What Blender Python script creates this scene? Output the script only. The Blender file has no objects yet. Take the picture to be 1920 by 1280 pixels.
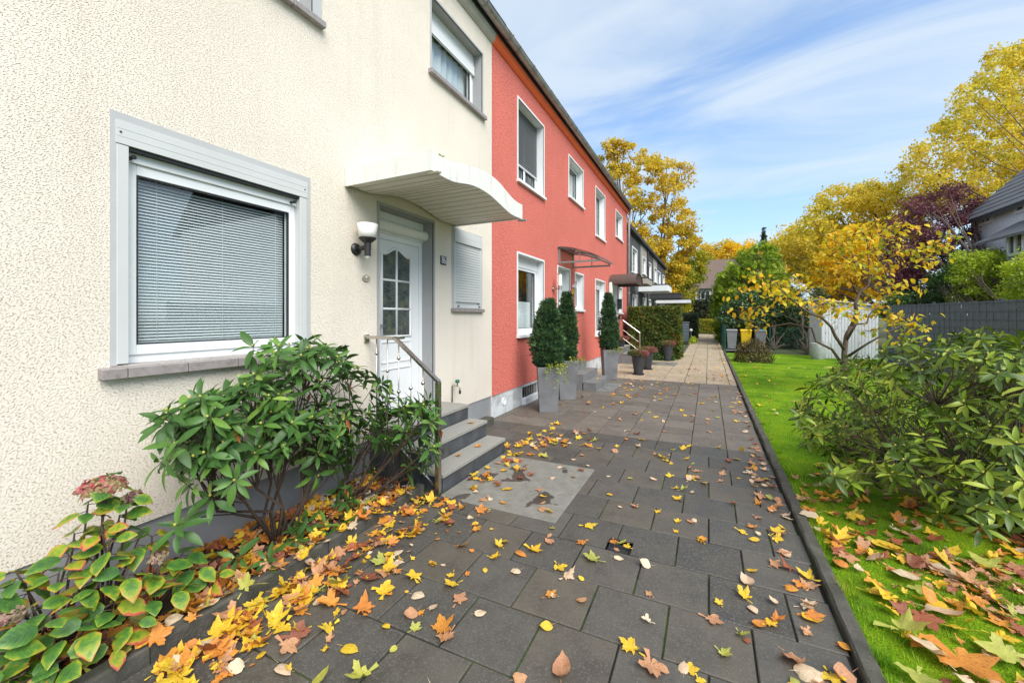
import bpy, math, random
import numpy as np
from mathutils import Vector, Matrix, Euler, Quaternion

SC = bpy.context.scene
COL = SC.collection
R = math.radians
rng = np.random.default_rng(11)
random.seed(5)

# ------------------------------------------------------------------ camera, sky, sun, exposure
EYE = 1.62                                   # eye height above the paving
FPX, PHI = 767.0, math.atan(368.5 / 767.0)   # focal length in 1920-px units, yaw to the left
UVP, VH = 1328.5, 593.5                      # vanishing point of the path, horizon row
cam = bpy.data.cameras.new('camera')
cam.sensor_width = 36.0
cam.lens = 36.0 * FPX / 1920.0
cam.shift_y = -46.5 / 1920.0
cam.clip_start, cam.clip_end = 0.05, 1500
co = bpy.data.objects.new('camera', cam)
COL.objects.link(co)
co.location = (0, 0, EYE)
co.rotation_euler = (R(90), 0, PHI)
SC.camera = co

SUN_EL, SUN_AZ = 46.0, 128.0                 # high, from the right and behind; azimuth clockwise from +Y
world = bpy.data.worlds.new('World')
SC.world = world
world.use_nodes = True
nt = world.node_tree
nt.nodes.clear()
def wn(t, **k):
    n = nt.nodes.new(t)
    for a, b in k.items():
        setattr(n, a, b)
    return n
sky = wn('ShaderNodeTexSky', sky_type='NISHITA', sun_disc=False, sun_elevation=R(SUN_EL), sun_rotation=R(SUN_AZ),
         altitude=50, air_density=1.0, dust_density=0.6, ozone_density=1.6)
tc = wn('ShaderNodeTexCoord')
sep = wn('ShaderNodeSeparateXYZ')
nt.links.new(tc.outputs['Generated'], sep.inputs[0])
# project the view direction on a cloud deck: xy / (z + .12)
mz = wn('ShaderNodeMath', operation='MAXIMUM'); mz.inputs[1].default_value = 0.0
nt.links.new(sep.outputs['Z'], mz.inputs[0])
ad = wn('ShaderNodeMath', operation='ADD'); ad.inputs[1].default_value = 0.16
nt.links.new(mz.outputs[0], ad.inputs[0])
dx = wn('ShaderNodeMath', operation='DIVIDE'); nt.links.new(sep.outputs['X'], dx.inputs[0]); nt.links.new(ad.outputs[0], dx.inputs[1])
dy = wn('ShaderNodeMath', operation='DIVIDE'); nt.links.new(sep.outputs['Y'], dy.inputs[0]); nt.links.new(ad.outputs[0], dy.inputs[1])
cmb = wn('ShaderNodeCombineXYZ'); nt.links.new(dx.outputs[0], cmb.inputs[0]); nt.links.new(dy.outputs[0], cmb.inputs[1])
mp = wn('ShaderNodeMapping'); mp.inputs['Rotation'].default_value = (0, 0, R(-12)); mp.inputs['Scale'].default_value = (0.75, 1.7, 1)
mp.inputs['Location'].default_value = (5.1, 3.3, 0)
nt.links.new(cmb.outputs[0], mp.inputs[0])
n1 = wn('ShaderNodeTexNoise'); n1.inputs['Scale'].default_value = 1.15; n1.inputs['Detail'].default_value = 9; n1.inputs['Roughness'].default_value = 0.56
n1.inputs['Distortion'].default_value = 0.9
nt.links.new(mp.outputs[0], n1.inputs['Vector'])
n2 = wn('ShaderNodeTexNoise'); n2.inputs['Scale'].default_value = 0.42; n2.inputs['Detail'].default_value = 3
nt.links.new(mp.outputs[0], n2.inputs['Vector'])
mul = wn('ShaderNodeMath', operation='MULTIPLY_ADD'); mul.inputs[1].default_value = 0.55
nt.links.new(n2.outputs['Fac'], mul.inputs[0])
m5 = wn('ShaderNodeMath', operation='MULTIPLY'); m5.inputs[1].default_value = 0.55; nt.links.new(n1.outputs['Fac'], m5.inputs[0])
nt.links.new(m5.outputs[0], mul.inputs[2])
cr = wn('ShaderNodeValToRGB')
cr.color_ramp.interpolation = 'EASE'
cr.color_ramp.elements[0].position = 0.37; cr.color_ramp.elements[0].color = (0.22, 0.22, 0.22, 1)
cr.color_ramp.elements[1].position = 0.62; cr.color_ramp.elements[1].color = (0.85, 0.85, 0.85, 1)
nt.links.new(mul.outputs[0], cr.inputs[0])
hz = wn('ShaderNodeMath', operation='MULTIPLY_ADD', use_clamp=True); hz.inputs[1].default_value = -1.15; hz.inputs[2].default_value = 0.66   # thin haze low over the horizon, all round
nt.links.new(mz.outputs[0], hz.inputs[0])
mxh = wn('ShaderNodeMath', operation='MAXIMUM')
nt.links.new(cr.outputs[0], mxh.inputs[0]); nt.links.new(hz.outputs[0], mxh.inputs[1])
mixc = wn('ShaderNodeMix', data_type='RGBA')
nt.links.new(mxh.outputs[0], mixc.inputs['Factor'])
boost = wn('ShaderNodeMix', data_type='RGBA', blend_type='MULTIPLY'); boost.inputs['Factor'].default_value = 1.0
boost.inputs['B'].default_value = (0.98, 1.44, 1.78, 1)
nt.links.new(sky.outputs[0], boost.inputs['A'])
nt.links.new(boost.outputs['Result'], mixc.inputs['A'])
mixc.inputs['B'].default_value = (5.0, 5.7, 6.3, 1)
bg = wn('ShaderNodeBackground'); bg.inputs['Strength'].default_value = 0.085
nt.links.new(mixc.outputs['Result'], bg.inputs['Color'])
wo = wn('ShaderNodeOutputWorld')
nt.links.new(bg.outputs[0], wo.inputs['Surface'])

sl = bpy.data.lights.new('sun', 'SUN')
sl.energy = 2.9
sl.angle = R(48)
sl.color = (1.0, 0.955, 0.88)
so = bpy.data.objects.new('sun', sl)
COL.objects.link(so)
sdir = Vector((math.sin(R(SUN_AZ)) * math.cos(R(SUN_EL)), math.cos(R(SUN_AZ)) * math.cos(R(SUN_EL)), math.sin(R(SUN_EL))))
so.rotation_euler = sdir.to_track_quat('Z', 'Y').to_euler()
so.location = (6, -6, 12)

SC.view_settings.view_transform = 'Standard'
SC.view_settings.look = 'None'
SC.view_settings.gamma = 1.0
SC.view_settings.use_curve_mapping = False
SC.view_settings.exposure = 0.9
SC.render.engine = 'CYCLES'
SC.cycles.use_denoising = True
SC.cycles.max_bounces = 8
SC.cycles.transparent_max_bounces = 12
SC.cycles.sample_clamp_indirect = 6.0

# ------------------------------------------------------------------ where a photographed point stands
CF, SF = math.cos(PHI), math.sin(PHI)
def at(u, v, X=None, Y=None, z=None, d=None):
    """World point seen at pixel (u, v) of the 1920x1280 photograph, on the plane X=, Y=, z= or at depth d."""
    a, b = (u - 960.0) / FPX, (VH - v) / FPX
    dx_, dy_ = CF * a - SF, SF * a + CF
    if X is not None: t = X / dx_
    elif Y is not None: t = Y / dy_
    elif z is not None: t = (z - EYE) / b
    else: t = d
    return Vector((dx_ * t, dy_ * t, EYE + b * t))
def px_size(p):
    """pixels (1024-wide picture) per metre at point p, 0 when outside the view"""
    d = -p[0] * SF + p[1] * CF
    if d < 0.3: return 0
    u = 960 + FPX * (p[0] * CF + p[1] * SF) / d
    v = VH - FPX * (p[2] - EYE) / d
    if u < -40 or u > 1960 or v < -40 or v > 1330: return 0
    return FPX / d * 1024 / 1920
WX = -3.11                                   # plane of the house fronts
def wy(u, X=WX): return at(u, VH, X=X).y
def wz(u, v, X=WX): return at(u, v, X=X).z

# ------------------------------------------------------------------ materials
def new_mat(name):
    m = bpy.data.materials.new(name); m.use_nodes = True
    t = m.node_tree
    return m, t, t.nodes['Principled BSDF'], t.nodes['Material Output']
def link(t, a, b): t.links.new(a, b)
def coords(t, scale=(1, 1, 1), rnd=True):
    c = t.nodes.new('ShaderNodeTexCoord')
    v = c.outputs['Object']
    if rnd:
        oi = t.nodes.new('ShaderNodeObjectInfo')
        mm = t.nodes.new('ShaderNodeMath'); mm.operation = 'MULTIPLY'; mm.inputs[1].default_value = 53.0
        link(t, oi.outputs['Random'], mm.inputs[0])
        va = t.nodes.new('ShaderNodeVectorMath'); va.operation = 'ADD'
        link(t, v, va.inputs[0]); link(t, mm.outputs[0], va.inputs[1])
        v = va.outputs[0]
    if scale != (1, 1, 1):
        mpn = t.nodes.new('ShaderNodeMapping'); mpn.inputs['Scale'].default_value = scale
        link(t, v, mpn.inputs[0]); v = mpn.outputs[0]
    return v
def noise(t, vec, scale, detail=4, rough=0.55, dist=0.0):
    n = t.nodes.new('ShaderNodeTexNoise')
    n.inputs['Scale'].default_value = scale; n.inputs['Detail'].default_value = detail
    n.inputs['Roughness'].default_value = rough; n.inputs['Distortion'].default_value = dist
    link(t, vec, n.inputs['Vector'])
    return n.outputs['Fac']
def ramp(t, fac, stops, interp='LINEAR'):
    r = t.nodes.new('ShaderNodeValToRGB'); r.color_ramp.interpolation = interp
    el = r.color_ramp.elements
    while len(el) > 1: el.remove(el[-1])
    for i, (p, c) in enumerate(stops):
        e = el[0] if i == 0 else el.new(p)
        e.position = p
        e.color = (*c, 1) if len(c) == 3 else c
    link(t, fac, r.inputs[0])
    return r.outputs[0]
def mixrgb(t, fac, a, b, mode='MIX'):
    m = t.nodes.new('ShaderNodeMix'); m.data_type = 'RGBA'; m.blend_type = mode
    for k, s in (('Factor', fac), ('A', a), ('B', b)):
        if isinstance(s, (int, float)): m.inputs[k].default_value = s
        elif isinstance(s, tuple): m.inputs[k].default_value = (*s, 1) if len(s) == 3 else s
        else: link(t, s, m.inputs[k])
    return m.outputs['Result']
def bump(t, bsdf, h, strength=0.5, dist=0.01):
    b = t.nodes.new('ShaderNodeBump'); b.inputs['Strength'].default_value = strength; b.inputs['Distance'].default_value = dist
    link(t, h, b.inputs['Height']); link(t, b.outputs[0], bsdf.inputs['Normal'])
    return b
def shade(c, k): return tuple(max(0.0, min(1.0, x * k)) for x in c)
def M(name, col, rough=0.6, var=0.18, scale=6.0, bmp=0.0, bscale=60.0, metal=0.0, spec=0.5, stretch=(1, 1, 1), dirt=0.0, dirtcol=(0.12, 0.10, 0.07)):
    m, t, p, o = new_mat(name)
    v = coords(t, stretch)
    f = noise(t, v, scale, 6)
    c = ramp(t, f, [(0.28, shade(col, 1 - var)), (0.5, col), (0.72, shade(col, 1 + var))])
    if dirt:
        g = noise(t, v, scale * 0.6 + 1.3, 8, 0.7)
        d = ramp(t, g, [(0.56 - dirt * 0.25, (0, 0, 0)), (0.8, (1, 1, 1))])
        c = mixrgb(t, d, c, dirtcol)
    link(t, c, p.inputs['Base Color'])
    rr = ramp(t, f, [(0.3, (max(0, rough - 0.08),) * 3), (0.7, (min(1, rough + 0.08),) * 3)])
    link(t, rr, p.inputs['Roughness'])
    p.inputs['Metallic'].default_value = metal
    p.inputs['Specular IOR Level'].default_value = spec
    if bmp:
        bump(t, p, noise(t, v, bscale, 6, 0.65), bmp, 0.01)
    return m

def stucco(name, col, pit_shade, scale=34.0, pitw=0.42):
    m, t, p, o = new_mat(name)
    v0 = coords(t, rnd=False)
    mp1 = t.nodes.new('ShaderNodeMapping'); mp1.inputs['Rotation'].default_value = (R(-38), 0, 0)
    link(t, v0, mp1.inputs[0])
    mp2 = t.nodes.new('ShaderNodeMapping'); mp2.inputs['Scale'].default_value = (1, 1.0, 1.9)
    link(t, mp1.outputs[0], mp2.inputs[0])
    v = mp2.outputs[0]
    n_a = noise(t, v, scale, 2.0, 0.5, 0.2)
    n_b = noise(t, v, scale * 2.3, 3, 0.6)
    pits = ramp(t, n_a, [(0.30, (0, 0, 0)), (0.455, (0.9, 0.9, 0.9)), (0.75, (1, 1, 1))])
    h = mixrgb(t, 0.22, pits, n_b)
    big = noise(t, v0, 0.7, 4)
    c1 = ramp(t, big, [(0.3, shade(col, 0.92)), (0.7, shade(col, 1.04))])
    mst = t.nodes.new('ShaderNodeMapping'); mst.inputs['Scale'].default_value = (1, 3.2, 0.25); link(t, v0, mst.inputs[0])
    c1 = mixrgb(t, ramp(t, noise(t, mst.outputs[0], 1.4, 5, 0.6), [(0.52, (0, 0, 0)), (0.8, (0.35, 0.35, 0.35))]), c1, shade(col, 0.72))
    pm = ramp(t, n_a, [(0.30, (0.85, 0.85, 0.85)), (pitw, (0, 0, 0))])  # pits coloured darker: their shade painted in where the bump fades
    c = mixrgb(t, pm, c1, pit_shade)
    link(t, c, p.inputs['Base Color'])
    p.inputs['Roughness'].default_value = 0.9
    p.inputs['Specular IOR Level'].default_value = 0.2
    bump(t, p, h, 0.85, 0.010)
    return m

def leaf_mat(name, stops, rough=0.45, trans=0.35, attr='tint', spec=0.4, edge=None, mott=0.25, mscale=25.0):
    """stops: colours over the leaf's own random tint"""
    m, t, p, o = new_mat(name)
    a = t.nodes.new('ShaderNodeAttribute'); a.attribute_name = attr
    c = ramp(t, a.outputs['Fac'], stops)
    v = coords(t)
    n = noise(t, v, mscale, 4)
    c = mixrgb(t, mott, c, ramp(t, n, [(0.3, (0.35, 0.3, 0.25)), (0.7, (1.5, 1.5, 1.4))]), 'MULTIPLY')
    link(t, c, p.inputs['Base Color'])
    p.inputs['Roughness'].default_value = rough
    p.inputs['Specular IOR Level'].default_value = spec
    tr = t.nodes.new('ShaderNodeBsdfTranslucent'); link(t, c, tr.inputs['Color'])
    mx = t.nodes.new('ShaderNodeMixShader'); mx.inputs[0].default_value = trans
    link(t, p.outputs[0], mx.inputs[1]); link(t, tr.outputs[0], mx.inputs[2])
    link(t, mx.outputs[0], o.inputs['Surface'])
    return m

def glass_mat(name, tint=(0.95, 0.97, 0.97), f0=1.5, base=0.03):
    m, t, p, o = new_mat(name)
    t.nodes.remove(p)
    tr = t.nodes.new('ShaderNodeBsdfTransparent'); tr.inputs[0].default_value = (*tint, 1)
    gl = t.nodes.new('ShaderNodeBsdfGlossy'); gl.inputs['Roughness'].default_value = 0.01
    fr = t.nodes.new('ShaderNodeFresnel'); fr.inputs['IOR'].default_value = f0
    ge = t.nodes.new('ShaderNodeNewGeometry')               # the fresnel node inverts the index on back faces: undo that
    ix = t.nodes.new('ShaderNodeMath'); ix.operation = 'MULTIPLY_ADD'; ix.inputs[1].default_value = 1 / f0 - f0; ix.inputs[2].default_value = f0
    link(t, ge.outputs['Backfacing'], ix.inputs[0]); link(t, ix.outputs[0], fr.inputs['IOR'])
    ad_ = t.nodes.new('ShaderNodeMath'); ad_.operation = 'ADD'; ad_.inputs[1].default_value = base; ad_.use_clamp = True
    link(t, fr.outputs[0], ad_.inputs[0])
    mx = t.nodes.new('ShaderNodeMixShader')
    link(t, ad_.outputs[0], mx.inputs[0]); link(t, tr.outputs[0], mx.inputs[1]); link(t, gl.outputs[0], mx.inputs[2])
    link(t, mx.outputs[0], o.inputs['Surface'])
    return m

MAT = {}
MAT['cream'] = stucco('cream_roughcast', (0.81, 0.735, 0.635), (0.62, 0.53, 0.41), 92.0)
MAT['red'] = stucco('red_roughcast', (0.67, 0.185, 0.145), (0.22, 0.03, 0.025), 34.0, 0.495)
MAT['plinth'] = M('grey_plinth_paint', (0.25, 0.255, 0.265), 0.7, 0.12, 3, 0.25, 120)
MAT['plinth_white'] = M('pale_plinth_paint', (0.55, 0.58, 0.60), 0.7, 0.08, 3, 0.25, 120, dirt=0.25)
MAT['surround'] = M('pale_grey_surround_paint', (0.44, 0.445, 0.45), 0.65, 0.05, 4, 0.2, 150)
MAT['reveal_grey'] = M('grey_reveal_paint', (0.34, 0.34, 0.34), 0.7, 0.06, 4, 0.15, 120)
MAT['alu'] = M('pale_grey_aluminium_paint', (0.54, 0.55, 0.545), 0.42, 0.03, 3)
MAT['white'] = M('white_plastic', (0.78, 0.79, 0.80), 0.35, 0.03, 3)
MAT['offwhite'] = M('off_white_painted_sheet', (0.74, 0.73, 0.69), 0.45, 0.03, 4, dirt=0.05, dirtcol=(0.42, 0.39, 0.31), stretch=(3, 3, 0.4))
MAT['soffit'] = M('cream_soffit_sheet', (0.68, 0.65, 0.56), 0.5, 0.03, 3)
MAT['white_reveal'] = M('white_reveal_paint', (0.74, 0.76, 0.77), 0.6, 0.05, 4, 0.1, 100)
MAT['dark_gap'] = M('dark_rubber_and_shadow', (0.02, 0.022, 0.025), 0.6, 0.1)
MAT['room'] = M('room_painted_dim', (0.05, 0.05, 0.055), 0.9, 0.2, 2)
MAT['glass'] = glass_mat('window_glass')
MAT['obscure'] = None
MAT['slat'] = M('white_blind_lacquer', (0.74, 0.77, 0.78), 0.4, 0.02, 3)
MAT['net'] = M('pale_net_curtain', (0.62, 0.66, 0.66), 0.9, 0.08, 20, 0.0)
MAT['clinker'] = M('glazed_clinker_tile', (0.29, 0.255, 0.25), 0.38, 0.14, 30, 0.25, 90, dirt=0.12)
MAT['zinc'] = M('weathered_zinc', (0.40, 0.41, 0.41), 0.45, 0.15, 5, 0.1, 40, metal=0.55, dirt=0.3, stretch=(1, 1, 1))
MAT['rooftile'] = M('dark_roof_tile', (0.12, 0.12, 0.125), 0.6, 0.3, 4, 0.3, 20)
MAT['orange_cove'] = M('orange_red_cove_paint', (0.85, 0.14, 0.035), 0.7, 0.08, 4)
MAT['cream_cove'] = M('grey_beige_cove_paint', (0.42, 0.40, 0.35), 0.7, 0.08, 4)
MAT['granite'] = M('grey_granite_tread', (0.27, 0.265, 0.24), 0.55, 0.25, 140, 0.15, 200, dirt=0.12)
MAT['dark_riser'] = M('dark_slate_riser', (0.055, 0.060, 0.068), 0.5, 0.35, 7, 0.15, 60, dirt=0.2, dirtcol=(0.12, 0.11, 0.10))
MAT['steel'] = M('brushed_stainless_steel', (0.52, 0.49, 0.45), 0.28, 0.08, 20, metal=1.0)
MAT['black_metal'] = M('black_lamp_metal', (0.018, 0.016, 0.016), 0.4, 0.3, 20)
MAT['opal'] = M('white_opal_glass', (0.80, 0.79, 0.74), 0.25, 0.02, 3)
MAT['brass'] = M('old_brass', (0.45, 0.40, 0.30), 0.5, 0.2, 30, metal=0.5)
MAT['tapgreen'] = M('green_tap_wheel', (0.01, 0.11, 0.07), 0.4, 0.1)
MAT['plate'] = M('dark_blue_enamel', (0.02, 0.023, 0.035), 0.25, 0.1)
MAT['plate_white'] = M('white_enamel_figures', (0.8, 0.8, 0.8), 0.3, 0.02)
MAT['concrete'] = M('grey_concrete', (0.15, 0.152, 0.155), 0.75, 0.2, 5, 0.25, 90, dirt=0.2)
MAT['planter'] = M('grey_stone_effect_planter', (0.155, 0.16, 0.168), 0.5, 0.25, 4, 0.12, 80, dirt=0.25, dirtcol=(0.13, 0.13, 0.13))
MAT['pot_dark'] = M('dark_grey_plastic_pot', (0.035, 0.038, 0.043), 0.5, 0.2, 12, 0.1, 160)
MAT['soil'] = M('dark_garden_soil', (0.035, 0.024, 0.016), 0.95, 0.5, 20, 0.8, 40)
MAT['bark'] = M('grey_brown_bark', (0.095, 0.070, 0.048), 0.9, 0.4, 14, 0.8, 30, stretch=(1, 1, 0.35))
MAT['bark_dark'] = M('dark_twig_bark', (0.055, 0.035, 0.024), 0.9, 0.4, 18, 0.6, 40)
MAT['twig_green'] = M('green_young_stem', (0.20, 0.22, 0.05), 0.6, 0.3, 18)
MAT['kerb'] = M('dark_weathered_kerb_concrete', (0.076, 0.071, 0.060), 0.85, 0.35, 9, 0.8, 60, dirt=0.45, dirtcol=(0.035, 0.042, 0.018))
MAT['brown_sheet'] = M('brown_coated_aluminium', (0.10, 0.075, 0.065), 0.35, 0.1, 5, metal=0.2)
MAT['acrylic'] = glass_mat('grey_acrylic_sheet', (0.55, 0.56, 0.55), 1.45, 0.05)
MAT['shutter_dark'] = M('dark_grey_shutter_lacquer', (0.10, 0.105, 0.11), 0.45, 0.08, 6)
MAT['grey_paint'] = M('grey_powder_coat', (0.20, 0.21, 0.205), 0.45, 0.1, 6)
MAT['slate_dark'] = M('anthracite_fibre_cement', (0.060, 0.062, 0.068), 0.6, 0.15, 5)
MAT['beige_panel'] = M('beige_grey_facade_panel', (0.33, 0.31, 0.275), 0.7, 0.1, 5)
MAT['flatgrey'] = M('dark_bitumen_edge', (0.035, 0.035, 0.038), 0.7, 0.2, 5)
MAT['brick'] = M('red_brick', (0.24, 0.085, 0.055), 0.85, 0.3, 14, 0.2, 30)
MAT['browntile'] = M('brown_roof_tile', (0.15, 0.105, 0.085), 0.8, 0.25, 6, 0.3, 20)
MAT['fence'] = M('anthracite_fence_strip', (0.125, 0.152, 0.19), 0.5, 0.10, 5)
MAT['fence_wire'] = M('anthracite_fence_rod', (0.035, 0.04, 0.05), 0.45, 0.1)
MAT['shed'] = M('pale_shed_sheet_metal', (0.70, 0.72, 0.74), 0.45, 0.04, 4, dirt=0.05)
MAT['green_wire'] = M('dark_green_fence_coating', (0.012, 0.075, 0.055), 0.5, 0.15)
MAT['bin_grey'] = M('grey_bin_plastic', (0.22, 0.225, 0.23), 0.5, 0.1, 5)
MAT['bin_yellow'] = M('yellow_bin_plastic', (0.75, 0.50, 0.012), 0.45, 0.08, 5)
MAT['bin_blue'] = M('blue_bin_plastic', (0.07, 0.20, 0.32), 0.45, 0.08, 5)
MAT['black_plastic'] = M('black_plastic', (0.02, 0.02, 0.02), 0.5, 0.1)
MAT['yellow_plate'] = M('yellow_brass_plate', (0.72, 0.47, 0.10), 0.4, 0.1, 8)
MAT['slatewall'] = M('grey_slate_cladding', (0.70, 0.72, 0.74), 0.7, 0.12, 12, 0.2, 30)
MAT['pale_pot'] = M('pale_green_grey_pot', (0.42, 0.46, 0.44), 0.7, 0.15, 6, dirt=0.2)
MAT['pebble'] = M('pale_pebble', (0.45, 0.40, 0.33), 0.7, 0.35, 2)

# obscured door glass: glossy, dark, hammered
m, t, p, o = new_mat('hammered_door_glass')
v = coords(t)
vo = t.nodes.new('ShaderNodeTexVoronoi'); vo.inputs['Scale'].default_value = 55; link(t, v, vo.inputs['Vector'])
n = noise(t, v, 9, 3)
link(t, ramp(t, n, [(0.3, (0.012, 0.020, 0.020)), (0.55, (0.05, 0.07, 0.055)), (0.72, (0.12, 0.11, 0.05))]), p.inputs['Base Color'])
p.inputs['Roughness'].default_value = 0.12
p.inputs['Specular IOR Level'].default_value = 0.9
bump(t, p, vo.outputs['Distance'], 0.9, 0.008)
MAT['obscure'] = m

# paving: dark concrete with bright chips, one tone for each slab
def paving(name, base, chip, var=0.45, rough=0.6, spec=0.35, cscale=220.0, stain=True, brown=None):
    m, t, p, o = new_mat(name)
    v = coords(t)
    oi = t.nodes.new('ShaderNodeObjectInfo')
    tone = ramp(t, oi.outputs['Random'], [(0, shade(base, 1 - var)), (0.5, base), (1, shade(brown or base, 1 + var))])
    n1_ = noise(t, v, 5, 8, 0.62)
    c = mixrgb(t, 0.75, tone, ramp(t, n1_, [(0.30, (0.66, 0.66, 0.68)), (0.5, (1, 1, 1)), (0.74, (1.32, 1.28, 1.2))]), 'MULTIPLY')
    vo_ = t.nodes.new('ShaderNodeTexVoronoi'); vo_.inputs['Scale'].default_value = cscale; vo_.inputs['Randomness'].default_value = 1.0
    link(t, v, vo_.inputs['Vector'])
    sepc = t.nodes.new('ShaderNodeSeparateColor'); link(t, vo_.outputs['Color'], sepc.inputs[0])
    fl = ramp(t, sepc.outputs[0], [(0.66, (0, 0, 0)), (0.80, (0.4, 0.4, 0.4)), (1.0, (0.9, 0.9, 0.9))])
    c = mixrgb(t, fl, c, chip)
    link(t, c, p.inputs['Base Color'])
    link(t, ramp(t, n1_, [(0.35, (rough - 0.14,) * 3), (0.65, (rough + 0.16,) * 3)]), p.inputs['Roughness'])
    p.inputs['Specular IOR Level'].default_value = spec
    bump(t, p, noise(t, v, cscale * 0.7, 3), 0.35, 0.004)
    return m
MAT['paver'] = paving('dark_concrete_paver', (0.078, 0.073, 0.064), (0.112, 0.104, 0.09), 0.28, 0.55, 0.4, 130, brown=(0.070, 0.060, 0.046))
MAT['paver_brown'] = paving('brown_grey_concrete_paver', (0.115, 0.100, 0.084), (0.20, 0.17, 0.14), 0.20, 0.6, 0.35, 120)
MAT['paver_beige'] = paving('beige_exposed_aggregate_paver', (0.33, 0.265, 0.185), (0.52, 0.44, 0.33), 0.12, 0.8, 0.2, 70)
m, t, p, o = new_mat('mossy_joint_sand')
v = coords(t, rnd=False)
n = noise(t, v, 1.6, 5)
n2_ = noise(t, v, 120, 3)
c = ramp(t, n, [(0.47, (0.018, 0.016, 0.012)), (0.57, (0.055, 0.10, 0.012)), (0.75, (0.09, 0.16, 0.015))])
link(t, c, p.inputs['Base Color']); p.inputs['Roughness'].default_value = 0.95
bump(t, p, n2_, 0.8, 0.01)
MAT['joint'] = m
# light slab with wet patches
m, t, p, o = new_mat('light_granite_slab')
v = coords(t, rnd=False)
n = noise(t, v, 2.6, 5, 0.5, 0.3)
fine = noise(t, v, 300, 3)
dry0 = ramp(t, fine, [(0.3, (0.15, 0.146, 0.128)), (0.7, (0.25, 0.243, 0.22))])
mot = noise(t, v, 9, 6, 0.7)
dry = mixrgb(t, 0.8, dry0, ramp(t, mot, [(0.3, (0.62, 0.60, 0.56)), (0.65, (1.12, 1.12, 1.1))]), 'MULTIPLY')
wet = ramp(t, n, [(0.575, (0, 0, 0)), (0.59, (1, 1, 1))])
c = mixrgb(t, wet, dry, (0.055, 0.048, 0.042))
link(t, c, p.inputs['Base Color'])
link(t, ramp(t, n, [(0.60, (0.6,) * 3), (0.615, (0.32,) * 3)]), p.inputs['Roughness'])
MAT['slab'] = m
# lawn ground
m, t, p, o = new_mat('mossy_lawn_ground')
v = coords(t, rnd=False)
n = noise(t, v, 1.3, 5)
n2_ = noise(t, v, 90, 4)
c = ramp(t, n, [(0.3, (0.06, 0.14, 0.006)), (0.5, (0.13, 0.26, 0.008)), (0.75, (0.27, 0.36, 0.012))])
c = mixrgb(t, 0.6, c, ramp(t, n2_, [(0.3, (0.4, 0.4, 0.4)), (0.7, (1.4, 1.4, 1.4))]), 'MULTIPLY')
link(t, c, p.inputs['Base Color']); p.inputs['Roughness'].default_value = 0.95
p.inputs['Specular IOR Level'].default_value = 0.1
bump(t, p, n2_, 1.0, 0.02)
MAT['lawn'] = m
MAT['ground'] = M('distant_garden_ground', (0.07, 0.085, 0.03), 0.95, 0.4, 0.4, 0.3, 5)
# grass blades
MAT['grass'] = leaf_mat('grass_blade', [(0, (0.08, 0.21, 0.006)), (0.4, (0.21, 0.44, 0.009)), (0.8, (0.40, 0.57, 0.015)), (1, (0.56, 0.52, 0.11))], 0.55, 0.45, mott=0.1)
MAT['grass_dry'] = leaf_mat('dull_grass_blade', [(0, (0.05, 0.08, 0.012)), (0.5, (0.11, 0.15, 0.025)), (0.85, (0.22, 0.20, 0.06)), (1, (0.33, 0.27, 0.13))], 0.7, 0.4, mott=0.1)
# evergreen leaves
MAT['rhodo'] = leaf_mat('rhododendron_leaf', [(0, (0.034, 0.088, 0.020)), (0.5, (0.075, 0.18, 0.036)), (0.9, (0.15, 0.28, 0.05)), (1, (0.25, 0.36, 0.07))], 0.42, 0.2, spec=0.4, mott=0.25)
MAT['rhodo_r'] = leaf_mat('glossy_rhododendron_leaf', [(0, (0.030, 0.062, 0.008)), (0.42, (0.105, 0.175, 0.014)), (0.8, (0.30, 0.40, 0.03)), (1, (0.50, 0.55, 0.09))], 0.38, 0.22, spec=0.4, mott=0.25)
MAT['dead'] = leaf_mat('withered_rust_leaf', [(0, (0.25, 0.06, 0.015)), (1, (0.40, 0.16, 0.02))], 0.6, 0.3)
MAT['bud'] = M('yellow_green_bud', (0.40, 0.36, 0.06), 0.5, 0.2)
MAT['conifer'] = leaf_mat('dark_conifer_spray', [(0, (0.018, 0.048, 0.020)), (0.5, (0.045, 0.11, 0.040)), (1, (0.12, 0.21, 0.065))], 0.6, 0.2, mott=0.1)
MAT['conifer_lime'] = leaf_mat('bright_conifer_spray', [(0, (0.075, 0.14, 0.010)), (0.5, (0.23, 0.34, 0.016)), (1, (0.44, 0.54, 0.03))], 0.6, 0.25, mott=0.1)
MAT['hedge'] = leaf_mat('hedge_spray', [(0, (0.030, 0.050, 0.008)), (0.45, (0.075, 0.115, 0.012)), (0.8, (0.14, 0.18, 0.015)), (1, (0.19, 0.075, 0.02))], 0.65, 0.2, mott=0.1)
MAT['hedge_dark'] = leaf_mat('dark_hedge_spray', [(0, (0.012, 0.025, 0.012)), (1, (0.045, 0.075, 0.03))], 0.65, 0.2, mott=0.1)
MAT['laurel'] = leaf_mat('laurel_leaf', [(0, (0.014, 0.045, 0.012)), (0.6, (0.045, 0.115, 0.03)), (1, (0.15, 0.24, 0.11))], 0.3, 0.2, spec=0.6, mott=0.1)
MAT['gold'] = leaf_mat('golden_plane_leaf', [(0, (0.30, 0.32, 0.025)), (0.25, (0.56, 0.46, 0.028)), (0.45, (0.74, 0.57, 0.04)), (0.7, (0.84, 0.67, 0.10)), (0.9, (0.78, 0.50, 0.05)), (1, (0.50, 0.50, 0.04))], 0.65, 0.5, mott=0.1)
MAT['gold_l'] = leaf_mat('ochre_plane_leaf', [(0, (0.28, 0.26, 0.02)), (0.25, (0.52, 0.36, 0.016)), (0.45, (0.72, 0.48, 0.02)), (0.7, (0.82, 0.60, 0.06)), (1, (0.44, 0.44, 0.05))], 0.65, 0.5, mott=0.1)
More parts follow.
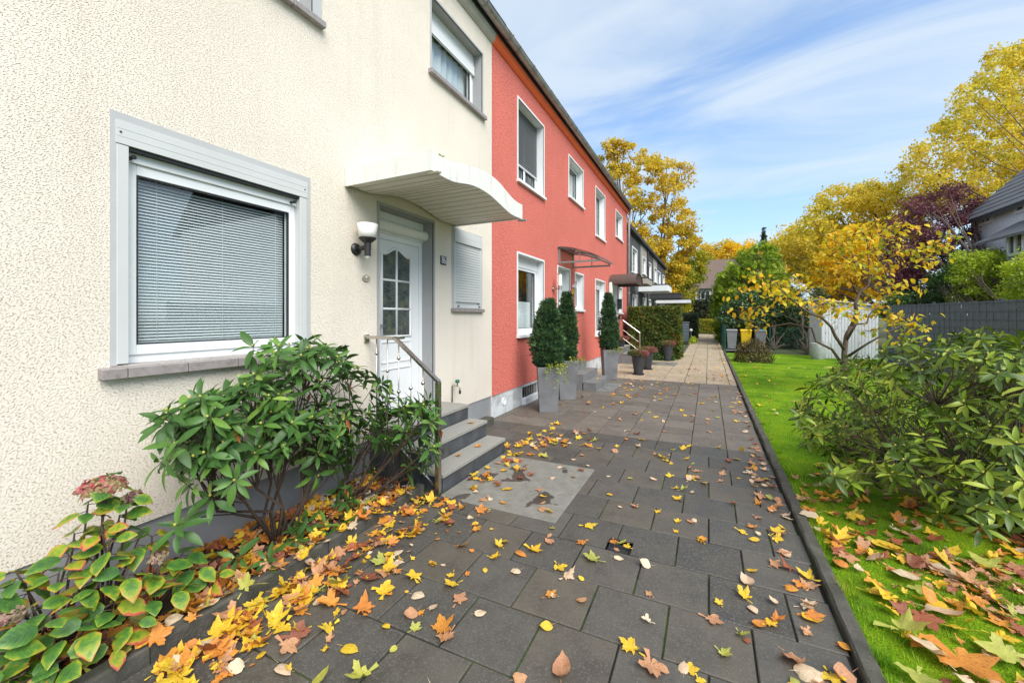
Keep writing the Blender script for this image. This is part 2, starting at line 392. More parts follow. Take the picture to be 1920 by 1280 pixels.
MAT['olive_gold'] = leaf_mat('olive_gold_leaf', [(0, (0.14, 0.20, 0.014)), (0.5, (0.34, 0.36, 0.02)), (1, (0.64, 0.50, 0.03))], 0.6, 0.45, mott=0.1)
MAT['amber'] = leaf_mat('amber_maple_leaf', [(0, (0.68, 0.40, 0.012)), (0.5, (0.88, 0.58, 0.016)), (1, (0.90, 0.70, 0.05))], 0.6, 0.5, mott=0.1)
MAT['magnolia'] = leaf_mat('yellow_autumn_leaf', [(0, (0.16, 0.27, 0.02)), (0.25, (0.56, 0.48, 0.025)), (0.7, (0.88, 0.66, 0.03)), (1, (0.84, 0.46, 0.02))], 0.5, 0.45, mott=0.2)
MAT['purple'] = leaf_mat('purple_beech_leaf', [(0, (0.060, 0.022, 0.032)), (0.6, (0.19, 0.060, 0.080)), (1, (0.34, 0.12, 0.13))], 0.5, 0.3, mott=0.1)
MAT['lime'] = leaf_mat('lime_shrub_leaf', [(0, (0.16, 0.25, 0.015)), (0.5, (0.40, 0.52, 0.02)), (1, (0.62, 0.68, 0.05))], 0.5, 0.4, mott=0.1)
MAT['green'] = leaf_mat('mid_green_leaf', [(0, (0.020, 0.060, 0.012)), (0.6, (0.060, 0.14, 0.025)), (1, (0.13, 0.23, 0.05))], 0.45, 0.3, mott=0.1)
MAT['bamboo'] = leaf_mat('bamboo_leaf', [(0, (0.12, 0.22, 0.02)), (1, (0.38, 0.48, 0.08))], 0.45, 0.4, mott=0.1)
MAT['brownshrub'] = leaf_mat('bronze_shrub_leaf', [(0, (0.035, 0.035, 0.012)), (0.6, (0.10, 0.065, 0.022)), (1, (0.17, 0.15, 0.03))], 0.6, 0.25, mott=0.1)
MAT['ivy'] = leaf_mat('fresh_trailing_leaf', [(0, (0.10, 0.19, 0.02)), (0.7, (0.30, 0.40, 0.03)), (0.88, (0.45, 0.42, 0.03)), (1, (0.42, 0.10, 0.02))], 0.5, 0.35, mott=0.1)
MAT['heather'] = leaf_mat('heather_spray', [(0, (0.06, 0.11, 0.03)), (0.45, (0.30, 0.24, 0.10)), (0.75, (0.42, 0.08, 0.13)), (1, (0.55, 0.22, 0.25))], 0.7, 0.3, mott=0.1)
MAT['hydrangea_bloom'] = leaf_mat('fading_hydrangea_petal', [(0, (0.34, 0.27, 0.12)), (0.5, (0.46, 0.35, 0.18)), (0.72, (0.46, 0.19, 0.17)), (1, (0.58, 0.09, 0.13))], 0.7, 0.35, mott=0.2)
MAT['hydrangea_dry'] = leaf_mat('dry_hydrangea_petal', [(0, (0.24, 0.17, 0.11)), (0.6, (0.38, 0.30, 0.20)), (1, (0.30, 0.10, 0.14))], 0.8, 0.3, mott=0.2)
# hydrangea leaf: green heart, yellow-green then red margin (object space: length along Y, 0..1)
m, t, p, o = new_mat('turning_hydrangea_leaf')
a = t.nodes.new('ShaderNodeAttribute'); a.attribute_name = 'rim'
oi = t.nodes.new('ShaderNodeObjectInfo')
v = coords(t)
n = noise(t, v, 4, 5)
ad2 = t.nodes.new('ShaderNodeMath'); ad2.operation = 'MULTIPLY_ADD'; ad2.inputs[1].default_value = 0.95
rmul = t.nodes.new('ShaderNodeMath'); rmul.operation = 'MULTIPLY'; rmul.inputs[1].default_value = 0.55; link(t, a.outputs['Fac'], rmul.inputs[0])
link(t, n, ad2.inputs[0]); link(t, rmul.outputs[0], ad2.inputs[2])
ad3 = t.nodes.new('ShaderNodeMath'); ad3.operation = 'MULTIPLY_ADD'; ad3.inputs[1].default_value = 0.62
link(t, oi.outputs['Random'], ad3.inputs[0]); link(t, ad2.outputs[0], ad3.inputs[2])
sc_ = t.nodes.new('ShaderNodeMath'); sc_.operation = 'MULTIPLY'; sc_.inputs[1].default_value = 0.5
link(t, ad3.outputs[0], sc_.inputs[0])
c = ramp(t, sc_.outputs[0], [(0.25, (0.035, 0.115, 0.028)), (0.44, (0.085, 0.21, 0.028)), (0.57, (0.26, 0.34, 0.022)), (0.65, (0.48, 0.30, 0.04)), (0.73, (0.50, 0.08, 0.06))])
vn = t.nodes.new('ShaderNodeAttribute'); vn.attribute_name = 'vein'
fr = t.nodes.new('ShaderNodeMath'); fr.operation = 'FRACT'; link(t, vn.outputs['Fac'], fr.inputs[0])
vl = ramp(t, fr.outputs[0], [(0.0, (1, 1, 1)), (0.10, (0, 0, 0)), (0.90, (0, 0, 0)), (1.0, (1, 1, 1))])
c = mixrgb(t, vl, c, mixrgb(t, 0.16, c, (0.45, 0.50, 0.12)))
bump(t, p, vl, -0.4, 0.004)
link(t, c, p.inputs['Base Color']); p.inputs['Roughness'].default_value = 0.42
tr = t.nodes.new('ShaderNodeBsdfTranslucent'); link(t, c, tr.inputs['Color'])
mx = t.nodes.new('ShaderNodeMixShader'); mx.inputs[0].default_value = 0.25
link(t, p.outputs[0], mx.inputs[1]); link(t, tr.outputs[0], mx.inputs[2]); link(t, mx.outputs[0], o.inputs['Surface'])
MAT['hydrangea'] = m
# fallen leaves
def fallen(name, a, b, spots=(0.16, 0.07, 0.02)):
    m, t, p, o = new_mat(name)
    oi = t.nodes.new('ShaderNodeObjectInfo')
    at_ = t.nodes.new('ShaderNodeAttribute'); at_.attribute_name = 'tint'
    sm = t.nodes.new('ShaderNodeMath'); sm.operation = 'ADD'; link(t, oi.outputs['Random'], sm.inputs[0]); link(t, at_.outputs['Fac'], sm.inputs[1])
    fr = t.nodes.new('ShaderNodeMath'); fr.operation = 'FRACT'; link(t, sm.outputs[0], fr.inputs[0])
    c = ramp(t, fr.outputs[0], [(0, a), (1, b)])
    v = coords(t)
    n = noise(t, v, 26, 5, 0.6)
    c = mixrgb(t, ramp(t, n, [(0.50, (0, 0, 0)), (0.72, (0.75, 0.75, 0.75))]), c, spots)
    n5 = noise(t, v, 5, 3)
    c = mixrgb(t, 0.35, c, ramp(t, n5, [(0.3, (0.55, 0.45, 0.40)), (0.7, (1.25, 1.2, 1.1))]), 'MULTIPLY')
    rim = t.nodes.new('ShaderNodeAttribute'); rim.attribute_name = 'vein'
    c = mixrgb(t, ramp(t, rim.outputs['Fac'], [(0.90, (0, 0, 0)), (1.0, (0.35, 0.35, 0.35))]), c, shade(b, 1.5))
    link(t, c, p.inputs['Base Color']); p.inputs['Roughness'].default_value = 0.55
    tr = t.nodes.new('ShaderNodeBsdfTranslucent'); link(t, c, tr.inputs['Color'])
    mx = t.nodes.new('ShaderNodeMixShader'); mx.inputs[0].default_value = 0.25
    link(t, p.outputs[0], mx.inputs[1]); link(t, tr.outputs[0], mx.inputs[2]); link(t, mx.outputs[0], o.inputs['Surface'])
    return m
FALL = {
    'yellow': fallen('yellow_fallen_leaf', (0.80, 0.58, 0.05), (0.84, 0.50, 0.03)),
    'orange': fallen('orange_fallen_leaf', (0.76, 0.36, 0.05), (0.66, 0.24, 0.05)),
    'russet': fallen('russet_fallen_leaf', (0.40, 0.12, 0.05), (0.28, 0.10, 0.06), (0.10, 0.04, 0.03)),
    'tan': fallen('tan_fallen_leaf', (0.62, 0.34, 0.17), (0.52, 0.26, 0.15)),
    'cream': fallen('cream_fallen_leaf', (0.78, 0.66, 0.47), (0.72, 0.52, 0.36), (0.40, 0.22, 0.10)),
    'green': fallen('yellow_green_fallen_leaf', (0.50, 0.50, 0.09), (0.40, 0.44, 0.10), (0.30, 0.22, 0.04)),
}
# ------------------------------------------------------------------ mesh building
WORLD = {}
def wloc(o): return WORLD[o.name] if o is not None else Vector((0, 0, 0))
def link_obj(name, data, parent=None, origin=(0, 0, 0), rot=None, scale=None):
    o = bpy.data.objects.new(name, data); COL.objects.link(o)
    origin = Vector(origin)
    if parent is not None: o.parent = parent
    o.location = origin - wloc(parent)
    if rot is not None: o.rotation_euler = rot
    if scale is not None: o.scale = scale
    WORLD[o.name] = origin
    return o
def tag(o, label=None, cat=None, group=None, kind=None):
    if label: o['label'] = label
    if cat: o['category'] = cat
    if group: o['group'] = group
    if kind: o['kind'] = kind
    return o
def thing(name, loc, label, cat, group=None):
    return tag(link_obj(name, None, None, loc), label, cat, group)

class MB:
    def __init__(s): s.v, s.f, s.m = [], [], []
    def add(s, vs, fs, m=0):
        b = len(s.v); s.v += [tuple(q) for q in vs]
        for f in fs: s.f.append(tuple(b + i for i in f)); s.m.append(m)
        return s
    def box(s, x0, x1, y0, y1, z0, z1, m=0):
        if x0 > x1: x0, x1 = x1, x0
        if y0 > y1: y0, y1 = y1, y0
        if z0 > z1: z0, z1 = z1, z0
        return s.add([(x0, y0, z0), (x1, y0, z0), (x1, y1, z0), (x0, y1, z0), (x0, y0, z1), (x1, y0, z1), (x1, y1, z1), (x0, y1, z1)],
                     [(0, 3, 2, 1), (4, 5, 6, 7), (0, 1, 5, 4), (1, 2, 6, 5), (2, 3, 7, 6), (3, 0, 4, 7)], m)
    def hexa(s, lo, hi, m=0):
        """lo, hi: four corners each, anticlockwise from above"""
        return s.add(list(lo) + list(hi), [(0, 3, 2, 1), (4, 5, 6, 7), (0, 1, 5, 4), (1, 2, 6, 5), (2, 3, 7, 6), (3, 0, 4, 7)], m)
    def quad(s, a, b, c, d, m=0): return s.add([a, b, c, d], [(0, 1, 2, 3)], m)
    def prism(s, poly, lo, hi, axis='z', m=0):
        n = len(poly)
        def P3(a, b, w): return {'z': (a, b, w), 'x': (w, a, b), 'y': (a, w, b)}[axis]
        vs = [P3(a, b, lo) for a, b in poly] + [P3(a, b, hi) for a, b in poly]
        fs = [tuple(range(n))[::-1], tuple(range(n, 2 * n))] + [(i, (i + 1) % n, n + (i + 1) % n, n + i) for i in range(n)]
        return s.add(vs, fs, m)
    def tube(s, pts, rad, n=6, m=0, caps=True):
        pts = [Vector(q) for q in pts]
        if not hasattr(rad, '__len__'): rad = [rad] * len(pts)
        b = len(s.v); up = None
        for i, q in enumerate(pts):
            d = (pts[min(i + 1, len(pts) - 1)] - pts[max(i - 1, 0)])
            d = d.normalized() if d.length > 1e-9 else Vector((0, 0, 1))
            if up is None: up = d.orthogonal().normalized()
            else:
                up = up - d * up.dot(d)
                up = up.normalized() if up.length > 1e-6 else d.orthogonal().normalized()
            w = d.cross(up)
            for k in range(n):
                a = 2 * math.pi * k / n
                s.v.append(tuple(q + (up * math.cos(a) + w * math.sin(a)) * rad[i]))
        for i in range(len(pts) - 1):
            for k in range(n):
                k2 = (k + 1) % n
                s.f.append((b + i * n + k, b + i * n + k2, b + (i + 1) * n + k2, b + (i + 1) * n + k)); s.m.append(m)
        if caps:
            s.f.append(tuple(b + k for k in range(n))[::-1]); s.m.append(m)
            e = b + (len(pts) - 1) * n
            s.f.append(tuple(e + k for k in range(n))); s.m.append(m)
        return s
    def lathe(s, prof, c=(0, 0, 0), n=20, m=0, axis='z', caps=True):
        b = len(s.v); c = Vector(c)
        for r, h in prof:
            for k in range(n):
                a = 2 * math.pi * k / n; x, y = r * math.cos(a), r * math.sin(a)
                s.v.append(tuple(c + (Vector((x, y, h)) if axis == 'z' else Vector((h, x, y)) if axis == 'x' else Vector((y, h, x)))))
        for i in range(len(prof) - 1):
            for k in range(n):
                k2 = (k + 1) % n
                s.f.append((b + i * n + k, b + i * n + k2, b + (i + 1) * n + k2, b + (i + 1) * n + k)); s.m.append(m)
        if caps:
            s.f.append(tuple(b + k for k in range(n))[::-1]); s.m.append(m)
            e = b + (len(prof) - 1) * n
            s.f.append(tuple(e + k for k in range(n))); s.m.append(m)
        return s
    def ball(s, c, r, n=8, m=0):
        pr = [(max(1e-4, r * math.sin(math.pi * i / n)), -r * math.cos(math.pi * i / n)) for i in range(n + 1)]
        return s.lathe(pr, c, n + 2, m, caps=False)
    def ring(s, x0, x1, y0, y1, z0, z1, w, m=0, wb=None, wt=None):
        """rectangular frame standing in the YZ plane"""
        wb = w if wb is None else wb; wt = w if wt is None else wt
        s.box(x0, x1, y0, y0 + w, z0, z1, m); s.box(x0, x1, y1 - w, y1, z0, z1, m)
        s.box(x0, x1, y0 + w, y1 - w, z0, z0 + wb, m); s.box(x0, x1, y0 + w, y1 - w, z1 - wt, z1, m)
        return s
    def mesh(s, name, mats, origin=(0, 0, 0), smooth=False):
        me = bpy.data.meshes.new(name)
        o = Vector(origin)
        me.from_pydata([tuple(Vector(q) - o) for q in s.v], [], s.f)
        for mm in (mats if isinstance(mats, (list, tuple)) else [mats]): me.materials.append(mm)
        me.polygons.foreach_set('material_index', s.m)
        if smooth: me.polygons.foreach_set('use_smooth', [True] * len(s.f))
        me.update()
        return me
    def build(s, name, mats, parent=None, origin=None, smooth=False, bevel=0):
        if origin is None:
            a = np.array(s.v); c = (a.min(0) + a.max(0)) / 2; origin = (c[0], c[1], a[:, 2].min())
        o = link_obj(name, s.mesh(name, mats, origin, smooth), parent, origin)
        if bevel:
            b = o.modifiers.new('bevel', 'BEVEL'); b.width = bevel; b.segments = 2; b.limit_method = 'ANGLE'; b.angle_limit = R(35)
        if smooth == 'auto':
            pass
        return o
def auto_smooth(o, ang=40):
    me = o.data
    me.polygons.foreach_set('use_smooth', [True] * len(me.polygons))
    try: me.set_sharp_from_angle(angle=R(ang))
    except Exception: pass
    return o

def np_mesh(name, verts, faces, mat, tint=None, smooth=False, extra=None):
    """verts (N,3); faces (F,k) same k; tint per vertex"""
    me = bpy.data.meshes.new(name)
    nv, nf, k = len(verts), len(faces), faces.shape[1]
    me.vertices.add(nv); me.vertices.foreach_set('co', np.ascontiguousarray(verts, np.float32).ravel())
    me.loops.add(nf * k); me.loops.foreach_set('vertex_index', np.ascontiguousarray(faces, np.int32).ravel())
    me.polygons.add(nf); me.polygons.foreach_set('loop_start', np.arange(0, nf * k, k, dtype=np.int32))
    try: me.polygons.foreach_set('loop_total', np.full(nf, k, np.int32))
    except Exception: pass
    me.update(calc_edges=True)
    for mm in (mat if isinstance(mat, (list, tuple)) else [mat]): me.materials.append(mm)
    if tint is not None:
        a = me.attributes.new('tint', 'FLOAT', 'POINT'); a.data.foreach_set('value', np.ascontiguousarray(tint, np.float32))
    for k_, val in (extra or {}).items():
        a = me.attributes.new(k_, 'FLOAT', 'POINT'); a.data.foreach_set('value', np.ascontiguousarray(val, np.float32))
    if smooth: me.polygons.foreach_set('use_smooth', np.ones(nf, bool))
    return me
def rot_from(normal, roll):
    """(n,3) unit 'up' vectors of the leaves and roll -> rotation matrices whose Z is the normal"""
    n = normal / np.linalg.norm(normal, axis=1, keepdims=True)
    ref = np.where(np.abs(n[:, 2:3]) < 0.95, np.array([[0, 0, 1.0]]), np.array([[1.0, 0, 0]]))
    a = np.cross(ref, n); a /= np.linalg.norm(a, axis=1, keepdims=True)
    b = np.cross(n, a)
    c, s_ = np.cos(roll)[:, None], np.sin(roll)[:, None]
    return np.stack([a * c + b * s_, -a * s_ + b * c, n], axis=2)
def instance(T, F, P, Rm, S):
    """copy template T (k,3) with faces F to places P with rotations Rm and sizes S"""
    S = np.asarray(S)
    if S.ndim == 1: S = S[:, None, None]
    else: S = S[:, None, :]
    V = np.einsum('nij,nkj->nki', Rm, T[None] * S) + P[:, None, :]
    n, k = len(P), len(T)
    FF = (F[None] + (np.arange(n) * k)[:, None, None]).reshape(-1, F.shape[1])
    return V.reshape(-1, 3), FF
# leaf templates: stem at the origin, length 1 along Y, Z up
T_LEAF = np.array([(0, 0, 0), (-0.26, 0.42, 0.07), (0, 0.5, 0), (0.26, 0.42, 0.07), (0, 1, -0.06)], float)
F_LEAF = np.array([(0, 2, 1), (0, 3, 2), (1, 2, 4), (2, 3, 4)])
T_DIA = np.array([(0, 0, 0), (0.34, 0.5, 0.08), (0, 1, 0), (-0.34, 0.5, 0.08)], float)
F_DIA = np.array([(0, 1, 2, 3)])
T_SPRAY = np.array([(0, 0, 0), (0.10, 0.5, 0.03), (0, 1, 0.0), (-0.10, 0.5, 0.03),
                    (0, 0.1, 0), (0.42, 0.45, 0.02), (0.5, 0.8, 0.0), (0.22, 0.55, 0.05),
                    (0, 0.1, 0), (-0.22, 0.55, 0.05), (-0.5, 0.8, 0.0), (-0.42, 0.45, 0.02)], float)
F_SPRAY = np.array([(0, 1, 2, 3), (4, 5, 6, 7), (8, 9, 10, 11)])
def cloud(name, P, nrm, size, mat, parent, T=T_DIA, F=F_DIA, tint=None, kind='stuff', jitter=0.6, origin=None):
    """one mesh of many small leaves"""
    n = len(P)
    nn = nrm + rng.normal(0, jitter, (n, 3))
    Rm = rot_from(nn + 1e-6, rng.uniform(0, 2 * math.pi, n))
    V, FF = instance(T, F, P, Rm, size)
    tv = np.repeat(rng.random(n) if tint is None else tint, len(T))
    org = np.array(origin if origin is not None else P.mean(0))
    o = link_obj(name, np_mesh(name, V - org, FF, mat, tv), parent, org)
    if kind: o['kind'] = kind
    return o
def in_poly(u, v, poly):
    x, y = np.asarray(u), np.asarray(v); ins = np.zeros(x.shape, bool)
    n = len(poly)
    for i in range(n):
        x1, y1 = poly[i]; x2, y2 = poly[(i + 1) % n]
        if y1 == y2: continue
        c = ((y1 > y) != (y2 > y)) & (x < (x2 - x1) * (y - y1) / (y2 - y1) + x1)
        ins ^= c
    return ins
def sample_poly(poly, n):
    a = np.array(poly, float); lo, hi = a.min(0), a.max(0)
    out = np.zeros((0, 2))
    while len(out) < n:
        q = rng.uniform(lo, hi, (n * 3, 2))
        out = np.vstack([out, q[in_poly(q[:, 0], q[:, 1], poly)]])
    return out[:n]
def at_np(uv, d):
    a, b = (uv[:, 0] - 960) / FPX, (VH - uv[:, 1]) / FPX
    return np.stack([(CF * a - SF) * d, (SF * a + CF) * d, EYE + b * d], 1)
def grid_faces(xs, ys, holes):
    """cells of the grid that lie in no hole -> list of (x0,x1,y0,y1)"""
    xs = sorted(set(round(x, 5) for x in xs)); ys = sorted(set(round(y, 5) for y in ys))
    out = []
    for i in range(len(xs) - 1):
        for j in range(len(ys) - 1):
            cx, cy = (xs[i] + xs[i + 1]) / 2, (ys[j] + ys[j + 1]) / 2
            if not any(h[0] < cx < h[1] and h[2] < cy < h[3] for h in holes):
                out.append((xs[i], xs[i + 1], ys[j], ys[j + 1]))
    return out
def rect_sheet(mb, x0, x1, y0, y1, z, holes=(), m=0):
    xs = [x0, x1] + [q for h in holes for q in h[:2]]; ys = [y0, y1] + [q for h in holes for q in h[2:]]
    for a, b, c, d in grid_faces(xs, ys, holes):
        if a >= x0 - 1e-4 and b <= x1 + 1e-4 and c >= y0 - 1e-4 and d <= y1 + 1e-4:
            mb.quad((a, c, z), (b, c, z), (b, d, z), (a, d, z), m)
def wall_sheet(mb, X, y0, y1, z0, z1, holes=(), m=0):
    ys = [y0, y1] + [q for h in holes for q in h[:2]]; zs = [z0, z1] + [q for h in holes for q in h[2:]]
    for a, b, c, d in grid_faces(ys, zs, holes):
        if a >= y0 - 1e-4 and b <= y1 + 1e-4 and c >= z0 - 1e-4 and d <= z1 + 1e-4:
            mb.quad((X, a, c), (X, b, c), (X, b, d), (X, a, d), m)

# ------------------------------------------------------------------ ground, paving, kerbs
gm = MB(); gm.quad((-300, -60, -0.12), (300, -60, -0.12), (300, 500, -0.12), (-300, 500, -0.12))
tag(gm.build('ground', MAT['ground'], origin=(0, 0, -0.12)), 'dull green garden ground under and beyond everything', None, None, 'structure')

XL, XR = -2.36, 0.615
YB, YG = 5.66, 10.98                         # end of the bonded paving, end of the gridded paving
HOLE = (-0.655, -0.485, 2.866, 3.03)
pm_ = MB()
rect_sheet(pm_, WX, XR + 0.08, -3.0, YG, -0.012, [HOLE, (WX, XL - 0.02, -3.0, 3.1)])
path = tag(pm_.build('path', MAT['joint'], origin=(0, 0, -0.012)), 'mossy sand bed under the dark paving', None, None, 'structure')
hb = MB()
h0, h1, h2, h3 = HOLE
hb.quad((h0, h2, -0.075), (h1, h2, -0.075), (h1, h3, -0.075), (h0, h3, -0.075))
for a, b in (((h0, h2), (h1, h2)), ((h1, h2), (h1, h3)), ((h1, h3), (h0, h3)), ((h0, h3), (h0, h2))):
    hb.quad((a[0], a[1], -0.075), (b[0], b[1], -0.075), (b[0], b[1], -0.0125), (a[0], a[1], -0.0125))
tag(hb.build('drain_recess', MAT['dark_riser'], path), 'small square hole cut into the paving')

PAVER_CACHE = {}
def paver_mesh(name, mat, sx=1.0, sy=1.0, h=0.045, c=0.005):
    """a slab sx by sy in plan, top at z=0, chamfer c"""
    b = MB(); q4 = [(-1, -1), (1, -1), (1, 1), (-1, 1)]
    lo = [(p * sx / 2, q * sy / 2, -h) for p, q in q4]
    mi = [(p * sx / 2, q * sy / 2, -0.005) for p, q in q4]
    tp = [(p * (sx / 2 - c), q * (sy / 2 - c), 0) for p, q in q4]
    b.add(lo + mi + tp, [(8, 9, 10, 11)] + [(k, (k + 1) % 4, 4 + (k + 1) % 4, 4 + k) for k in range(4)] + [(4 + k, 4 + (k + 1) % 4, 8 + (k + 1) % 4, 8 + k) for k in range(4)])
    return b.mesh(name, mat)
PV, PB, PG = 'paver', 'paver_brown', 'paver_beige'
def lay(mesh, x0, x1, y0, y1, parent, gap=0.009, wob=0.0018, z=0.0):
    if x1 - x0 < 0.04 or y1 - y0 < 0.04: return
    key = (mesh, round(x1 - x0 - gap, 3), round(y1 - y0 - gap, 3))
    if key not in PAVER_CACHE: PAVER_CACHE[key] = paver_mesh('paver', MAT[mesh], key[1], key[2])
    o = link_obj('paver', PAVER_CACHE[key], parent, ((x0 + x1) / 2, (y0 + y1) / 2, z + random.uniform(-wob, wob)),
                 (random.uniform(-1, 1) * 0.0035, random.uniform(-1, 1) * 0.0035, random.uniform(-1, 1) * 0.003))
    return o
SLAB = (-2.19, -1.085, 3.04, 4.28)
def left_edge(y): return XL if y < 3.06 else (-2.20 if y < 4.42 else -2.97)
k = -5
while 2.06 + 0.4 * k < YB - 0.1:
    y0 = 2.06 + 0.4 * k; y1 = y0 + 0.4
    off = 0.0 if k % 2 else 0.2              # rows are shifted by half a slab
    xe = [off + 0.4 * j for j in range(-9, 4)]
    for a, b in zip(xe[:-1], xe[1:]):
        a2, b2 = max(a, left_edge((y0 + y1) / 2)), min(b, XR)
        if b2 - a2 < 0.04: continue
        if a2 > SLAB[0] - 0.1 and b2 < SLAB[1] + 0.02 and y0 > SLAB[2] - 0.1 and y1 < SLAB[3] + 0.06: continue
        if abs(y0 - 2.86) < 0.01 and (abs(a + 1.0) < 0.02 or abs(a + 0.6) < 0.02):
            g = 0.0035
            if abs(a + 1.0) < 0.02: poly = [(a + g, y0 + g), (h0, y0 + g), (h0, h3), (b - g, h3), (b - g, y1 - g), (a + g, y1 - g)]
            else: poly = [(h1, y0 + g), (b - g, y0 + g), (b - g, y1 - g), (a + g, y1 - g), (a + g, h3), (h1, h3)]
            pb = MB().prism(poly, -0.045, 0.0)
            pb.build('paver', MAT['paver'], path, bevel=0.004)
            continue
        lay(PV, a2, b2, y0, y1, path)
    k += 1
# gridded part
y = YB
while y < YG - 0.1:
    y1 = min(y + 0.4, YG)
    xe = [-2.97] + [0.2 + 0.4 * j for j in range(-7, 2)] + [XR]
    for a, b in zip(xe[:-1], xe[1:]):
        lay(PB, a, b, y, y1, path, 0.008)
    y = y1
# gutter strip along the red wall, laid lengthwise
y = 4.45
while y < YG - 0.1:
    lay(PB, WX + 0.03, -2.975, y, min(y + 0.5, YG), path, 0.006)
    y += 0.5
# pale slabs at the foot of the cream house steps
sb = MB(); sb.box(SLAB[0] + 0.24, SLAB[1], SLAB[2], SLAB[3], -0.05, 0.006)
tag(sb.build('entrance_slab', MAT['slab'], None, origin=(-1.4, 3.6, 0.006), bevel=0.004), 'large pale granite slab with wet patches before the cream house steps', None, None, 'structure')
sb = MB(); sb.box(SLAB[0], SLAB[0] + 0.235, SLAB[2] + 0.02, SLAB[3], -0.05, 0.004)
tag(sb.build('entrance_slab', MAT['slab'], None, origin=(-2.9, 4.6, 0.004), bevel=0.004), 'narrow pale slab against the lowest step of the cream house', None, None, 'structure')

# beige walk beyond
wm = MB(); rect_sheet(wm, WX, XR + 0.08, YG, 16.5, -0.014); rect_sheet(wm, -1.02, XR + 0.08, 16.5, 44, -0.014)
walk = tag(wm.build('walkway', MAT['joint'], origin=(0, 20, -0.014)), 'beige paved walk beyond the dark paving', None, None, 'structure')
y = YG
n_w = 0
while y < 43.5:
    xe = [x for x in [-3.09, -3.05 + 0.5, -2.05, -1.55, -1.05, -0.546, -0.046, 0.454, XR]]
    for a, b in zip(xe[:-1], xe[1:]):
        if y > 16.4 and b < -0.9: continue
        if n_w < 290: lay(PG, a, b, y, y + 0.5, walk, 0.012, 0.002); n_w += 1
    y += 0.5
sb = MB(); q0, q1 = at(1218, 687, z=0), at(1266, 678, z=0)
sb.box(-2.0, -0.98, 14.35, 15.5, -0.05, 0.008)
tag(sb.build('entrance_slab', MAT['slab'], None, origin=(0.35, 12.4, 0.008)), 'pale slab before the second red house steps', None, None, 'structure')

# kerbs
def kerb_run(name, label, x0, x1, y0, y1, ztop, parent=None, step=1.0):
    base = MB(); base.box(x0 + 0.012, x1 - 0.012, y0, y1, -0.12, ztop - 0.03)
    kb = tag(base.build(name, MAT['kerb'], parent), label, None, None, 'structure')
    mesh = None; y = y0
    while y < y1 - 0.05:
        e = min(y + step, y1)
        b = MB(); w = x1 - x0; c = 0.012; L = e - y - 0.005
        prof = [(0, -0.1), (w, -0.1), (w, ztop - c), (w - c, ztop), (c, ztop), (0, ztop - c)]
        nseg = 8; vs = []; fs = []
        for i in range(nseg + 1):
            for (px, pz) in prof:
                j = 0.004 if pz > 0 else 0
                vs.append((x0 + px + random.uniform(-j, j), y + L * i / nseg, pz + random.uniform(-j, j)))
        for i in range(nseg):
            for q in range(6): fs.append((i * 6 + q, i * 6 + (q + 1) % 6, i * 6 + 6 + (q + 1) % 6, i * 6 + 6 + q)[::-1])
        fs.append(tuple(range(6))); fs.append(tuple(range(nseg * 6, nseg * 6 + 6))[::-1])
        b.add(vs, fs); b.build('kerb_stone', MAT['kerb'], kb, smooth=False)
        y = e
    return kb
kerb_run('kerb', 'narrow dark kerb between the paving and the lawn', XR + 0.005, XR + 0.085, -1.0, 20.8, 0.045)
kerb_run('kerb', 'mossy dark kerb between the flower bed and the paving', XL - 0.085, XL - 0.005, -1.0, 3.06, 0.075)
kerb_run('kerb', 'short kerb along the far left planting strip', -1.06, -0.98, 17.6, 40, 0.05, None, 2.0)

# lawn
nx, ny = 60, 170
xs = np.linspace(0.70, 7.2, nx); ys = np.linspace(-1.0, 20.6, ny)
gx, gy = np.meshgrid(xs, ys, indexing='ij')
gz = 0.022 + 0.008 * np.sin(gx * 2.1 + gy * 0.7) + 0.006 * np.sin(gx * 5.3 - gy * 3.1) - 0.012 * (gx < 0.74)
V = np.stack([gx, gy, gz], -1).reshape(-1, 3)
ii, jj = np.meshgrid(np.arange(nx - 1), np.arange(ny - 1), indexing='ij')
a = (ii * ny + jj).ravel()
LF = np.stack([a, a + ny, a + ny + 1, a + 1], 1)
lawn = tag(link_obj('lawn', np_mesh('lawn', V, LF, MAT['lawn'], smooth=True)), 'bright green mossy lawn right of the kerb', None, None, 'structure')
def lawn_z(x, y): return 0.022 + 0.008 * np.sin(x * 2.1 + y * 0.7) + 0.006 * np.sin(x * 5.3 - y * 3.1)
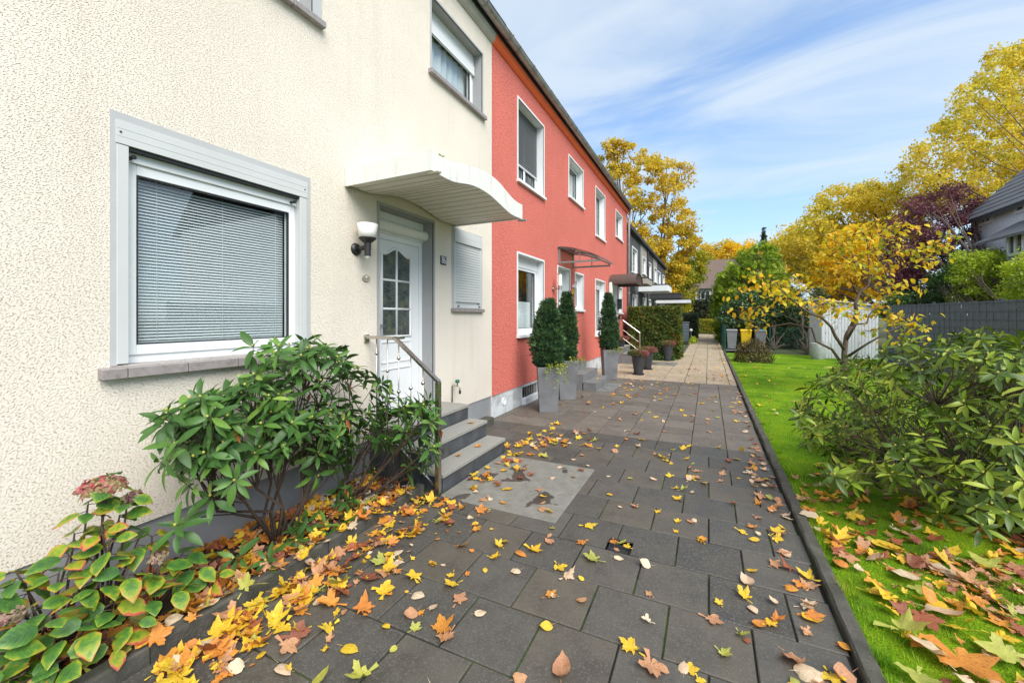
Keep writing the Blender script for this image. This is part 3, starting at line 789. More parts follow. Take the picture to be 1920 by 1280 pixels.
# blades
def blades(name, label, n, box_, h, w, mat, keep=None):
    P = rng.uniform([box_[0], box_[2]], [box_[1], box_[3]], (n * 4, 2))
    d = -P[:, 0] * SF + P[:, 1] * CF
    u = 960 + FPX * (P[:, 0] * CF + P[:, 1] * SF) / np.maximum(d, 0.1)
    pk = np.clip((1.9 / np.maximum(d, 0.6)) ** 2, 0, 1)
    ok = (d > 0.9) & (u < 2050) & (rng.random(len(P)) < pk)
    if keep is not None: ok &= keep(P[:, 0], P[:, 1])
    P = P[ok][:n]; d = d[ok][:n]; n = len(P)
    sc = np.clip(d / 2.2, 1, 3.0)
    T = np.array([(-0.5, 0, 0), (0.5, 0, 0), (0.0, 0.35, 1.0)], float)
    Rz = rng.uniform(0, 2 * math.pi, n)
    c, s = np.cos(Rz), np.sin(Rz)
    Z = np.zeros(n); O = np.ones(n)
    Rm = np.stack([np.stack([c, -s, Z], 1), np.stack([s, c, Z], 1), np.stack([Z, Z, O], 1)], 1)
    hh = h * rng.uniform(0.45, 1.3, n) * (0.75 + 0.45 * np.sin(P[:, 0] * 13) * np.sin(P[:, 1] * 11 + 1))
    S = np.stack([w * sc, hh * rng.uniform(0.2, 2.4, n), hh], 1)
    Q = np.stack([P[:, 0], P[:, 1], lawn_z(P[:, 0], P[:, 1]) - 0.004], 1)
    V, FF = instance(T, np.array([(0, 1, 2)]), Q, Rm, S)
    patch = 0.5 + 0.25 * np.sin(P[:, 0] * 3.1 + 1) * np.sin(P[:, 1] * 2.3) + 0.18 * np.sin(P[:, 0] * 9 + P[:, 1] * 7)
    tv = np.repeat(np.clip(patch + .16 * np.sin(P[:, 0] * 17 + 2) * np.sin(P[:, 1] * 15) + rng.normal(0, 0.24, n), 0, 1), 3)
    o = link_obj(name, np_mesh(name, V, FF, mat, tv))
    return tag(o, label, 'grass', None, 'stuff')
def under_bush(x, y): return ((x - 2.15) / 1.35) ** 2 + ((y - 4.35) / 1.5) ** 2 < 1
blades('grass', 'short bright green grass of the lawn', 170000, (0.70, 7.0, 0.8, 20.5), 0.036, 0.0034, MAT['grass'], lambda x, y: ~under_bush(x, y) | (rng.random(len(x)) < 0.15))
blades('grass', 'dull tangled grass tufts under and before the right rhododendron', 16000, (0.75, 3.6, 1.2, 4.6), 0.045, 0.0022, MAT['grass_dry'],
       lambda x, y: (np.sin(x * 4.3 + y * 2.2) + np.sin(y * 5.1 - x * 2.0) > 0.2) & (y > 2.0))

blades('grass', 'longer grass tufts leaning over the lawn kerb', 9000, (0.693, 0.78, 0.9, 9.0), 0.062, 0.0030, MAT['grass'], lambda x, y: np.sin(y * 9) + np.sin(y * 23 + 1) + .6 * np.sin(y * 4) > .2)
# flower bed soil
nx, ny = 16, 70
xs = np.linspace(WX + 0.005, XL - 0.08, nx); ys = np.linspace(-1.0, 3.06, ny)
gx, gy = np.meshgrid(xs, ys, indexing='ij')
gz = 0.03 + 0.02 * np.sin(gx * 9 + gy * 4) * np.sin(gy * 7) + rng.normal(0, 0.006, gx.shape)
ii, jj = np.meshgrid(np.arange(nx - 1), np.arange(ny - 1), indexing='ij'); a = (ii * ny + jj).ravel()
tag(link_obj('flower_bed', np_mesh('flower_bed', np.stack([gx, gy, gz], -1).reshape(-1, 3), np.stack([a, a + ny, a + ny + 1, a + 1], 1), MAT['soil'], smooth=True)),
    'dark soil strip between the cream house and its kerb', None, None, 'structure')
# ------------------------------------------------------------------ houses
def window(house, y0, y1, z0, z1, depth=0.17, reveal='reveal_grey', band=0.0, bandm='surround', fw=0.055, sw=0.05, X=WX,
           sill='clinker', sill_out=0.06, sill_h=0.055, side=0.05, shutter=None, curtain=None, double=False, label=None, roller=0.0, dark=0.35, closed=False, side_band_only=False):
    """an opening with reveal, frame, sash and pane; returns the window part"""
    b = MB()
    xf = X - depth
    # reveal lining
    for (ya, yb_) in ((y0, y0), (y1, y1)):
        b.quad((X + 0.002, ya, z0), (X + 0.002, ya, z1), (xf - 0.02, ya, z1), (xf - 0.02, ya, z0), 0)
    b.quad((X + 0.002, y0, z1), (X + 0.002, y1, z1), (xf - 0.02, y1, z1), (xf - 0.02, y0, z1), 0)
    b.quad((X + 0.002, y0, z0), (xf - 0.02, y0, z0), (xf - 0.02, y1, z0), (X + 0.002, y1, z0), 0)
    if band:
        x1 = X + 0.012
        b.box(X - 0.01, x1, y0 - band, y0, z0, z1 + band, 1); b.box(X - 0.01, x1, y1, y1 + band, z0, z1 + band, 1)
        b.box(X - 0.01, x1, y0, y1, z1, z1 + band, 1)
    # frame; room faces coloured near black for the dimness indoors
    b.ring(xf - 0.06, xf, y0 + 0.001, y1 - 0.001, z0 + 0.001, z1 - 0.001, fw, 2)
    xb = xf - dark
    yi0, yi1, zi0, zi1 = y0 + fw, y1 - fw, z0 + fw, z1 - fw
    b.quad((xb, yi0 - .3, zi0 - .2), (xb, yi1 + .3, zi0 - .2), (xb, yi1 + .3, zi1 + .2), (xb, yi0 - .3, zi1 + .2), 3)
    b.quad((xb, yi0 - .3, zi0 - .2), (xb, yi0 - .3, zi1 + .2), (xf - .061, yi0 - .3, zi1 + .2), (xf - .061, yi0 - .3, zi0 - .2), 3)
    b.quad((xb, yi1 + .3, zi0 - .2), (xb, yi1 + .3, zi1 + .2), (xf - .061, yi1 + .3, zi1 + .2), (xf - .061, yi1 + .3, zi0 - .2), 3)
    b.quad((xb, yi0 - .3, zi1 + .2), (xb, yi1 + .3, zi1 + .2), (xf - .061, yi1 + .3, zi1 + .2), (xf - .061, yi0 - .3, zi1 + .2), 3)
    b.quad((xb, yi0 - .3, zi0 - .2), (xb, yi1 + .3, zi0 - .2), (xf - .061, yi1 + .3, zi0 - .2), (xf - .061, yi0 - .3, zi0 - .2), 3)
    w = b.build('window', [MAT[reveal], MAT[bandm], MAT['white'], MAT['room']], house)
    if label: w['label'] = label
    if sill:
        s = MB(); s.box(xf + 0.001, X + sill_out, y0 - side, y1 + side, z0 - sill_h, z0 - 0.001)
        if sill == 'clinker':
            n = max(2, int(round((y1 - y0 + 2 * side) / 0.31))); ya = y0 - side; st = (y1 - y0 + 2 * side) / n
            for i in range(n):
                q = MB(); q.box(xf + 0.012, X + sill_out, ya + i * st + 0.002, ya + (i + 1) * st - 0.002, z0 - sill_h, z0 - 0.002)
                q.build('sill_tile', MAT['clinker'], w, bevel=0.004)
        else: s.build('sill', MAT[sill], w, bevel=0.005)
    ztop = z1 - fw
    if roller:
        q = MB(); q.box(xf + 0.002, xf + 0.028, y0 + 0.004, y1 - 0.004, z1 - roller, z1 - 0.003)
        q.build('roller_box', MAT['white'], w, bevel=0.004); ztop = z1 - roller
    def sash(ya, yb_):
        q = MB(); q.ring(xf - 0.045, xf + 0.012, ya, yb_, zi0, ztop, sw, 0)
        q.build('sash', MAT['white'], w, bevel=0.004)
        g = MB(); g.box(xf - 0.022, xf - 0.014, ya + sw, yb_ - sw, zi0 + sw, ztop - sw)
        g.build('pane', MAT['glass'], w)
        e = MB(); e.ring(xf - 0.010, xf + 0.0135, ya + sw - .001, yb_ - sw + .001, zi0 + sw - .001, ztop - sw + .001, 0.008, 0)
        e.build('gasket', MAT['dark_gap'], w)
    if double:
        ym = (y0 + y1) / 2; sash(yi0, ym); sash(ym, yi1)
    else: sash(yi0, yi1)
    if curtain:
        frac, mat_ = curtain
        q = MB(); n = 26; zc0, zc1 = zi0 + sw, zi0 + sw + (ztop - zi0 - 2 * sw) * frac
        pts = [(xf - 0.10 + 0.018 * math.sin(i * 1.9) + 0.008 * math.sin(i * 4.7), yi0 + (yi1 - yi0) * i / n) for i in range(n + 1)]
        for i in range(n): q.quad((*pts[i], zc0), (*pts[i + 1], zc0), (*pts[i + 1], zc1), (*pts[i], zc1))
        q.build('net_curtain', MAT[mat_], w, smooth=True)
    if shutter:
        zs = z1 - shutter * (z1 - z0); n = int((z1 - zs) / 0.055)
        me = None
        for i in range(n):
            if me is None:
                q = MB(); yl = y1 - y0 - 0.02
                prof = [(-0.004, -0.026), (0.008, -0.020), (0.013, 0), (0.008, 0.020), (-0.004, 0.026)]
                for k in range(4): q.quad((prof[k][0], -yl / 2, prof[k][1]), (prof[k][0], yl / 2, prof[k][1]), (prof[k + 1][0], yl / 2, prof[k + 1][1]), (prof[k + 1][0], -yl / 2, prof[k + 1][1]))
                me = q.mesh('shutter_slat', MAT['shutter_dark'])
            link_obj('shutter_slat', me, w, (xf + 0.012, (y0 + y1) / 2, z1 - 0.027 - i * 0.055))
        q = MB(); q.box(xf + 0.008, xf + 0.03, y0 + .012, y1 - .012, zs - 0.03, zs + 0.004); q.build('shutter_rail', MAT['alu'], w)
    return w

def half_pipe(b, x, z, r, y0, y1, m=0, n=8):
    pr = [(x + r * math.cos(math.pi + math.pi * k / n), z + r * math.sin(math.pi + math.pi * k / n)) for k in range(n + 1)]
    pi_ = [(x + (r - .006) * math.cos(math.pi + math.pi * k / n), z + (r - .006) * math.sin(math.pi + math.pi * k / n)) for k in range(n + 1)]
    for k in range(n):
        b.quad((pr[k][0], y0, pr[k][1]), (pr[k + 1][0], y0, pr[k + 1][1]), (pr[k + 1][0], y1, pr[k + 1][1]), (pr[k][0], y1, pr[k][1]), m)
        b.quad((pi_[k][0], y0, pi_[k][1]), (pi_[k][0], y1, pi_[k][1]), (pi_[k + 1][0], y1, pi_[k + 1][1]), (pi_[k + 1][0], y0, pi_[k + 1][1]), m)
    b.tube([(x + r, y0, z), (x + r, y1, z)], 0.011, 6, m)
    b.quad((x - r, y0, z), (x - r, y1, z), (x - r + .006, y1, z), (x - r + .006, y0, z), m)

ZE = 5.955                                   # where the cove leaves the wall
def eaves(house, y0, y1, cove, joints=0.9):
    b = MB()
    prof = [(WX - 0.01, ZE), (WX + 0.02, ZE + 0.004), (WX + 0.05, ZE + 0.035), (WX + 0.075, ZE + 0.085), (WX + 0.085, ZE + 0.135), (WX - 0.01, ZE + 0.135)]
    b.prism([(x, z) for x, z in prof], y0, y1, 'y'); b.build('cove', MAT[cove], house)
    b = MB(); b.box(WX - 0.01, WX + 0.10, y0, y1, ZE + 0.137, ZE + 0.20); b.build('eaves_board', MAT['dark_gap'], house)
    b = MB(); gx, gz, gr = WX + 0.178, ZE + 0.225, 0.072
    half_pipe(b, gx, gz, gr, y0, y1); g = b.build('gutter', MAT['zinc'], house, smooth=True)
    y = y0 + 0.25
    while y < y1 - .05:
        q = MB(); half_pipe(q, gx, gz, gr + 0.007, y, y + 0.028); q.build('gutter_bracket', MAT['zinc'], g); y += joints
def roof_slab(house, y0, y1, x_ridge=-8.2, z_ridge=8.9, mat='rooftile'):
    b = MB(); x0, z0 = WX + 0.16, ZE + 0.26
    b.prism([(x0, z0), (x0 - .02, z0 + .05), (x_ridge, z_ridge + .06), (x_ridge, z_ridge - .1), (x0 - .15, z0 - .01)], y0, y1, 'y', 0)
    xb = 2 * x_ridge - x0
    b.prism([(x_ridge, z_ridge + .06), (xb, z0), (xb, z0 - .08), (x_ridge, z_ridge - .1)], y0, y1, 'y', 0)
    b.build('roof', MAT[mat], house)
def house_shell(b, y0, y1, z1=ZE + 0.2, m=0, left=True, right=True):
    xb = -13.2
    b.quad((xb, y0, 0), (xb, y1, 0), (xb, y1, z1), (xb, y0, z1), m)
    for on, y in ((left, y0), (right, y1)):
        if on:
            b.quad((WX, y, 0), (xb, y, 0), (xb, y, z1), (WX, y, z1), m)
            b.add([(WX, y, z1), (xb, y, z1), (-8.2, y, 8.9)], [(0, 1, 2)], m)

YC0, YC1, YR1 = -5.0, wy(922), wy(1175)
ZP = 0.362                                   # top of the plinth

# ---- cream house
house = thing('terraced_house', (WX, 2.5, 0), 'cream roughcast terraced house with white blind window and curved door canopy', 'house')
mw = (wy(219), wy(574), 1.335, 2.63)         # big window opening
uw = (1.10, wy(585.5), 4.225, 5.60)          # upper window above it
rw = (wy(808), wy(904), 4.675, 5.61)         # upper window by the boundary
shw = (wy(849), wy(901), 1.735, 2.80)        # shuttered window
dr = (wy(711), wy(812), 0.525, 2.79)         # door opening
b = MB()
wall_sheet(b, WX, YC0, YC1, ZP, ZE + .2, [mw[:2] + (mw[2], mw[3] + .13), uw, rw, shw, dr])
b2 = MB()
house_shell(b, YC0, YC1)
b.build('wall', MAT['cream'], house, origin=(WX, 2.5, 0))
b = MB()
PX = WX - 0.015
wall_sheet(b, PX, YC0, YC1, -0.1, ZP, [dr[:2] + (0.52, 9)])
b.quad((PX, YC0, ZP), (PX, YC1, ZP), (WX, YC1, ZP), (WX, YC0, ZP))
b.build('plinth', MAT['plinth'], house, origin=(WX, 2.5, 0))
eaves(house, YC0, YC1, 'cream_cove'); roof_slab(house, YC0, YC1)

# big window: painted band, box, rails, blind
w = window(house, mw[0] + .002, mw[1] - .002, mw[2], mw[3] + .125, 0.075, 'reveal_grey', 0.0, sill=None, fw=0.05, sw=0.065, roller=0.20, dark=0.5,
           label='large window with half tilted white blind')
b = MB(); yo0, yo1, zo = wy(205.6), wy(581), 2.815
x1 = WX + 0.006
b.box(WX - .02, x1, yo0, mw[0], 1.335, zo); b.box(WX - .02, x1, mw[1], yo1, 1.335, zo); b.box(WX - .02, x1, mw[0], mw[1], 2.765, zo)
b.build('painted_surround', MAT['surround'], w)
b = MB(); b.box(WX - .06, WX + .012, mw[0] - .008, mw[1] + .006, 2.632, 2.766)
for zz in (2.677, 2.722): b.box(WX - .05, WX + .0135, mw[0] - .0078, mw[1] + .0058, zz - .0015, zz + .0015)
b.build('roller_box', MAT['alu'], w, bevel=0.003)
b = MB(); b.box(WX - .05, WX - .004, mw[0], mw[1], 2.612, 2.631); b.build('shadow_strip', MAT['dark_gap'], w)  # dark strip painting in the shadow under the roller box
for (ya, yb_) in ((mw[0] - .003, wy(240.5)), (wy(561.5), mw[1] + .001)):
    b = MB(); b.box(WX - .06, WX + .009, ya, yb_, 1.342, 2.629); b.build('guide_rail', MAT['alu'], w, bevel=0.003)
for yy, in ((wy(250),), (wy(552),)):
    b = MB(); b.tube([(WX - .06, yy, 2.575), (WX - .004, yy, 2.575)], 0.011, 8); b.tube([(WX - .006, yy, 2.575), (WX + .005, yy + .004, 2.575)], 0.014, 8)
    b.build('shutter_stop', MAT['black_plastic'], w)
b = MB()
for yy in (wy(224.5), wy(570)): b.lathe([(0.006, 0), (0.006, .003)], (WX + .012, yy, 2.70), 8, 0, 'x')
b.build('screw', MAT['dark_gap'], w)
ysl = wy(191.5, WX + .06); tiles = [ysl, wy(231), wy(344.5), wy(438), wy(531), wy(590)]
for ya, yb_ in zip(tiles[:-1], tiles[1:]):
    b = MB(); xa, xb = WX - .10, WX + .062
    b.prism([(xa, 1.34), (xa, 1.275), (xb, 1.262), (xb, 1.322)], ya + .0015, yb_ - .0015, 'y')
    b.build('sill_tile', MAT['clinker'], w, bevel=0.004)
me = None
yb0, yb1 = mw[0] + .125, mw[1] - .122
zt, zb = 2.42, 1.49
n = int((2.46 - 1.475) / 0.0205) + 3
for i in range(n):
    if me is None:
        q = MB(); L = yb1 - yb0; ang = R(43)
        pr = [(-.0125, 0.0), (-.006, .0018), (0, .0025), (.006, .0018), (.0125, 0)]
        pr = [(x * math.cos(ang) - z * math.sin(ang), x * math.sin(ang) * -1 + z * math.cos(ang)) for x, z in pr]
        for k in range(4): q.quad((pr[k][0], -L / 2, pr[k][1]), (pr[k + 1][0], -L / 2, pr[k + 1][1]), (pr[k + 1][0], L / 2, pr[k + 1][1]), (pr[k][0], L / 2, pr[k][1]))
        me = q.mesh('blind_slat', MAT['slat'], smooth=True)
    link_obj('blind_slat', me, w, (WX - .075 - .062, (yb0 + yb1) / 2, 2.462 - i * 0.0205))
b = MB()
for f in (0.12, 0.52, 0.93): b.tube([(WX - .122, yb0 + (yb1 - yb0) * f, 1.46), (WX - .122, yb0 + (yb1 - yb0) * f, 2.47)], 0.0012, 4)
b.build('blind_cord', MAT['slat'], w)

# upper windows of the cream house
w = window(house, *uw, 0.17, 'reveal_grey', 0.085, 'surround', side=0.10, shutter=None, curtain=(0.9, 'net'), label='upper window above the blind window')
w = window(house, *rw, 0.17, 'reveal_grey', 0.025, 'surround', side=0.06, roller=0.16, curtain=(0.98, 'net'), label='wide upper window beside the red wall')
b = MB(); b.box(WX - .165, WX - .13, rw[0] + .01, rw[1] - .01, rw[3] - .30, rw[3] - .17); b.box(WX - .166, WX - .129, rw[0] + .01, rw[1] - .01, rw[3] - .245, rw[3] - .235)
b.build('shutter_rail', MAT['white'], w)
# small shuttered window
w = window(house, *shw, 0.03, 'surround', 0.03, 'surround', side=0.05, sill_out=.05, sill_h=.05, label='small window with its pale roller shutter down')
b = MB(); b.box(WX - .02, WX + .035, shw[0] + .004, shw[1] - .004, shw[3] - .165, shw[3] - .002)
b.box(WX - .02, WX + .0365, shw[0] + .005, shw[1] - .005, shw[3] - .085, shw[3] - .081); b.build('roller_box', MAT['alu'], w, bevel=0.003)
me = None; n = int((shw[3] - .17 - shw[2] - .05) / .037)
for i in range(n):
    if me is None:
        q = MB(); yl = shw[1] - shw[0] - .07
        prof = [(0, -.0185), (.006, -.015), (.009, 0), (.006, .015), (0, .0185)]
        for k in range(4): q.quad((prof[k][0], -yl / 2, prof[k][1]), (prof[k][0], yl / 2, prof[k][1]), (prof[k + 1][0], yl / 2, prof[k + 1][1]), (prof[k + 1][0], -yl / 2, prof[k + 1][1]))
        me = q.mesh('shutter_slat', MAT['alu'])
    link_obj('shutter_slat', me, w, (WX + .006, (shw[0] + shw[1]) / 2, shw[3] - .186 - i * .037))
for ya, yb_ in ((shw[0] + .004, shw[0] + .036), (shw[1] - .036, shw[1] - .004)):
    b = MB(); b.box(WX - .02, WX + .022, ya, yb_, shw[2] + .002, shw[3] - .166); b.build('guide_rail', MAT['alu'], w, bevel=0.002)
b = MB(); b.box(WX - .005, WX + .02, shw[0] + .037, shw[1] - .037, shw[2] + .004, shw[2] + .05); b.build('shutter_rail', MAT['alu'], w)
for yy in (shw[0] + .09, shw[1] - .09):
    b = MB(); b.tube([(WX + .018, yy, shw[2] + .03), (WX + .045, yy, shw[2] + .03)], .009, 8); b.build('shutter_stop', MAT['black_plastic'], w)

# door
XD = WX - 0.182
d_y0, d_y1 = dr[0], dr[1]
b = MB()
for yy in (d_y0, d_y1): b.quad((WX + .002, yy, .52), (WX + .002, yy, dr[3]), (XD - .06, yy, dr[3]), (XD - .06, yy, .52), 0)
b.quad((WX + .002, d_y0, dr[3]), (WX + .002, d_y1, dr[3]), (XD - .06, d_y1, dr[3]), (XD - .06, d_y0, dr[3]), 0)
bw = 0.035
b.box(WX - .01, WX + .006, d_y0 - bw, d_y0, .53, dr[3] + bw, 0); b.box(WX - .01, WX + .006, d_y1, d_y1 + bw, .53, dr[3] + bw, 0); b.box(WX - .01, WX + .006, d_y0, d_y1, dr[3], dr[3] + bw, 0)
fd = 0.06
b.box(XD - .07, XD + .012, d_y0 + .001, d_y0 + fd, .53, 2.55, 1); b.box(XD - .07, XD + .012, d_y1 - fd, d_y1 - .001, .53, 2.55, 1); b.box(XD - .07, XD + .012, d_y0 + fd, d_y1 - fd, 2.49, 2.55, 1)
ya, yb_ = d_y0 + fd + .004, d_y1 - fd - .004
b.box(XD - .06, XD, ya, yb_, .545, 2.487, 1)
b.box(XD - .2, XD - .071, d_y0 + .001, d_y1 - .001, .53, dr[3] - .001, 2)
door = b.build('door', [MAT['reveal_grey'], MAT['white'], MAT['dark_gap']], house)
door['label'] = 'white front door with six hammered panes under an arched top'
yc = (ya + yb_) / 2; hw = 0.245
zr = [at(743, 260 + 1030 / 2.782, X=XD).z, at(743, 260 + 888 / 2.782, X=XD).z, at(743, 260 + 742 / 2.782, X=XD).z]
zpk, zsd = at(743, 260 + 575 / 2.782, X=XD).z, at(770, 260 + 625 / 2.782, X=XD).z
def arch(y):                                  # top edge of the glazing
    s = min(1, abs(y - yc) / hw)
    return zsd + (zpk - zsd) * (0.5 + 0.5 * math.cos(math.pi * min(1, s / 0.85)))
def pane_poly(s0, s1, z0, top):
    n = 8
    lo = [(yc + s0 * hw, z0), (yc + s1 * hw, z0)]
    if isinstance(top, float): return lo + [(yc + s1 * hw, top), (yc + s0 * hw, top)]
    return lo + [(yc + (s1 + (s0 - s1) * i / n) * hw, arch(yc + (s1 + (s0 - s1) * i / n) * hw)) for i in range(n + 1)]
for s0, s1 in ((-1, -.06), (.06, 1)):
    for z0, z1 in ((zr[0], zr[1] - .012), (zr[1] + .012, zr[2] - .012), (zr[2] + .012, None)):
        q = MB(); q.prism(pane_poly(s0, s1, z0, z1 if z1 else 'arch'), XD + .0005, XD + .004, 'x'); q.build('pane', MAT['obscure'], door)
b = MB()
b.tube([(XD + .004, yc, zr[0]), (XD + .004, yc, zpk)], .014, 8)
for z in zr[1:]: b.tube([(XD + .004, yc - hw, z), (XD + .004, yc + hw, z)], .013, 8)
b.build('glazing_bar', MAT['white'], door, smooth=True)
b = MB()
out = [(XD + .003, yc - hw, zr[0]), (XD + .003, yc - hw, zsd)] + [(XD + .003, yc - hw + 2 * hw * i / 16, arch(yc - hw + 2 * hw * i / 16)) for i in range(1, 16)] + [(XD + .003, yc + hw, zsd), (XD + .003, yc + hw, zr[0]), (XD + .003, yc - hw, zr[0])]
b.tube(out, .018, 8); b.build('moulding', MAT['white'], door, smooth=True)
for za, zb_ in ((.66, 1.02), (1.10, 1.33)):
    b = MB(); q = [(XD + .002, yc - hw, za), (XD + .002, yc + hw, za), (XD + .002, yc + hw, zb_), (XD + .002, yc - hw, zb_), (XD + .002, yc - hw, za)]
    b.tube(q, .012, 6); b.build('moulding', MAT['white'], door)
b = MB(); b.box(XD, XD + .012, yc - .14, yc + .14, 1.36, 1.40); b.build('letter_slot', MAT['steel'], door, bevel=.003)
b = MB(); b.tube([(XD, ya + .05, 1.52), (XD + .05, ya + .05, 1.52), (XD + .05, ya + .17, 1.52)], .010, 8); b.build('handle', MAT['steel'], door, smooth=True)
b = MB(); b.lathe([(.001, 0), (.062, 0), (.062, d_y1 - d_y0 - .012), (.001, d_y1 - d_y0 - .012)], (XD + .055, d_y0 + .006, 2.63), 16, 0, 'y', False)
auto_smooth(b.build('roller_tube', MAT['offwhite'], door), 40)
b = MB(); b.box(XD - .05, XD + .03, d_y0 + .002, d_y1 - .002, 2.552, dr[3] - .002); b.build('transom_panel', MAT['white'], door)

# curved door canopy
XCN = -2.10
def edge_line(pts):
    o = []
    for u_, v_ in pts:
        q = at(620 + u_ / 2.782, 260 + v_ / 2.782, X=XCN); o.append((q.y, q.z))
    return o
top = edge_line([(525, 58), (570, 92), (620, 118), (660, 128), (740, 142), (800, 167), (870, 215), (920, 277), (960, 325), (1000, 345)])
bot = edge_line([(528, 165), (640, 228), (700, 233), (760, 248), (830, 290), (890, 347), (940, 395), (1000, 420)])
ycs, yce = top[0][0], top[-1][0]
tz = lambda y: float(np.interp(y, [a for a, _ in top], [c for _, c in top]))
bz = lambda y: float(np.interp(y, [a for a, _ in bot], [c for _, c in bot]))
b = MB(); N = 36; th = .018
ysn = [ycs + (yce - ycs) * i / N for i in range(N + 1)]
kern = np.ones(5) / 5
tzs = np.array([tz(y) for y in ysn]); bzs = np.array([bz(y) for y in ysn])
tzs[2:-2] = np.convolve(tzs, kern, 'valid'); bzs[2:-2] = np.convolve(bzs, kern, 'valid')
for i in range(N):
    b.hexa([(XCN - th, ysn[i], bzs[i]), (XCN, ysn[i], bzs[i]), (XCN, ysn[i + 1], bzs[i + 1]), (XCN - th, ysn[i + 1], bzs[i + 1])],
           [(XCN - th, ysn[i], tzs[i]), (XCN, ysn[i], tzs[i]), (XCN, ysn[i + 1], tzs[i + 1]), (XCN - th, ysn[i + 1], tzs[i + 1])])
# side panels and the roof sheet
b.box(WX + .002, XCN - th, ycs, ycs + th, bzs[0], tzs[0]); b.box(WX + .002, XCN - th, yce - th, yce, bzs[-1], tzs[-1])
for i in range(N):
    b.quad((WX + .002, ysn[i], tzs[i] - .02), (XCN - th, ysn[i], tzs[i] - .02), (XCN - th, ysn[i + 1], tzs[i + 1] - .02), (WX + .002, ysn[i + 1], tzs[i + 1] - .02))
b.box(XCN - .012, XCN + .004, ycs - .003, ycs + .045, bzs[0] - .002, tzs[0] + .003)
canopy = b.build('door_canopy', MAT['offwhite'], house)
canopy['label'] = 'off-white canopy with wavy fascia over the cream house door'
n = 17
for i in range(n):
    ya, yb_ = ycs + th + (yce - ycs - 2 * th) * i / n, ycs + th + (yce - ycs - 2 * th) * (i + 1) / n
    za, zb_ = np.interp(ya + .004, ysn, bzs) + .028, np.interp(yb_ - .004, ysn, bzs) + .028
    q = MB(); q.hexa([(WX + .03, ya + .008, za - .012), (XCN - th - .002, ya + .008, za - .012), (XCN - th - .002, yb_ - .008, zb_ - .012), (WX + .03, yb_ - .008, zb_ - .012)],
                     [(WX + .03, ya + .008, za), (XCN - th - .002, ya + .008, za), (XCN - th - .002, yb_ - .008, zb_), (WX + .03, yb_ - .008, zb_)])
    q.build('soffit_board', MAT['soffit'], canopy)
b = MB()
for i in range(N):
    b.quad((WX + .002, ysn[i], bzs[i] + .03), (WX + .002, ysn[i + 1], bzs[i + 1] + .03), (XCN - th, ysn[i + 1], bzs[i + 1] + .03), (XCN - th, ysn[i], bzs[i] + .03))
b.build('soffit_backing', MAT['dark_gap'], canopy)
for y, z, lb in ((ycs + .03, bzs[0] - .012, 'mossy left spout'), (yce - .03, bzs[-1] - .015, None)):
    b = MB(); half_pipe(b, 0, 0, .022, -.05, .05)
    b.v = [(XCN - .04 + (yy + .05), y + xx, z + zz) for xx, yy, zz in b.v]
    s_ = b.build('spout', MAT['zinc' if lb is None else 'brass'], canopy)

# ---- red houses
red = thing('terraced_house', (WX, 11.5, 0), 'salmon red roughcast terraced houses with white window surrounds', 'house')
def op(u0, u1, v_top_l, v_bot_l):
    return (wy(u0), wy(u1), wz(u0, v_bot_l), wz(u0, v_top_l))
RA = op(971, 1019, 184, 336); RB = op(1066.5, 1093, 292, 367); RC = op(1116.8, 1134, 350, 440); RD = op(1154.5, 1167, 394, 442)
GA = op(970.5, 1019, 475, 628); GS = op(1078.5, 1093.5, 512, 580); GC = op(1116.5, 1134, 524, 628); GF = op(1160, 1166.5, 538.5, 586)
D1 = (wy(1045.5), wy(1068), .52, wz(1045.5, 500)); D2 = (wy(1145), wy(1158.0), .55, wz(1145, 533))
holes = [RA, RB, RC, RD, GA, GS, GC, GF, D1, D2]
b = MB(); wall_sheet(b, WX, YC1, YR1, ZP - .01, ZE + .2, holes)
house_shell(b, YC1 + .01, YR1, left=False)
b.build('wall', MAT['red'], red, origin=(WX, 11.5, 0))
b = MB(); cw = (wy(980.5), wy(1010), .02, .30)
wall_sheet(b, PX, YC1, YR1, -.1, ZP - .01, [cw, D1[:2] + (0.5, 9), D2[:2] + (0.5, 9)])
b.quad((PX, YC1, ZP - .01), (PX, YR1, ZP - .01), (WX, YR1, ZP - .01), (WX, YC1, ZP - .01))
b.build('plinth', MAT['plinth_white'], red, origin=(WX, 11.5, 0))
eaves(red, YC1, YR1 + .1, 'orange_cove'); roof_slab(red, YC1, YR1 + .15)
kw = dict(reveal='white_reveal', band=.035, bandm='white_reveal', sill='white_reveal', side=.05, sill_out=.055)
window(red, *RA, .17, shutter=.72, double=True, label='first upper window with grey shutter mostly down', **kw)
window(red, *RB, .17, curtain=(.98, 'net'), label='smaller second upper window', **kw)
window(red, *RC, .17, curtain=(.98, 'net'), label='third upper window', **kw)
window(red, *RD, .17, curtain=(.98, 'net'), label='smallest upper window by the downpipe', **kw)
window(red, *GA, .17, curtain=(.47, 'net'), roller=.20, label='ground floor window with half net curtain', **kw)
window(red, *GS, .17, curtain=(.9, 'net'), roller=.10, label='narrow window right of the first red door', **kw)
window(red, *GC, .17, curtain=(.9, 'net'), roller=.20, label='tall ground floor window behind the third conifer', **kw)
window(red, *GF, .17, curtain=(.9, 'net'), label='narrow window right of the second red door', **kw)
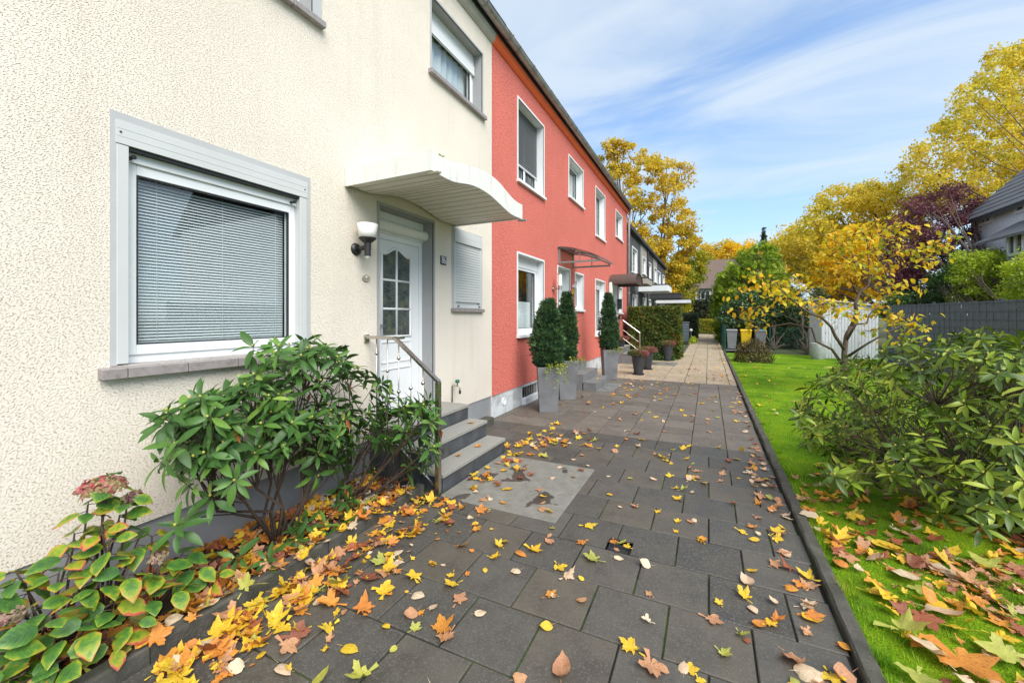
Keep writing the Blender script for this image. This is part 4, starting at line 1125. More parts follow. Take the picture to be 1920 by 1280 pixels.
def plain_door(D, label):
    b = MB(); X = WX - .19
    for yy in D[:2]: b.quad((WX + .002, yy, D[2]), (WX + .002, yy, D[3]), (X - .05, yy, D[3]), (X - .05, yy, D[2]), 0)
    b.quad((WX + .002, D[0], D[3]), (WX + .002, D[1], D[3]), (X - .05, D[1], D[3]), (X - .05, D[0], D[3]), 0)
    bw = .035
    b.box(WX - .01, WX + .012, D[0] - bw, D[0], D[2], D[3] + bw, 0); b.box(WX - .01, WX + .012, D[1], D[1] + bw, D[2], D[3] + bw, 0); b.box(WX - .01, WX + .012, D[0], D[1], D[3], D[3] + bw, 0)
    b.ring(X - .06, X + .01, D[0] + .001, D[1] - .001, D[2] + .001, D[3] - .001, .06, 1)
    b.box(X - .055, X - .004, D[0] + .062, D[1] - .062, D[2] + .062, D[3] - .062, 1)
    d = b.build('door', [MAT['white_reveal'], MAT['white']], red); d['label'] = label
    q = MB(); q.box(X - .003, X + .001, (D[0] + D[1]) / 2 - .05, (D[0] + D[1]) / 2 + .18, D[2] + .35, D[3] - .3); q.build('pane', MAT['obscure'], d)
    q = MB(); q.tube([(X, D[0] + .12, D[2] + 1.0), (X + .05, D[0] + .12, D[2] + 1.0), (X + .05, D[0] + .24, D[2] + 1.0)], .011, 6); q.build('handle', MAT['steel'], d)
    return d
plain_door(D1, 'white front door under the grey acrylic canopy'); plain_door(D2, 'pale front door under the brown barrel canopy')
# cellar window
b = MB(); y0, y1, z0, z1 = cw
b.quad((PX - .12, y0, z0), (PX - .12, y1, z0), (PX - .12, y1, z1), (PX - .12, y0, z1), 0)
for a_, c_ in (((y0, z0), (y0, z1)), ((y1, z0), (y1, z1)), ((y0, z1), (y1, z1)), ((y0, z0), (y1, z0))):
    b.quad((PX, a_[0], a_[1]), (PX, c_[0], c_[1]), (PX - .12, c_[0], c_[1]), (PX - .12, a_[0], a_[1]), 1)
cwin = b.build('cellar_window', [MAT['dark_gap'], MAT['plinth_white']], red)
for i in range(7):
    yy = y0 + (y1 - y0) * (i + .5) / 7; q = MB(); q.tube([(PX - .03, yy, z0), (PX - .03, yy, z1)], .010, 6); q.build('window_bar', MAT['steel'], cwin)
b = MB(); b.box(PX + .001, PX + .09, y0 - .05, y1 + .05, -.05, .115); b.build('window_kerb', MAT['plinth_white'], red, bevel=.012)
# round wall vent
q = at(944.5, 752, X=PX); b = MB(); b.lathe([(.001, .012), (.045, .012), (.05, .016), (.062, .016), (.064, 0)], (PX, q.y, q.z), 20, 0, 'x', False)
auto_smooth(b.build('wall_vent', MAT['white_reveal'], red))
# downpipe at the end of the red house
b = MB(); xg = WX + .178
b.tube([(xg, YR1 + .02, ZE + .2), (xg, YR1 + .02, ZE + .06), (WX + .09, YR1 + .02, ZE - .28), (WX + .09, YR1 + .02, 0)], .048, 10)
dp = b.build('downpipe', MAT['zinc'], red, smooth=True)
for z in (1.0, 2.6, 4.4):
    q = MB(); q.lathe([(.049, 0), (.055, 0), (.055, .03), (.049, .03)], (WX + .09, YR1 + .02, z), 10); q.build('pipe_clip', MAT['zinc'], dp)
# glass canopy
Yl, Yr_, XT = wy(1047), wy(1070.5) + .12, -2.16
zA = 2.86
b = MB()
for yy in (Yl, Yr_):
    b.box(WX + .002, WX + .045, yy - .015, yy + .015, zA - .02, zA + .33)
    b.box(WX + .045, XT, yy - .012, yy + .012, zA - .02, zA + .02)
    arc = [(WX + .045 + (XT - WX - .045) * s, yy, zA + .33 - .30 * s ** 1.7) for s in [i / 10 for i in range(11)]]
    b.tube(arc, .016, 6); b.tube([(WX + .5, yy, zA), (WX + .5, yy, zA + .23)], .011, 6)
cn = b.build('door_canopy', MAT['grey_paint'], red); cn['label'] = 'grey framed arched acrylic canopy over the first red door'
b = MB(); n = 10
arc = [(WX + .03 + (XT + .06 - WX - .03) * s, zA + .35 - .30 * s ** 1.7) for s in [i / n for i in range(n + 1)]]
for i in range(n):
    (xa, za), (xb, zb_) = arc[i], arc[i + 1]
    b.hexa([(xa, Yl - .06, za), (xb, Yl - .06, zb_), (xb, Yr_ + .06, zb_), (xa, Yr_ + .06, za)], [(xa, Yl - .06, za + .006), (xb, Yl - .06, zb_ + .006), (xb, Yr_ + .06, zb_ + .006), (xa, Yr_ + .06, za + .006)])
b.build('canopy_sheet', MAT['acrylic'], cn, smooth=False)
b = MB(); b.box(XT + .03, XT + .06, Yl - .07, Yr_ + .07, zA + .04, zA + .065); b.box(WX + .003, WX + .05, Yl - .06, Yr_ + .06, zA + .34, zA + .37); b.build('canopy_rail', MAT['grey_paint'], cn)
# brown barrel canopy
ya, yb_, xo = 14.15, 15.85, -2.2
n = 12; ring_o = []
for i in range(n + 1):
    a_ = math.pi * i / n; ring_o.append(((ya + yb_) / 2 - (yb_ - ya) / 2 * math.cos(a_), 2.80 + .33 * math.sin(a_)))
b = MB()
for i in range(n):
    (p0, q0), (p1, q1) = ring_o[i], ring_o[i + 1]
    b.hexa([(WX + .003, p0, q0), (xo, p0, q0), (xo, p1, q1), (WX + .003, p1, q1)], [(WX + .003, p0, q0 + .012), (xo, p0, q0 + .012), (xo, p1, q1 + .012), (WX + .003, p1, q1 + .012)])
cn = b.build('door_canopy', MAT['brown_sheet'], red); cn['label'] = 'brown barrel-vaulted sheet canopy over the second red door'
b = MB()
for yy in (ya, yb_): b.box(WX + .003, xo + .02, yy - .03, yy + .03, 2.74, 2.80)
b.box(xo - .02, xo + .02, ya, yb_, 2.745, 2.785); b.build('canopy_frame', MAT['brown_sheet'], cn)
b = MB(); fn = [(ya, 2.80)] + ring_o + [(yb_, 2.80)]
b.add([(xo - .02, p, q) for p, q in ring_o], [tuple(range(n + 1))]); b.build('canopy_end', MAT['acrylic'], cn)

# ---- anthracite row
gh = thing('terraced_house', (WX, 26, 0), 'anthracite clad flat roofed row beyond the red houses', 'house')
GX = WX - .03; YG0, YG1, ZG = YR1 + .25, 34.8, 5.38
def go(u0, u1, v0, v1): return (wy(u0, GX), wy(u1, GX), wz(u0, v1, GX), wz(u0, v0, GX))
GO = [go(1184.3, 1193.5, 463, 509), go(1204.0, 1210.0, 482, 512), go(1215, 1220.2, 492, 527), go(1226.3, 1230.5, 502, 528), go(1232.2, 1238, 508, 539), go(1241.7, 1245.5, 516, 539),
      go(1185, 1193, 553, 592), go(1204, 1210.5, 559, 592), go(1214, 1220, 562, 592), go(1227, 1231, 566, 592)]
b = MB(); wall_sheet(b, GX, YG0, YG1, -.1, ZG, GO)
xb = -12
b.quad((xb, YG0, 0), (xb, YG1, 0), (xb, YG1, ZG), (xb, YG0, ZG))
for y in (YG0, YG1): b.quad((GX, y, 0), (xb, y, 0), (xb, y, ZG), (GX, y, ZG))
b.build('wall', MAT['slate_dark'], gh, origin=(GX, 26, 0))
b = MB(); b.box(xb, GX + .18, YG0 - .02, YG1 + .15, ZG, ZG + .16); b.build('roof', MAT['flatgrey'], gh)
for o_ in GO: window(gh, *o_, .12, reveal='white_reveal', band=.05, bandm='white_reveal', sill='white_reveal', side=.06, curtain=(.95, 'net'))
def panel_strip(u0, u1, skip):
    y0, y1 = wy(u0, GX), wy(u1, GX)
    b = MB(); wall_sheet(b, GX + .012, y0, y1, 3.2, ZG - .02, [(skip[0] - .06, skip[1] + .06, skip[2] - .06, skip[3] + .06)])
    b.build('facade_panel', MAT['beige_panel'], gh)
panel_strip(1200.5, 1212.5, GO[1]); panel_strip(1224.5, 1231.6, GO[3])
b = MB(); b.tube([(GX + .06, wy(1213.8), 0), (GX + .06, wy(1213.8), ZG)], .05, 8); b.build('downpipe', MAT['flatgrey'], gh)
for (y0, y1, x1, z0, z1, mt, lb) in ((YG0 + .3, YG0 + 2.0, -2.35, 3.02, 3.27, 'beige_panel', 'beige slab canopy nearest the red house'),
                                     (21.0, 23.0, -1.75, 2.86, 3.16, 'white_reveal', 'thick white fronted slab canopy'),
                                     (25.6, 27.5, -1.45, 2.66, 2.95, 'flatgrey', 'dark slab canopy'),
                                     (28.6, 30.4, -1.05, 2.50, 2.72, 'white_reveal', 'thin white slab canopy farthest away')):
    b = MB(); b.box(GX + .003, x1, y0, y1, z0, z1); c_ = b.build('door_canopy', MAT[mt], gh, bevel=.01); c_['label'] = lb
    b = MB(); b.box(GX + .003, x1 + .015, y0 - .015, y1 + .015, z1 + .001, z1 + .04); b.build('canopy_cap', MAT['flatgrey'], c_)

# ---- steps
def steps(name, label, x_edges, z_tops, y0, y1, tread, riser, th=.035, nose=.012):
    t = thing(name, (x_edges[-1], (y0 + y1) / 2, 0), label, 'steps')
    for k, (x1, z) in enumerate(zip(x_edges, z_tops)):
        x0 = x_edges[k + 1] if k + 1 < len(x_edges) else WX
        b = MB(); b.box(WX + .004, x1 - nose, y0 + nose, y1 - nose, -.1 if k == len(x_edges) - 1 or True else 0, z - th)
        # each block only reaches back to the next riser
        b = MB(); b.box((x0 - .02) if k + 1 < len(x_edges) else WX + .004, x1 - nose, y0 + nose, y1 - nose, -.1, z - th)
        b.build('riser', MAT[riser], t)
        b = MB(); b.box((x0 - .0) if k + 1 < len(x_edges) else WX + .004, x1, y0, y1, z - th + .0005, z); b.build('tread', MAT[tread], t, bevel=.003)
    return t
steps('doorsteps', 'three dark risers with grey granite treads at the cream house door', [-2.2, -2.449, -2.71], [.165, .348, .522], 3.12, 4.40, 'granite', 'dark_riser')
steps('doorsteps', 'plain grey concrete steps between tall planters at the first red door', [-2.19, -2.475, -2.76], [.18, .352, .52], 8.76, 10.03, 'concrete', 'concrete', .01, .001)
steps('doorsteps', 'concrete steps with pale treads at the second red door', [-2.09, -2.37, -2.66], [.19, .37, .56], 14.3, 15.9, 'granite', 'concrete', .04, .02)
b = MB(); b.box(-2.19, -1.87, 8.80, 9.98, -.03, .012)
tag(b.build('step_slab', MAT['concrete'], None, bevel=.004), 'flat grey slab before the first red house steps', None, None, 'structure')
# dark bracket and edge stone right of the cream steps
b = MB(); b.box(PX + .002, PX + .16, 4.47, 5.55, -.03, .085)
tag(b.build('edging_stone', MAT['kerb'], None, bevel=.02), 'dark edging stone along the grey plinth right of the steps', None, None, 'structure')

# ---- railings
t = thing('handrail', (-2.6, 3.08, 0), 'stainless handrail with ball balusters beside the cream house steps', 'handrail')
yr = 3.075
def bar(b, p, q, w, h):
    p, q = Vector(p), Vector(q); d = (q - p).normalized(); s = Vector((0, 1, 0)); u = s.cross(d).normalized()
    c = [(-w / 2, -h / 2), (w / 2, -h / 2), (w / 2, h / 2), (-w / 2, h / 2)]
    b.hexa([p + s * x + u * y_ for x, y_ in c], [q + s * x + u * y_ for x, y_ in c])
b = MB(); K0, K1, K2 = (WX + .01, yr, 1.415), (-2.735, yr, 1.415), (-2.225, yr, 1.03)
bar(b, K0, (K1[0] + .004, yr, K1[2]), .042, .03); bar(b, (K1[0] - .006, yr, K1[2] + .004), (K2[0] + .012, yr, K2[2] - .009), .042, .03)
b.build('rail', MAT['steel'], t, bevel=.003)
b = MB(); b.box(-2.247, -2.203, yr - .021, yr + .021, -.02, 1.022); b.build('post', MAT['steel'], t, bevel=.003)
b = MB(); b.box(WX + .002, WX + .02, yr - .03, yr + .03, 1.36, 1.44); b.build('wall_bracket', MAT['steel'], t, bevel=.003)
def rail_z(x): return 1.40 if x < K1[0] else 1.40 + (x - K1[0]) / (K2[0] - K1[0]) * (K2[2] - K1[2])
for i, u_ in enumerate((706, 726.5, 747.5, 770, 793)):
    x = at(u_, 650, Y=yr).x
    zb_ = .40 if x < -2.7 else (.30 if x < -2.45 else .15)
    b = MB(); b.tube([(x, yr, zb_), (x, yr, rail_z(x))], .006, 6); bl = b.build('baluster', MAT['steel'], t, smooth=True)
    for f in ((.23, .75) if i % 2 == 0 else (.5,)):
        q = MB(); zc = rail_z(x) - f * .62; q.ball((x, yr, zc), .019, 8); q.build('ball', MAT['steel'], bl, smooth=True)
b = MB(); bar(b, (WX + .2, yr, .40), (-2.72, yr, .40), .02, .012); bar(b, (-2.72, yr, .40), (-2.24, yr, .05), .02, .012); b.build('lower_rail', MAT['steel'], t)

t = thing('handrail', (-2.5, 14.32, 0), 'three-bar pale metal handrail at the second red door steps', 'handrail')
yr = 14.34; b = MB()
b.tube([(WX, yr, 1.49), (-2.65, yr, 1.49), (-2.09, yr, 1.07)], .024, 8); b.build('rail', MAT['steel'], t)
b = MB(); b.tube([(-2.09, yr, 1.06), (-2.09, yr, 0.1)], .022, 8); b.build('post', MAT['steel'], t)
for dz in (.33, .62):
    b = MB(); b.tube([(-2.78, yr, 1.49 - dz), (-2.65, yr, 1.49 - dz), (-2.1, yr, 1.07 - dz)], .014, 6); b.build('lower_rail', MAT['steel'], t)

# ---- small things on the walls
q = at(667, 467.5, X=WX)
t = thing('wall_lamp', (WX, q.y, q.z), 'black outdoor wall lamp with white opal bowl beside the cream house door', 'wall lamp')
b = MB(); b.lathe([(.001, .032), (.03, .030), (.055, .018), (.062, 0)], (WX, q.y, q.z), 18, 0, 'x', False); b.build('wall_rose', MAT['black_metal'], t, smooth=True)
xl = WX + .155
b = MB(); b.tube([(WX + .02, q.y, q.z), (xl, q.y, q.z + .01)], .024, 10); b.build('arm', MAT['black_metal'], t, smooth=True)
b = MB(); b.lathe([(.001, -.075), (.030, -.075), (.030, -.018), (.033, -.015), (.033, .05), (.05, .062), (.082, .092), (.082, .10), (.001, .10)], (xl, q.y, q.z), 20); auto_smooth(b.build('lamp_body', MAT['black_metal'], t), 35)
b = MB(); b.lathe([(.001, .10), (.080, .10), (.083, .15), (.098, .23), (.092, .23), (.077, .15), (.06, .12), (.001, .12)], (xl, q.y, q.z), 24, 0, 'z', False); b.build('lamp_shade', MAT['opal'], t, smooth=True)
b = MB(); b.ball((xl, q.y, q.z - .078), .022, 8); b.build('motion_sensor', MAT['opal'], t, smooth=True)

q = at(685.3, 521.8, X=WX)
t = thing('doorbell', (WX, q.y, q.z), 'oval brass doorbell plate below the black wall lamp', 'doorbell')
b = MB(); N_ = 22; poly = [(q.y + .052 * math.cos(2 * math.pi * i / N_), q.z + .036 * math.sin(2 * math.pi * i / N_)) for i in range(N_)]
b.prism(poly, WX, WX + .012, 'x'); b.build('plate', MAT['brass'], t, bevel=.003)
b = MB(); b.lathe([(.011, 0), (.010, .006), (.001, .008)], (WX + .012, q.y, q.z + .013), 10, 0, 'x', False); b.build('bell_button', MAT['plate_white'], t)

def text_mesh(s, size, extr=.001):
    cu = bpy.data.curves.new('figures', 'FONT'); cu.body = s; cu.size = size; cu.extrude = extr; cu.align_x = 'CENTER'; cu.align_y = 'CENTER'
    o = bpy.data.objects.new('figures', cu); COL.objects.link(o)
    bpy.context.view_layer.update()
    me = bpy.data.meshes.new_from_object(o.evaluated_get(bpy.context.evaluated_depsgraph_get()))
    bpy.data.objects.remove(o); return me
q = at(830.5, 488.5, X=WX)
t = thing('number_plate', (WX, q.y, q.z), 'dark enamel house number plate reading 86 beside the cream house door', 'number plate')
b = MB(); b.box(WX, WX + .012, q.y - .062, q.y + .062, q.z - .055, q.z + .058); b.build('plate', MAT['plate'], t, bevel=.003)
me = text_mesh('86', .135); me.materials.append(MAT['plate_white'])
o = link_obj('figures', me, t, (WX + .0135, q.y, q.z), (R(90), 0, R(90)))
o.scale = (.72, 1, 1)
b = MB()
for sy in (-1, 1):
    for sz in (-1, 1): b.lathe([(.007, 0), (.005, .004), (.001, .005)], (WX + .012, q.y + sy * .05, q.z + sz * .045), 8, 0, 'x', False)
b.build('screw', MAT['black_metal'], t)

q = at(857, 727, X=WX + .09); qw = at(848, 732, X=WX + .02)
t = thing('garden_tap', (WX, q.y, q.z), 'brass garden tap with green wheel on the cream wall', 'tap')
b = MB(); b.tube([(WX + .02, qw.y, .36), (WX + .02, qw.y, q.z + .03), (WX + .05, q.y, q.z + .03), (WX + .10, q.y, q.z + .03)], .009, 8); b.build('pipe', MAT['brass'], t, smooth=True)
b = MB(); b.tube([(WX + .08, q.y, q.z + .03), (WX + .13, q.y, q.z + .02), (WX + .135, q.y, q.z - .03)], .012, 8); b.build('spout', MAT['brass'], t, smooth=True)
b = MB(); b.tube([(WX + .135, q.y, q.z - .03), (WX + .135, q.y, q.z - .075)], .015, 8); b.build('hose_connector', MAT['black_plastic'], t)
b = MB(); b.lathe([(.008, 0), (.008, .03), (.026, .035), (.030, .06), (.024, .075), (.001, .078)], (WX + .095, q.y, q.z + .035), 10); b.build('tap_wheel', MAT['tapgreen'], t)

# red house fittings
q = at(1036, 541, X=WX)
t = thing('wall_lamp', (WX, q.y, q.z), 'steel wall lamp with upright glass cylinder left of the first red door', 'wall lamp')
b = MB(); b.lathe([(.06, 0), (.06, .025), (.001, .03)], (WX, q.y, q.z), 14, 0, 'x', False); b.build('wall_rose', MAT['steel'], t)
b = MB(); b.tube([(WX, q.y, q.z), (WX + .17, q.y, q.z)], .016, 8); b.tube([(WX + .17, q.y, q.z - .03), (WX + .17, q.y, q.z + .06)], .045, 12); b.build('arm', MAT['steel'], t)
b = MB(); b.tube([(WX + .17, q.y, q.z + .06), (WX + .17, q.y, q.z + .30)], .048, 12); b.build('lamp_shade', MAT['opal'], t)
b = MB(); b.tube([(WX + .17, q.y, q.z + .30), (WX + .17, q.y, q.z + .325)], .052, 12); b.build('lamp_cap', MAT['steel'], t)
q = at(1074.5, 545, X=WX)
t = thing('number_plate', (WX, q.y, q.z), 'yellow plate under a small white lamp right of the first red door', 'number plate')
b = MB(); b.box(WX, WX + .02, q.y - .075, q.y + .075, q.z - .09, q.z + .06); b.build('plate', MAT['yellow_plate'], t, bevel=.003)
b = MB(); b.box(WX, WX + .07, q.y - .085, q.y + .085, q.z + .07, q.z + .15); b.build('plate_lamp', MAT['white'], t, bevel=.01)
b = MB(); b.tube([(WX + .0215, q.y - .015, q.z + .035), (WX + .0215, q.y + .02, q.z + .01), (WX + .0215, q.y - .01, q.z - .02), (WX + .0215, q.y + .015, q.z - .05)], .008, 6)
b.build('emblem', MAT['green'], t)
q = at(1145.5, 542, X=WX + .08)
t = thing('wall_lamp', (WX, q.y, q.z), 'white box-shaped wall lamp left of the second red door', 'wall lamp')
b = MB(); b.box(WX, WX + .03, q.y - .09, q.y + .09, q.z - .2, q.z + .2); b.build('back_plate', MAT['grey_paint'], t)
b = MB(); b.box(WX + .03, WX + .13, q.y - .10, q.y + .10, q.z - .23, q.z + .23); b.build('lamp_shade', MAT['opal'], t, bevel=.02)
q = at(1159, 571, X=WX)
t = thing('letterbox', (WX, q.y, q.z), 'dark letterbox on the red wall right of the second red door', 'letterbox')
b = MB(); b.box(WX, WX + .11, q.y - .16, q.y + .16, q.z - .17, q.z + .19); b.build('box_body', MAT['pot_dark'], t, bevel=.01)
b = MB(); b.box(WX, WX + .13, q.y - .165, q.y + .165, q.z + .192, q.z + .21); b.build('lid', MAT['pot_dark'], t)
q = at(1160, 594.5, X=WX)
t = thing('newspaper_tube', (WX, q.y, q.z), 'black newspaper roll holder under the dark letterbox', 'newspaper holder')
b = MB(); b.lathe([(.07, 0), (.07, .28), (.06, .28), (.06, .02)], (WX + .08, q.y - .14, q.z), 12, 0, 'y', False); b.build('tube', MAT['black_plastic'], t)
b = MB(); b.box(WX, WX + .02, q.y - .1, q.y + .1, q.z - .05, q.z + .05); b.build('back_plate', MAT['black_plastic'], t)
# ------------------------------------------------------------------ planters, pots, bins, fences, shed
def tall_planter(c, ang, wb, wt, h, label):
    t = thing('planter', (c[0], c[1], 0), label, 'planter', 'tall grey planters along the red house')
    def sq(w, z): return [tuple(Vector((c[0], c[1], z)) + Vector((math.cos(ang + R(45 + 90 * k)), math.sin(ang + R(45 + 90 * k)), 0)) * w / math.sqrt(2)) for k in range(4)]
    b = MB(); N_ = 5; rings = [sq(wb + (wt - wb) * (i / N_) ** 1.15, h * i / N_) for i in range(N_ + 1)]
    vs = [q for r_ in rings for q in r_] + sq(wt - .03, h) + sq(wt - .05, h - .06)
    fs = [(3, 2, 1, 0)]
    for i in range(N_ + 2):
        for k in range(4): fs.append((i * 4 + k, i * 4 + (k + 1) % 4, i * 4 + 4 + (k + 1) % 4, i * 4 + 4 + k))
    b.add(vs, fs); b.build('pot_body', MAT['planter'], t, bevel=.006)
    b = MB(); b.add(sq(wt - .05, h - .035), [(0, 1, 2, 3)]); b.build('soil', MAT['soil'], t)
    return t
def cone_conifer(c, z0, h, r, label, seed, n=2600, mat='conifer', stem=True):
    rg = np.random.default_rng(seed)
    t = thing('potted_conifer', (c[0], c[1], z0), label, 'conifer', 'clipped conifers in the tall grey planters')
    b = MB(); b.tube([(c[0], c[1], z0 - .06), (c[0], c[1], z0 + h * .8)], [.022, .006], 6); b.build('trunk', MAT['bark_dark'], t)
    # several upright plumes make the lumpy flame outline
    P = []; Nn = []
    plumes = [(0, 0, h * .97, r * .8)] + [(.50 * r * math.cos(a_ + rg.uniform(-.4, .4)), .50 * r * math.sin(a_ + rg.uniform(-.4, .4)), h * rg.uniform(.62, 1.04), r * rg.uniform(.40, .66)) for a_ in np.linspace(0, 2 * math.pi, 7)[:-1]]
    for (ox, oy, ph, pr) in plumes:
        m_ = int(n * (pr / r) / 3.4)
        zz = rg.random(m_) ** 1.1
        prof = pr * np.clip(np.minimum(.30 + zz * 1.75, 1.22 * (1 - zz) ** .70 + .012), 0, 1)
        a_ = rg.uniform(0, 2 * math.pi, m_); rr = prof * np.sqrt(rg.uniform(.45, 1.05, m_))
        P.append(np.stack([c[0] + ox * (1 - zz * .6) + rr * np.cos(a_), c[1] + oy * (1 - zz * .6) + rr * np.sin(a_), z0 + .02 + zz * ph * .97], 1))
        Nn.append(np.stack([np.cos(a_), np.sin(a_), np.full(m_, .1)], 1))
    P = np.vstack(P); Nn = np.vstack(Nn); n_ = len(P)
    # sprays point up and outwards: Y axis of the template along (out*.6 + up)
    yv = Nn * .55 + np.array([0, 0, 1.0]) + rg.normal(0, .28, (n_, 3)); yv /= np.linalg.norm(yv, axis=1, keepdims=True)
    xv = np.cross(yv, rg.normal(0, 1, (n_, 3))); xv /= np.linalg.norm(xv, axis=1, keepdims=True)
    Rm = np.stack([xv, yv, np.cross(xv, yv)], 2)
    V, FF = instance(T_SPRAY, F_SPRAY, P, Rm, rg.uniform(.05, .115, n_))
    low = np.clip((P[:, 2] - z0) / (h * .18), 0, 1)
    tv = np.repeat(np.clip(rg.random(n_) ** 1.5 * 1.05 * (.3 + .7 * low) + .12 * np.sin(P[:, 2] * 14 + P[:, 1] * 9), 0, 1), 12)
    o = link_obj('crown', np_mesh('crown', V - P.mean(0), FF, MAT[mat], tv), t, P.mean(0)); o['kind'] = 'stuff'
    return t
def trailing(c, z, r, n, label, drop=.3, dirs=None, seed=1, group='trailing plants in the tall planters'):
    rg = np.random.default_rng(seed)
    t = thing('trailing_plant', (c[0], c[1], z), label, 'plant', group)
    b = MB(); P = []; Nn = []
    for i in range(n):
        a_ = rg.uniform(0, 2 * math.pi) if dirs is None else rg.normal(dirs[0], dirs[1])
        rr = r * rg.uniform(.75, 1.25); dr_ = drop * rg.uniform(.1, 1) if rg.random() < .6 else -.08 * rg.random()
        pts = [Vector((c[0] + r * .3 * math.cos(a_), c[1] + r * .3 * math.sin(a_), z)), Vector((c[0] + rr * .9 * math.cos(a_), c[1] + rr * .9 * math.sin(a_), z + .07 * rg.random())),
               Vector((c[0] + rr * 1.12 * math.cos(a_), c[1] + rr * 1.12 * math.sin(a_), z - dr_ * .5)), Vector((c[0] + rr * 1.15 * math.cos(a_ + .1), c[1] + rr * 1.15 * math.sin(a_ + .1), z - dr_))]
        b.tube(pts, .002, 3, caps=False)
        for s in np.linspace(.2, 1, 8):
            k = min(2, int(s * 3)); f = s * 3 - k; q = pts[k].lerp(pts[k + 1], min(1, f))
            P.append(np.array(q) + rg.normal(0, .014, 3)); Nn.append([math.cos(a_) * .6, math.sin(a_) * .6, .7])
    b.build('stems', MAT['twig_green'], t)
    o = cloud('foliage', np.array(P), np.array(Nn), rg.uniform(.028, .05, len(P)), MAT['ivy'], t, T_LEAF, F_LEAF)
    return t
PA = (-2.50, 6.64); PBp = (-2.53, 7.78); PCp = (-2.33, 10.72)
rot = R(25)
tall_planter(PA, rot, .31, .385, .765, 'tall tapered grey planter nearest the cream house')
tall_planter(PBp, rot, .31, .385, .765, 'tall tapered grey planter between the nearest one and the grey steps')
tall_planter(PCp, rot, .32, .40, .765, 'tall tapered grey planter beyond the grey steps')
cone_conifer(PA, .74, 1.20, .33, 'flame shaped dark conifer in the nearest tall planter', 3, 4200)
cone_conifer(PBp, .74, 1.32, .27, 'flame shaped dark conifer in the middle tall planter', 4, 3600)
cone_conifer(PCp, .74, 1.50, .29, 'flame shaped dark conifer in the planter beyond the grey steps', 5, 3600)
trailing((-2.40, 6.62), .765, .22, 26, 'trailing ivy like plant spilling over the nearest tall planter', .32, (-.5, .8), 2)
trailing((-2.46, 7.78), .765, .22, 18, 'leafy plant with reddish tips on the middle tall planter rim', .10, (-.2, 1.0), 3)
trailing((-2.26, 10.72), .765, .22, 16, 'yellow green plant on the rim of the planter beyond the grey steps', .08, (-.4, 1.2), 4)

def round_pot(c, z, h, rt, label, tuft, seed, saucer=True, grp='dark round pots by the second red door', hsp=.13):
    rg = np.random.default_rng(seed)
    t = thing('flower_pot', (c[0], c[1], z), label, 'flower pot', grp)
    b = MB(); rb = rt * .62
    z0 = .03 if saucer else 0
    b.lathe([(.001, z0), (rb, z0), (rb * 1.18, h * .35), (rt * .93, h * .75), (rt, h * .93), (rt, h), (rt * .9, h), (rt * .86, h - .05), (.001, h - .05)], (c[0], c[1], z), 26, 0, 'z', False)
    auto_smooth(b.build('pot_body', MAT['pot_dark'], t), 50)
    if saucer:
        b = MB(); b.lathe([(.001, 0), (rb * 1.28, 0), (rb * 1.36, .03), (rb * 1.28, .03), (rb * 1.2, .012), (.001, .012)], (c[0], c[1], z), 26, 0, 'z', False); b.build('saucer', MAT['pot_dark'], t)
    s = thing('potted_heather', (c[0], c[1], z + h), tuft, 'heather', 'heathers in the dark round pots')
    n = 420; a_ = rg.uniform(0, 2 * math.pi, n); rr = rt * .92 * np.sqrt(rg.random(n))
    P = np.stack([c[0] + rr * np.cos(a_), c[1] + rr * np.sin(a_), np.full(n, z + h - .05)], 1)
    yv = np.stack([np.cos(a_) * rr / rt * 1.0, np.sin(a_) * rr / rt * 1.0, np.ones(n)], 1) + rg.normal(0, .22, (n, 3)); yv /= np.linalg.norm(yv, axis=1, keepdims=True)
    xv = np.cross(yv, rg.normal(0, 1, (n, 3))); xv /= np.linalg.norm(xv, axis=1, keepdims=True)
    Rm = np.stack([xv, yv, np.cross(xv, yv)], 2)
    T2 = T_SPRAY * np.array([.5, 1, 1])
    V, FF = instance(T2, F_SPRAY, P, Rm, rg.uniform(hsp, hsp * 1.9, n))
    base = np.array([c[0], c[1], z + h])
    # one half of the tuft is redder
    tv = np.repeat(np.clip(.45 + .45 * np.cos(a_ - 0.4) * (rr / rt) + rg.normal(0, .2, n), 0, 1), 12)
    o = link_obj('sprays', np_mesh('sprays', V - base, FF, MAT['heather'], tv), s, base); o['kind'] = 'stuff'
round_pot((-1.77, 11.85), 0, .56, .19, 'dark round pot nearest the camera by the second red door', 'pink and cream heather in the nearest dark pot', 1)
round_pot((-1.70, 13.15), 0, .56, .19, 'dark round pot just behind the nearest one by the second red door', 'pale cream heather in the second dark pot', 2)
round_pot((-1.36, 16.0), 0, .60, .20, 'dark round pot in front of the clipped hedge', 'pink topped heather in the pot before the hedge', 3)
round_pot((-2.80, 14.75), .56, .24, .17, 'dark bowl on the landing of the second red door', 'reddish green plant in the bowl on the landing', 4, False)

